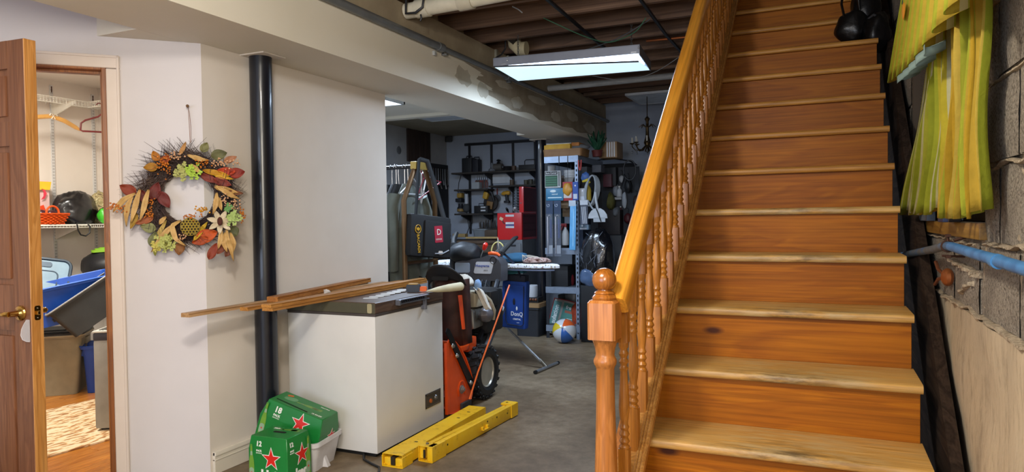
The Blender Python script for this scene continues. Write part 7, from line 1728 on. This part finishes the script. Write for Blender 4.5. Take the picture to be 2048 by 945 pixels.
q = [(HX0+.004, HY0+.004, 2.424), (HX0+.004, HY1-.004, 2.424), (HX1-.004, HY1-.004, 2.424), (HX1-.01, HY0+.02, 2.374)]
n_ = 8
def LP(u, v):
    a = V(q[0]).lerp(V(q[3]), u); b = V(q[1]).lerp(V(q[2]), u); return a.lerp(b, v)
MB().grid(LP, n_, 4).done('lens', mat('c3e2f2', .4, emit=1.25), hl, solid=.005)
MB().tube([q[0], q[3]], .006, 6).done('lens_edge', mat('3a3d44', .5), hl)
for x, y in ((HX0+.06, HY0+.02), (HX1-.06, HY0+.02)):
    for dx, z in ((0, 2.49), (.008, 2.475), (.0, 2.46)): pass
    MB().bx(x, x+.04, HY0-.004, HY0, 2.428, 2.440).sph((x+.05, HY0-.003, 2.46), .006, 8, 5).sph((x+.05, HY0-.003, 2.472), .004, 8, 5).done('latch_clip', mat('d6dce6', .25, .7), hl)
for x in (HX0+.10, HX1-.10):
    b = MB(); z = 2.486; k_ = 0
    while z < 2.70:
        b.tube([(x+.006*math.cos(2*PI*i/8)*(k_ % 2 == 0), 4.94+.006*math.cos(2*PI*i/8)*(k_ % 2), z+.009+.011*math.sin(2*PI*i/8)) for i in range(8)], .0022, 4, closed=True); z += .017; k_ += 1
    b.done('chain', mat('8f9294', .3, .8), hl)['kind'] = 'stuff'
hl.rotation_euler.z = R(5)
# ---- near room lamp over the camera, seen only by its light
nl = thing('ceiling_lamp', 'fluorescent box lamp on the joists just above the viewpoint', 'lamp', (-1.05, .5, 2.58))
MB().bx(-1.55, -.55, .25, .75, 2.60, 2.70, .004).done('housing', hous, nl); MB().bx(-1.52, -.58, .28, .72, 2.590, 2.5995).done('lens', mat('fff2dc', .4, emit=4), nl)
gl = thing('added_lamp_holder', 'added empty lamp holder over the fill point light above the viewpoint', 'lamp', (-.95, .80, 2.5))  # added, unseen; hangs over the fill point light
MB().tube([(-.95, .80, 2.70), (-.95, .80, 2.60)], .004, 6).done('flex', mat('1c1c1e', .5), gl); MB().cyl((-.95, .80, 2.60), (-.95, .80, 2.54), .018).done('lamp_holder', mat('1c1c1e', .5), gl)
# closet lamp
kl = thing('ceiling_lamp', 'round closet ceiling lamp out of sight behind the doorway head', 'lamp', (-4.6, 2.5, 2.47))
MB().lathe([(.15, 2.47), (.16, 2.485), (.16, 2.4995)], 24, Matrix.Translation((-4.6, 2.5, 0))).done('lamp_bowl', mat('fff0d6', .4, emit=3), kl)
def troffer(x0, x1, y0, y1, z, label, on_):
    t = thing('ceiling_lamp', label, 'lamp', ((x0+x1)/2, (y0+y1)/2, z-.03))
    MB().bx(x0, x1, y0, y0+.02, z-.03, z-.0005).bx(x0, x1, y1-.02, y1, z-.03, z-.0005).bx(x0, x0+.02, y0, y1, z-.03, z-.0005).bx(x1-.02, x1, y0, y1, z-.03, z-.0005).done('lamp_frame', mat('b5b8bc', .4), t)
    MB().bx(x0+.02, x1-.02, y0+.02, y1-.02, z-.026, z-.0005).done('lens', mat('e6f2ff', .4, emit=3.5) if on_ else mat('b9c2cc', .4), t)
troffer(-3.95, -3.49, 4.95, 5.45, 2.40, 'lit square ceiling lamp just past the white wall end', True)
troffer(-4.06, -3.56, 6.36, 6.9, 2.46, 'unlit flat ceiling lamp over the dark workshop corner', False)
troffer(-1.95, -1.45, 7.42, 8.1, 2.66, 'unlit ceiling lamp among the joists near the stairs', False)
# ================================================================== RIGHT WALL THINGS
# curtains: stripes follow the cloth
stops = [(0, 'd6c436'), (.10, 'dcd6a8'), (.16, 'aeb42c'), (.30, 'd6cc94'), (.36, 'c2c23c'), (.50, 'e0dab4'), (.56, 'b4ba2e'), (.70, 'cfae34'), (.80, 'd9d29e'), (.90, 'b6ba30')]
clothA = striped('curtain_stripes', stops, 5.2, .85, .45); clothB = striped('curtain_stripes_gold', [(0, 'cfa824'), (.16, 'bcbe34'), (.3, 'd6b23a'), (.42, 'b0b62c'), (.58, 'd9bc4c'), (.74, 'dcd08c'), (.82, 'b2b032'), (.92, 'd2aa26')], 4.6, .85, .4)
def rodx(z): return .335
rod = thing('curtain_rod', 'slim curtain rod above the basement window', 'curtain rod', (.32, 2.5, 2.20))
MB().tube([(.325, 1.5, 2.21), (.325, 3.5, 2.21)], .007, 8).done('rod', mat('6b6258', .4, .5), rod)
for y in (1.55, 3.45): MB().tube([(.325, y, 2.21), (.398, y, 2.21)], .008, 6).done('rod_bracket', mat('6b6258', .4, .5), rod)
def panel(nm, lab, top, bot, folds, amp, m, seed, bow=0):
    """top/bot: (y0, y1, z)"""
    def F(u, v):
        v2 = (max(0, v-.40)/.60)**.9 if bow else v**1.8
        y0 = top[0]+(bot[0]-top[0])*v2; y1 = top[1]+(bot[1]-top[1])*v2 - bow*.09*math.exp(-((v-.78)/.14)**2)
        y = y0+(y1-y0)*u
        a = amp*(.5+.5*v)
        x = .325 + .35*a*math.sin(2*PI*folds*4.7*u+seed+v*2) + a*math.sin(2*PI*folds*u+seed) + a*.5*math.sin(2*PI*folds*2.3*u+seed*2+v*1.5) + .006*math.sin(v*11+u*9)
        z = top[2]+(bot[2]-top[2])*v + (.012*math.sin(2*PI*folds*u+seed+.6)*v)
        return V((min(x, .392), y + a*.6*math.cos(2*PI*folds*u+seed), z))
    t = thing(nm, lab, 'curtain', (.33, (bot[0]+bot[1])/2, bot[2]))
    MB().grid(F, 170, 26, uv=True).done('curtain_cloth', m, t, solid=.0015, ang=80)
    return t
panel('window_curtain', 'yellow and lime striped left curtain panel at the basement window', (2.44, 2.31, 2.205), (3.44, 2.28, 1.31), 6, .018, clothA, .7, bow=1)
panel('window_curtain', 'golden yellow striped right curtain panel nearest the camera', (2.03, 1.90, 2.205), (2.25, 1.90, 1.30), 6, .019, clothB, 2.1)
# valance, gathered, its scalloped hem level above the panels
def VF(u, v):
    y = (3.2-.62*(1-v))*(1-u)+1.66*u
    low = 1.735+.11*(1-u)**2+.016*math.sin(2*PI*9*u+1)
    z = 2.25+(low-2.25)*v
    x = .275 + .024*(.25+v)*math.sin(2*PI*9*u+.4) - .012*v
    return V((min(x, .39), y+.02*v*math.cos(2*PI*9*u+.4), z))
vt_ = thing('curtain_valance', 'gathered yellow valance printed with oranges across the top of the basement window', 'curtain', (.30, 3.0, 1.95))
MB().grid(VF, 130, 12, uv=True).done('valance_cloth', striped('valance_stripes', [(0, 'dcc034'), (.14, 'b9bc30'), (.3, 'dad29a'), (.42, 'c2a92c'), (.60, 'b5b82e'), (.8, 'd2b43a')], 9, .85, .3), vt_, solid=.0015, ang=80)
MB().grid(lambda u, v: VF(.30+.45*u, 1) + V((.004, 0, -.024*v)), 60, 2).done('hem_frill', mat('8fa59c', .6, alpha=.6), vt_, solid=.001, ang=80)
def pr_(u_, v_, ins=.006): return VF(u_, v_) + V((-ins, 0, 0))
for u_, v_ in ((.30, .62), (.62, .25), (.84, .6)):
    p = pr_(u_, v_)
    MB().sph(p, (.003, .040, .026), 12, 8).done('orange_print', mat('dd8f1c', .8), vt_)
    MB().poly([p+V((-.003, -.02, .022)), p+V((-.003, 0, .046)), p+V((-.003, .024, .03)), p+V((-.003, .004, .02))], [(0, 1, 2, 3)]).done('leaf_print', mat('2f4a26', .8), vt_)
for u_, v_ in ((.03, .6), (.05, .45), (.10, .3), (.42, .2), (.72, .5)):
    p = pr_(u_, v_); MB().poly([p+V((0, -.022, .0)), p+V((0, .0, .02)), p+V((0, .024, .004)), p+V((0, .0, -.006))], [(0, 1, 2, 3)]).done('leaf_print', mat('2f3a22', .8), vt_)
# small things on the sill
MB().box((.36, 2.52, 1.293), (.05, .10, .035), bev=.004).done('blue_box', mat('1f2a4a', .5), None, 'small dark blue box on the window sill between the curtains', 'box')
MB().cyl((.345, 2.43, 1.29), (.375, 2.43, 1.29), .0145, None, 14).done('tape_roll', mat('23242a', .5), None, 'small dark tape roll beside the blue box on the sill', 'roll')
MB().bx(.355, .385, 3.0, 3.6, 1.2755, 1.32, .004).done('grey_case', mat('55606a', .5), None, 'grey flat case lying on the sill under the left curtain', 'case')
# water pipe
pp = thing('water_pipe', 'painted blue water pipe running along the concrete wall under the window', 'pipe', (.34, 2.3, 1.15))
pts = [(.345, .6, 1.195), (.345, 1.6, 1.196), (.345, 2.38, 1.205)]; bend = [(.345, 2.38, 1.205), (.343, 2.46, 1.204), (.340, 2.55, 1.196), (.337, 2.7, 1.182), (.330, 3.35, 1.134), (.328, 4.4, 1.06)]
MB().tube(pts, .0135, 14).done('pipe_run', mottled('blue_pipe_paint', [(.3, '2f5f8f'), (.55, '4680b4'), (.8, '5a93c4')], 14, 6, .4, .15, .002), pp)
MB().tube(bend, .0135, 14).done('pipe_run', mottled('worn_pipe_paint', [(.3, '4a4438'), (.5, '5f6a70'), (.65, '40688f')], 9, 6, .5, .15, .002), pp)
MB().tube([(.345, 1.78, 1.1965), (.345, 1.81, 1.197)], .0165, 14).done('coupling', mat('4a86ba', .4), pp)
rs_ = mat('4a2f22', .7, .4)
MB().tube([(.345, 2.44, 1.232), (.345+.0, 2.44, 1.219)], .004, 6).tube([(.345+.017*math.cos(R(a)), 2.44, 1.204+.017*math.sin(R(a))) for a in range(0, 360, 30)], .003, 5, closed=True).tube([(.36, 2.44, 1.22), (.40, 2.44, 1.235)], .005, 6).tube([(.33, 2.44, 1.175), (.40, 2.44, 1.172)], .004, 6).box((.345, 2.44, 1.236), (.012, .03, .008)).box((.345, 2.44, 1.172), (.012, .03, .008)).done('pipe_clamp', rs_, pp)
fc = thing('wall_hook', 'old copper pipe clamp with two prongs sticking out of the concrete wall', 'bracket', (.375, 2.75, 1.08))
cpp = mat('b0683a', .4, .7)
MB().sph((.378, 2.68, 1.092), (.02, .03, .03), 10, 8).done('bell', cpp, fc)
MB().tube([(.37, 2.70, 1.10), (.362, 2.76, 1.112), (.36, 2.80, 1.135)], .006, 6).done('prong', mat('7d4a30', .6, .5), fc); MB().tube([(.37, 2.70, 1.088), (.362, 2.76, 1.078), (.36, 2.82, 1.055)], .006, 6).done('prong', mat('7d4a30', .6, .5), fc)
# ---- black leather bags on the upper stair
lb_ = thing('leather_bag', 'black leather handbag sitting on an upper stair with its handle up', 'bag', (.17, 4.5, 2.2945))
lth = mat('0b0b0d', .35, 0, .2, 8, .4)
lump((.165, 4.50, 2.385), (.095, .075, .10), 2.4, .14, 32, 20, flat=2.2945, fold=6).done('bag_body', lth, lb_, ang=70)
MB().tube([(.12, 4.47, 2.44), (.105, 4.47, 2.52), (.115, 4.48, 2.60), (.15, 4.49, 2.62), (.19, 4.5, 2.56), (.20, 4.5, 2.46)], .014, 8, flat=.5).done('handle', lth, lb_)
lb2 = thing('leather_bag', 'second black bag hanging over the open right end of the stair', 'bag', (.30, 4.45, 2.2))
lump((.285, 4.47, 2.335), (.075, .09, .115), 6.4, .16, 32, 20, fold=6).done('bag_body', lth, lb2, ang=70)
lump((.235, 4.56, 2.50), (.08, .07, .13), 3.4, .14, 26, 18, fold=5).done('bag_top', lth, lb2, ang=70)
MB().tube([(.24, 4.44, 2.41), (.265, 4.40, 2.42), (.29, 4.41, 2.41)], .007, 6).done('clasp', mat('55575c', .3, .5), lb2)
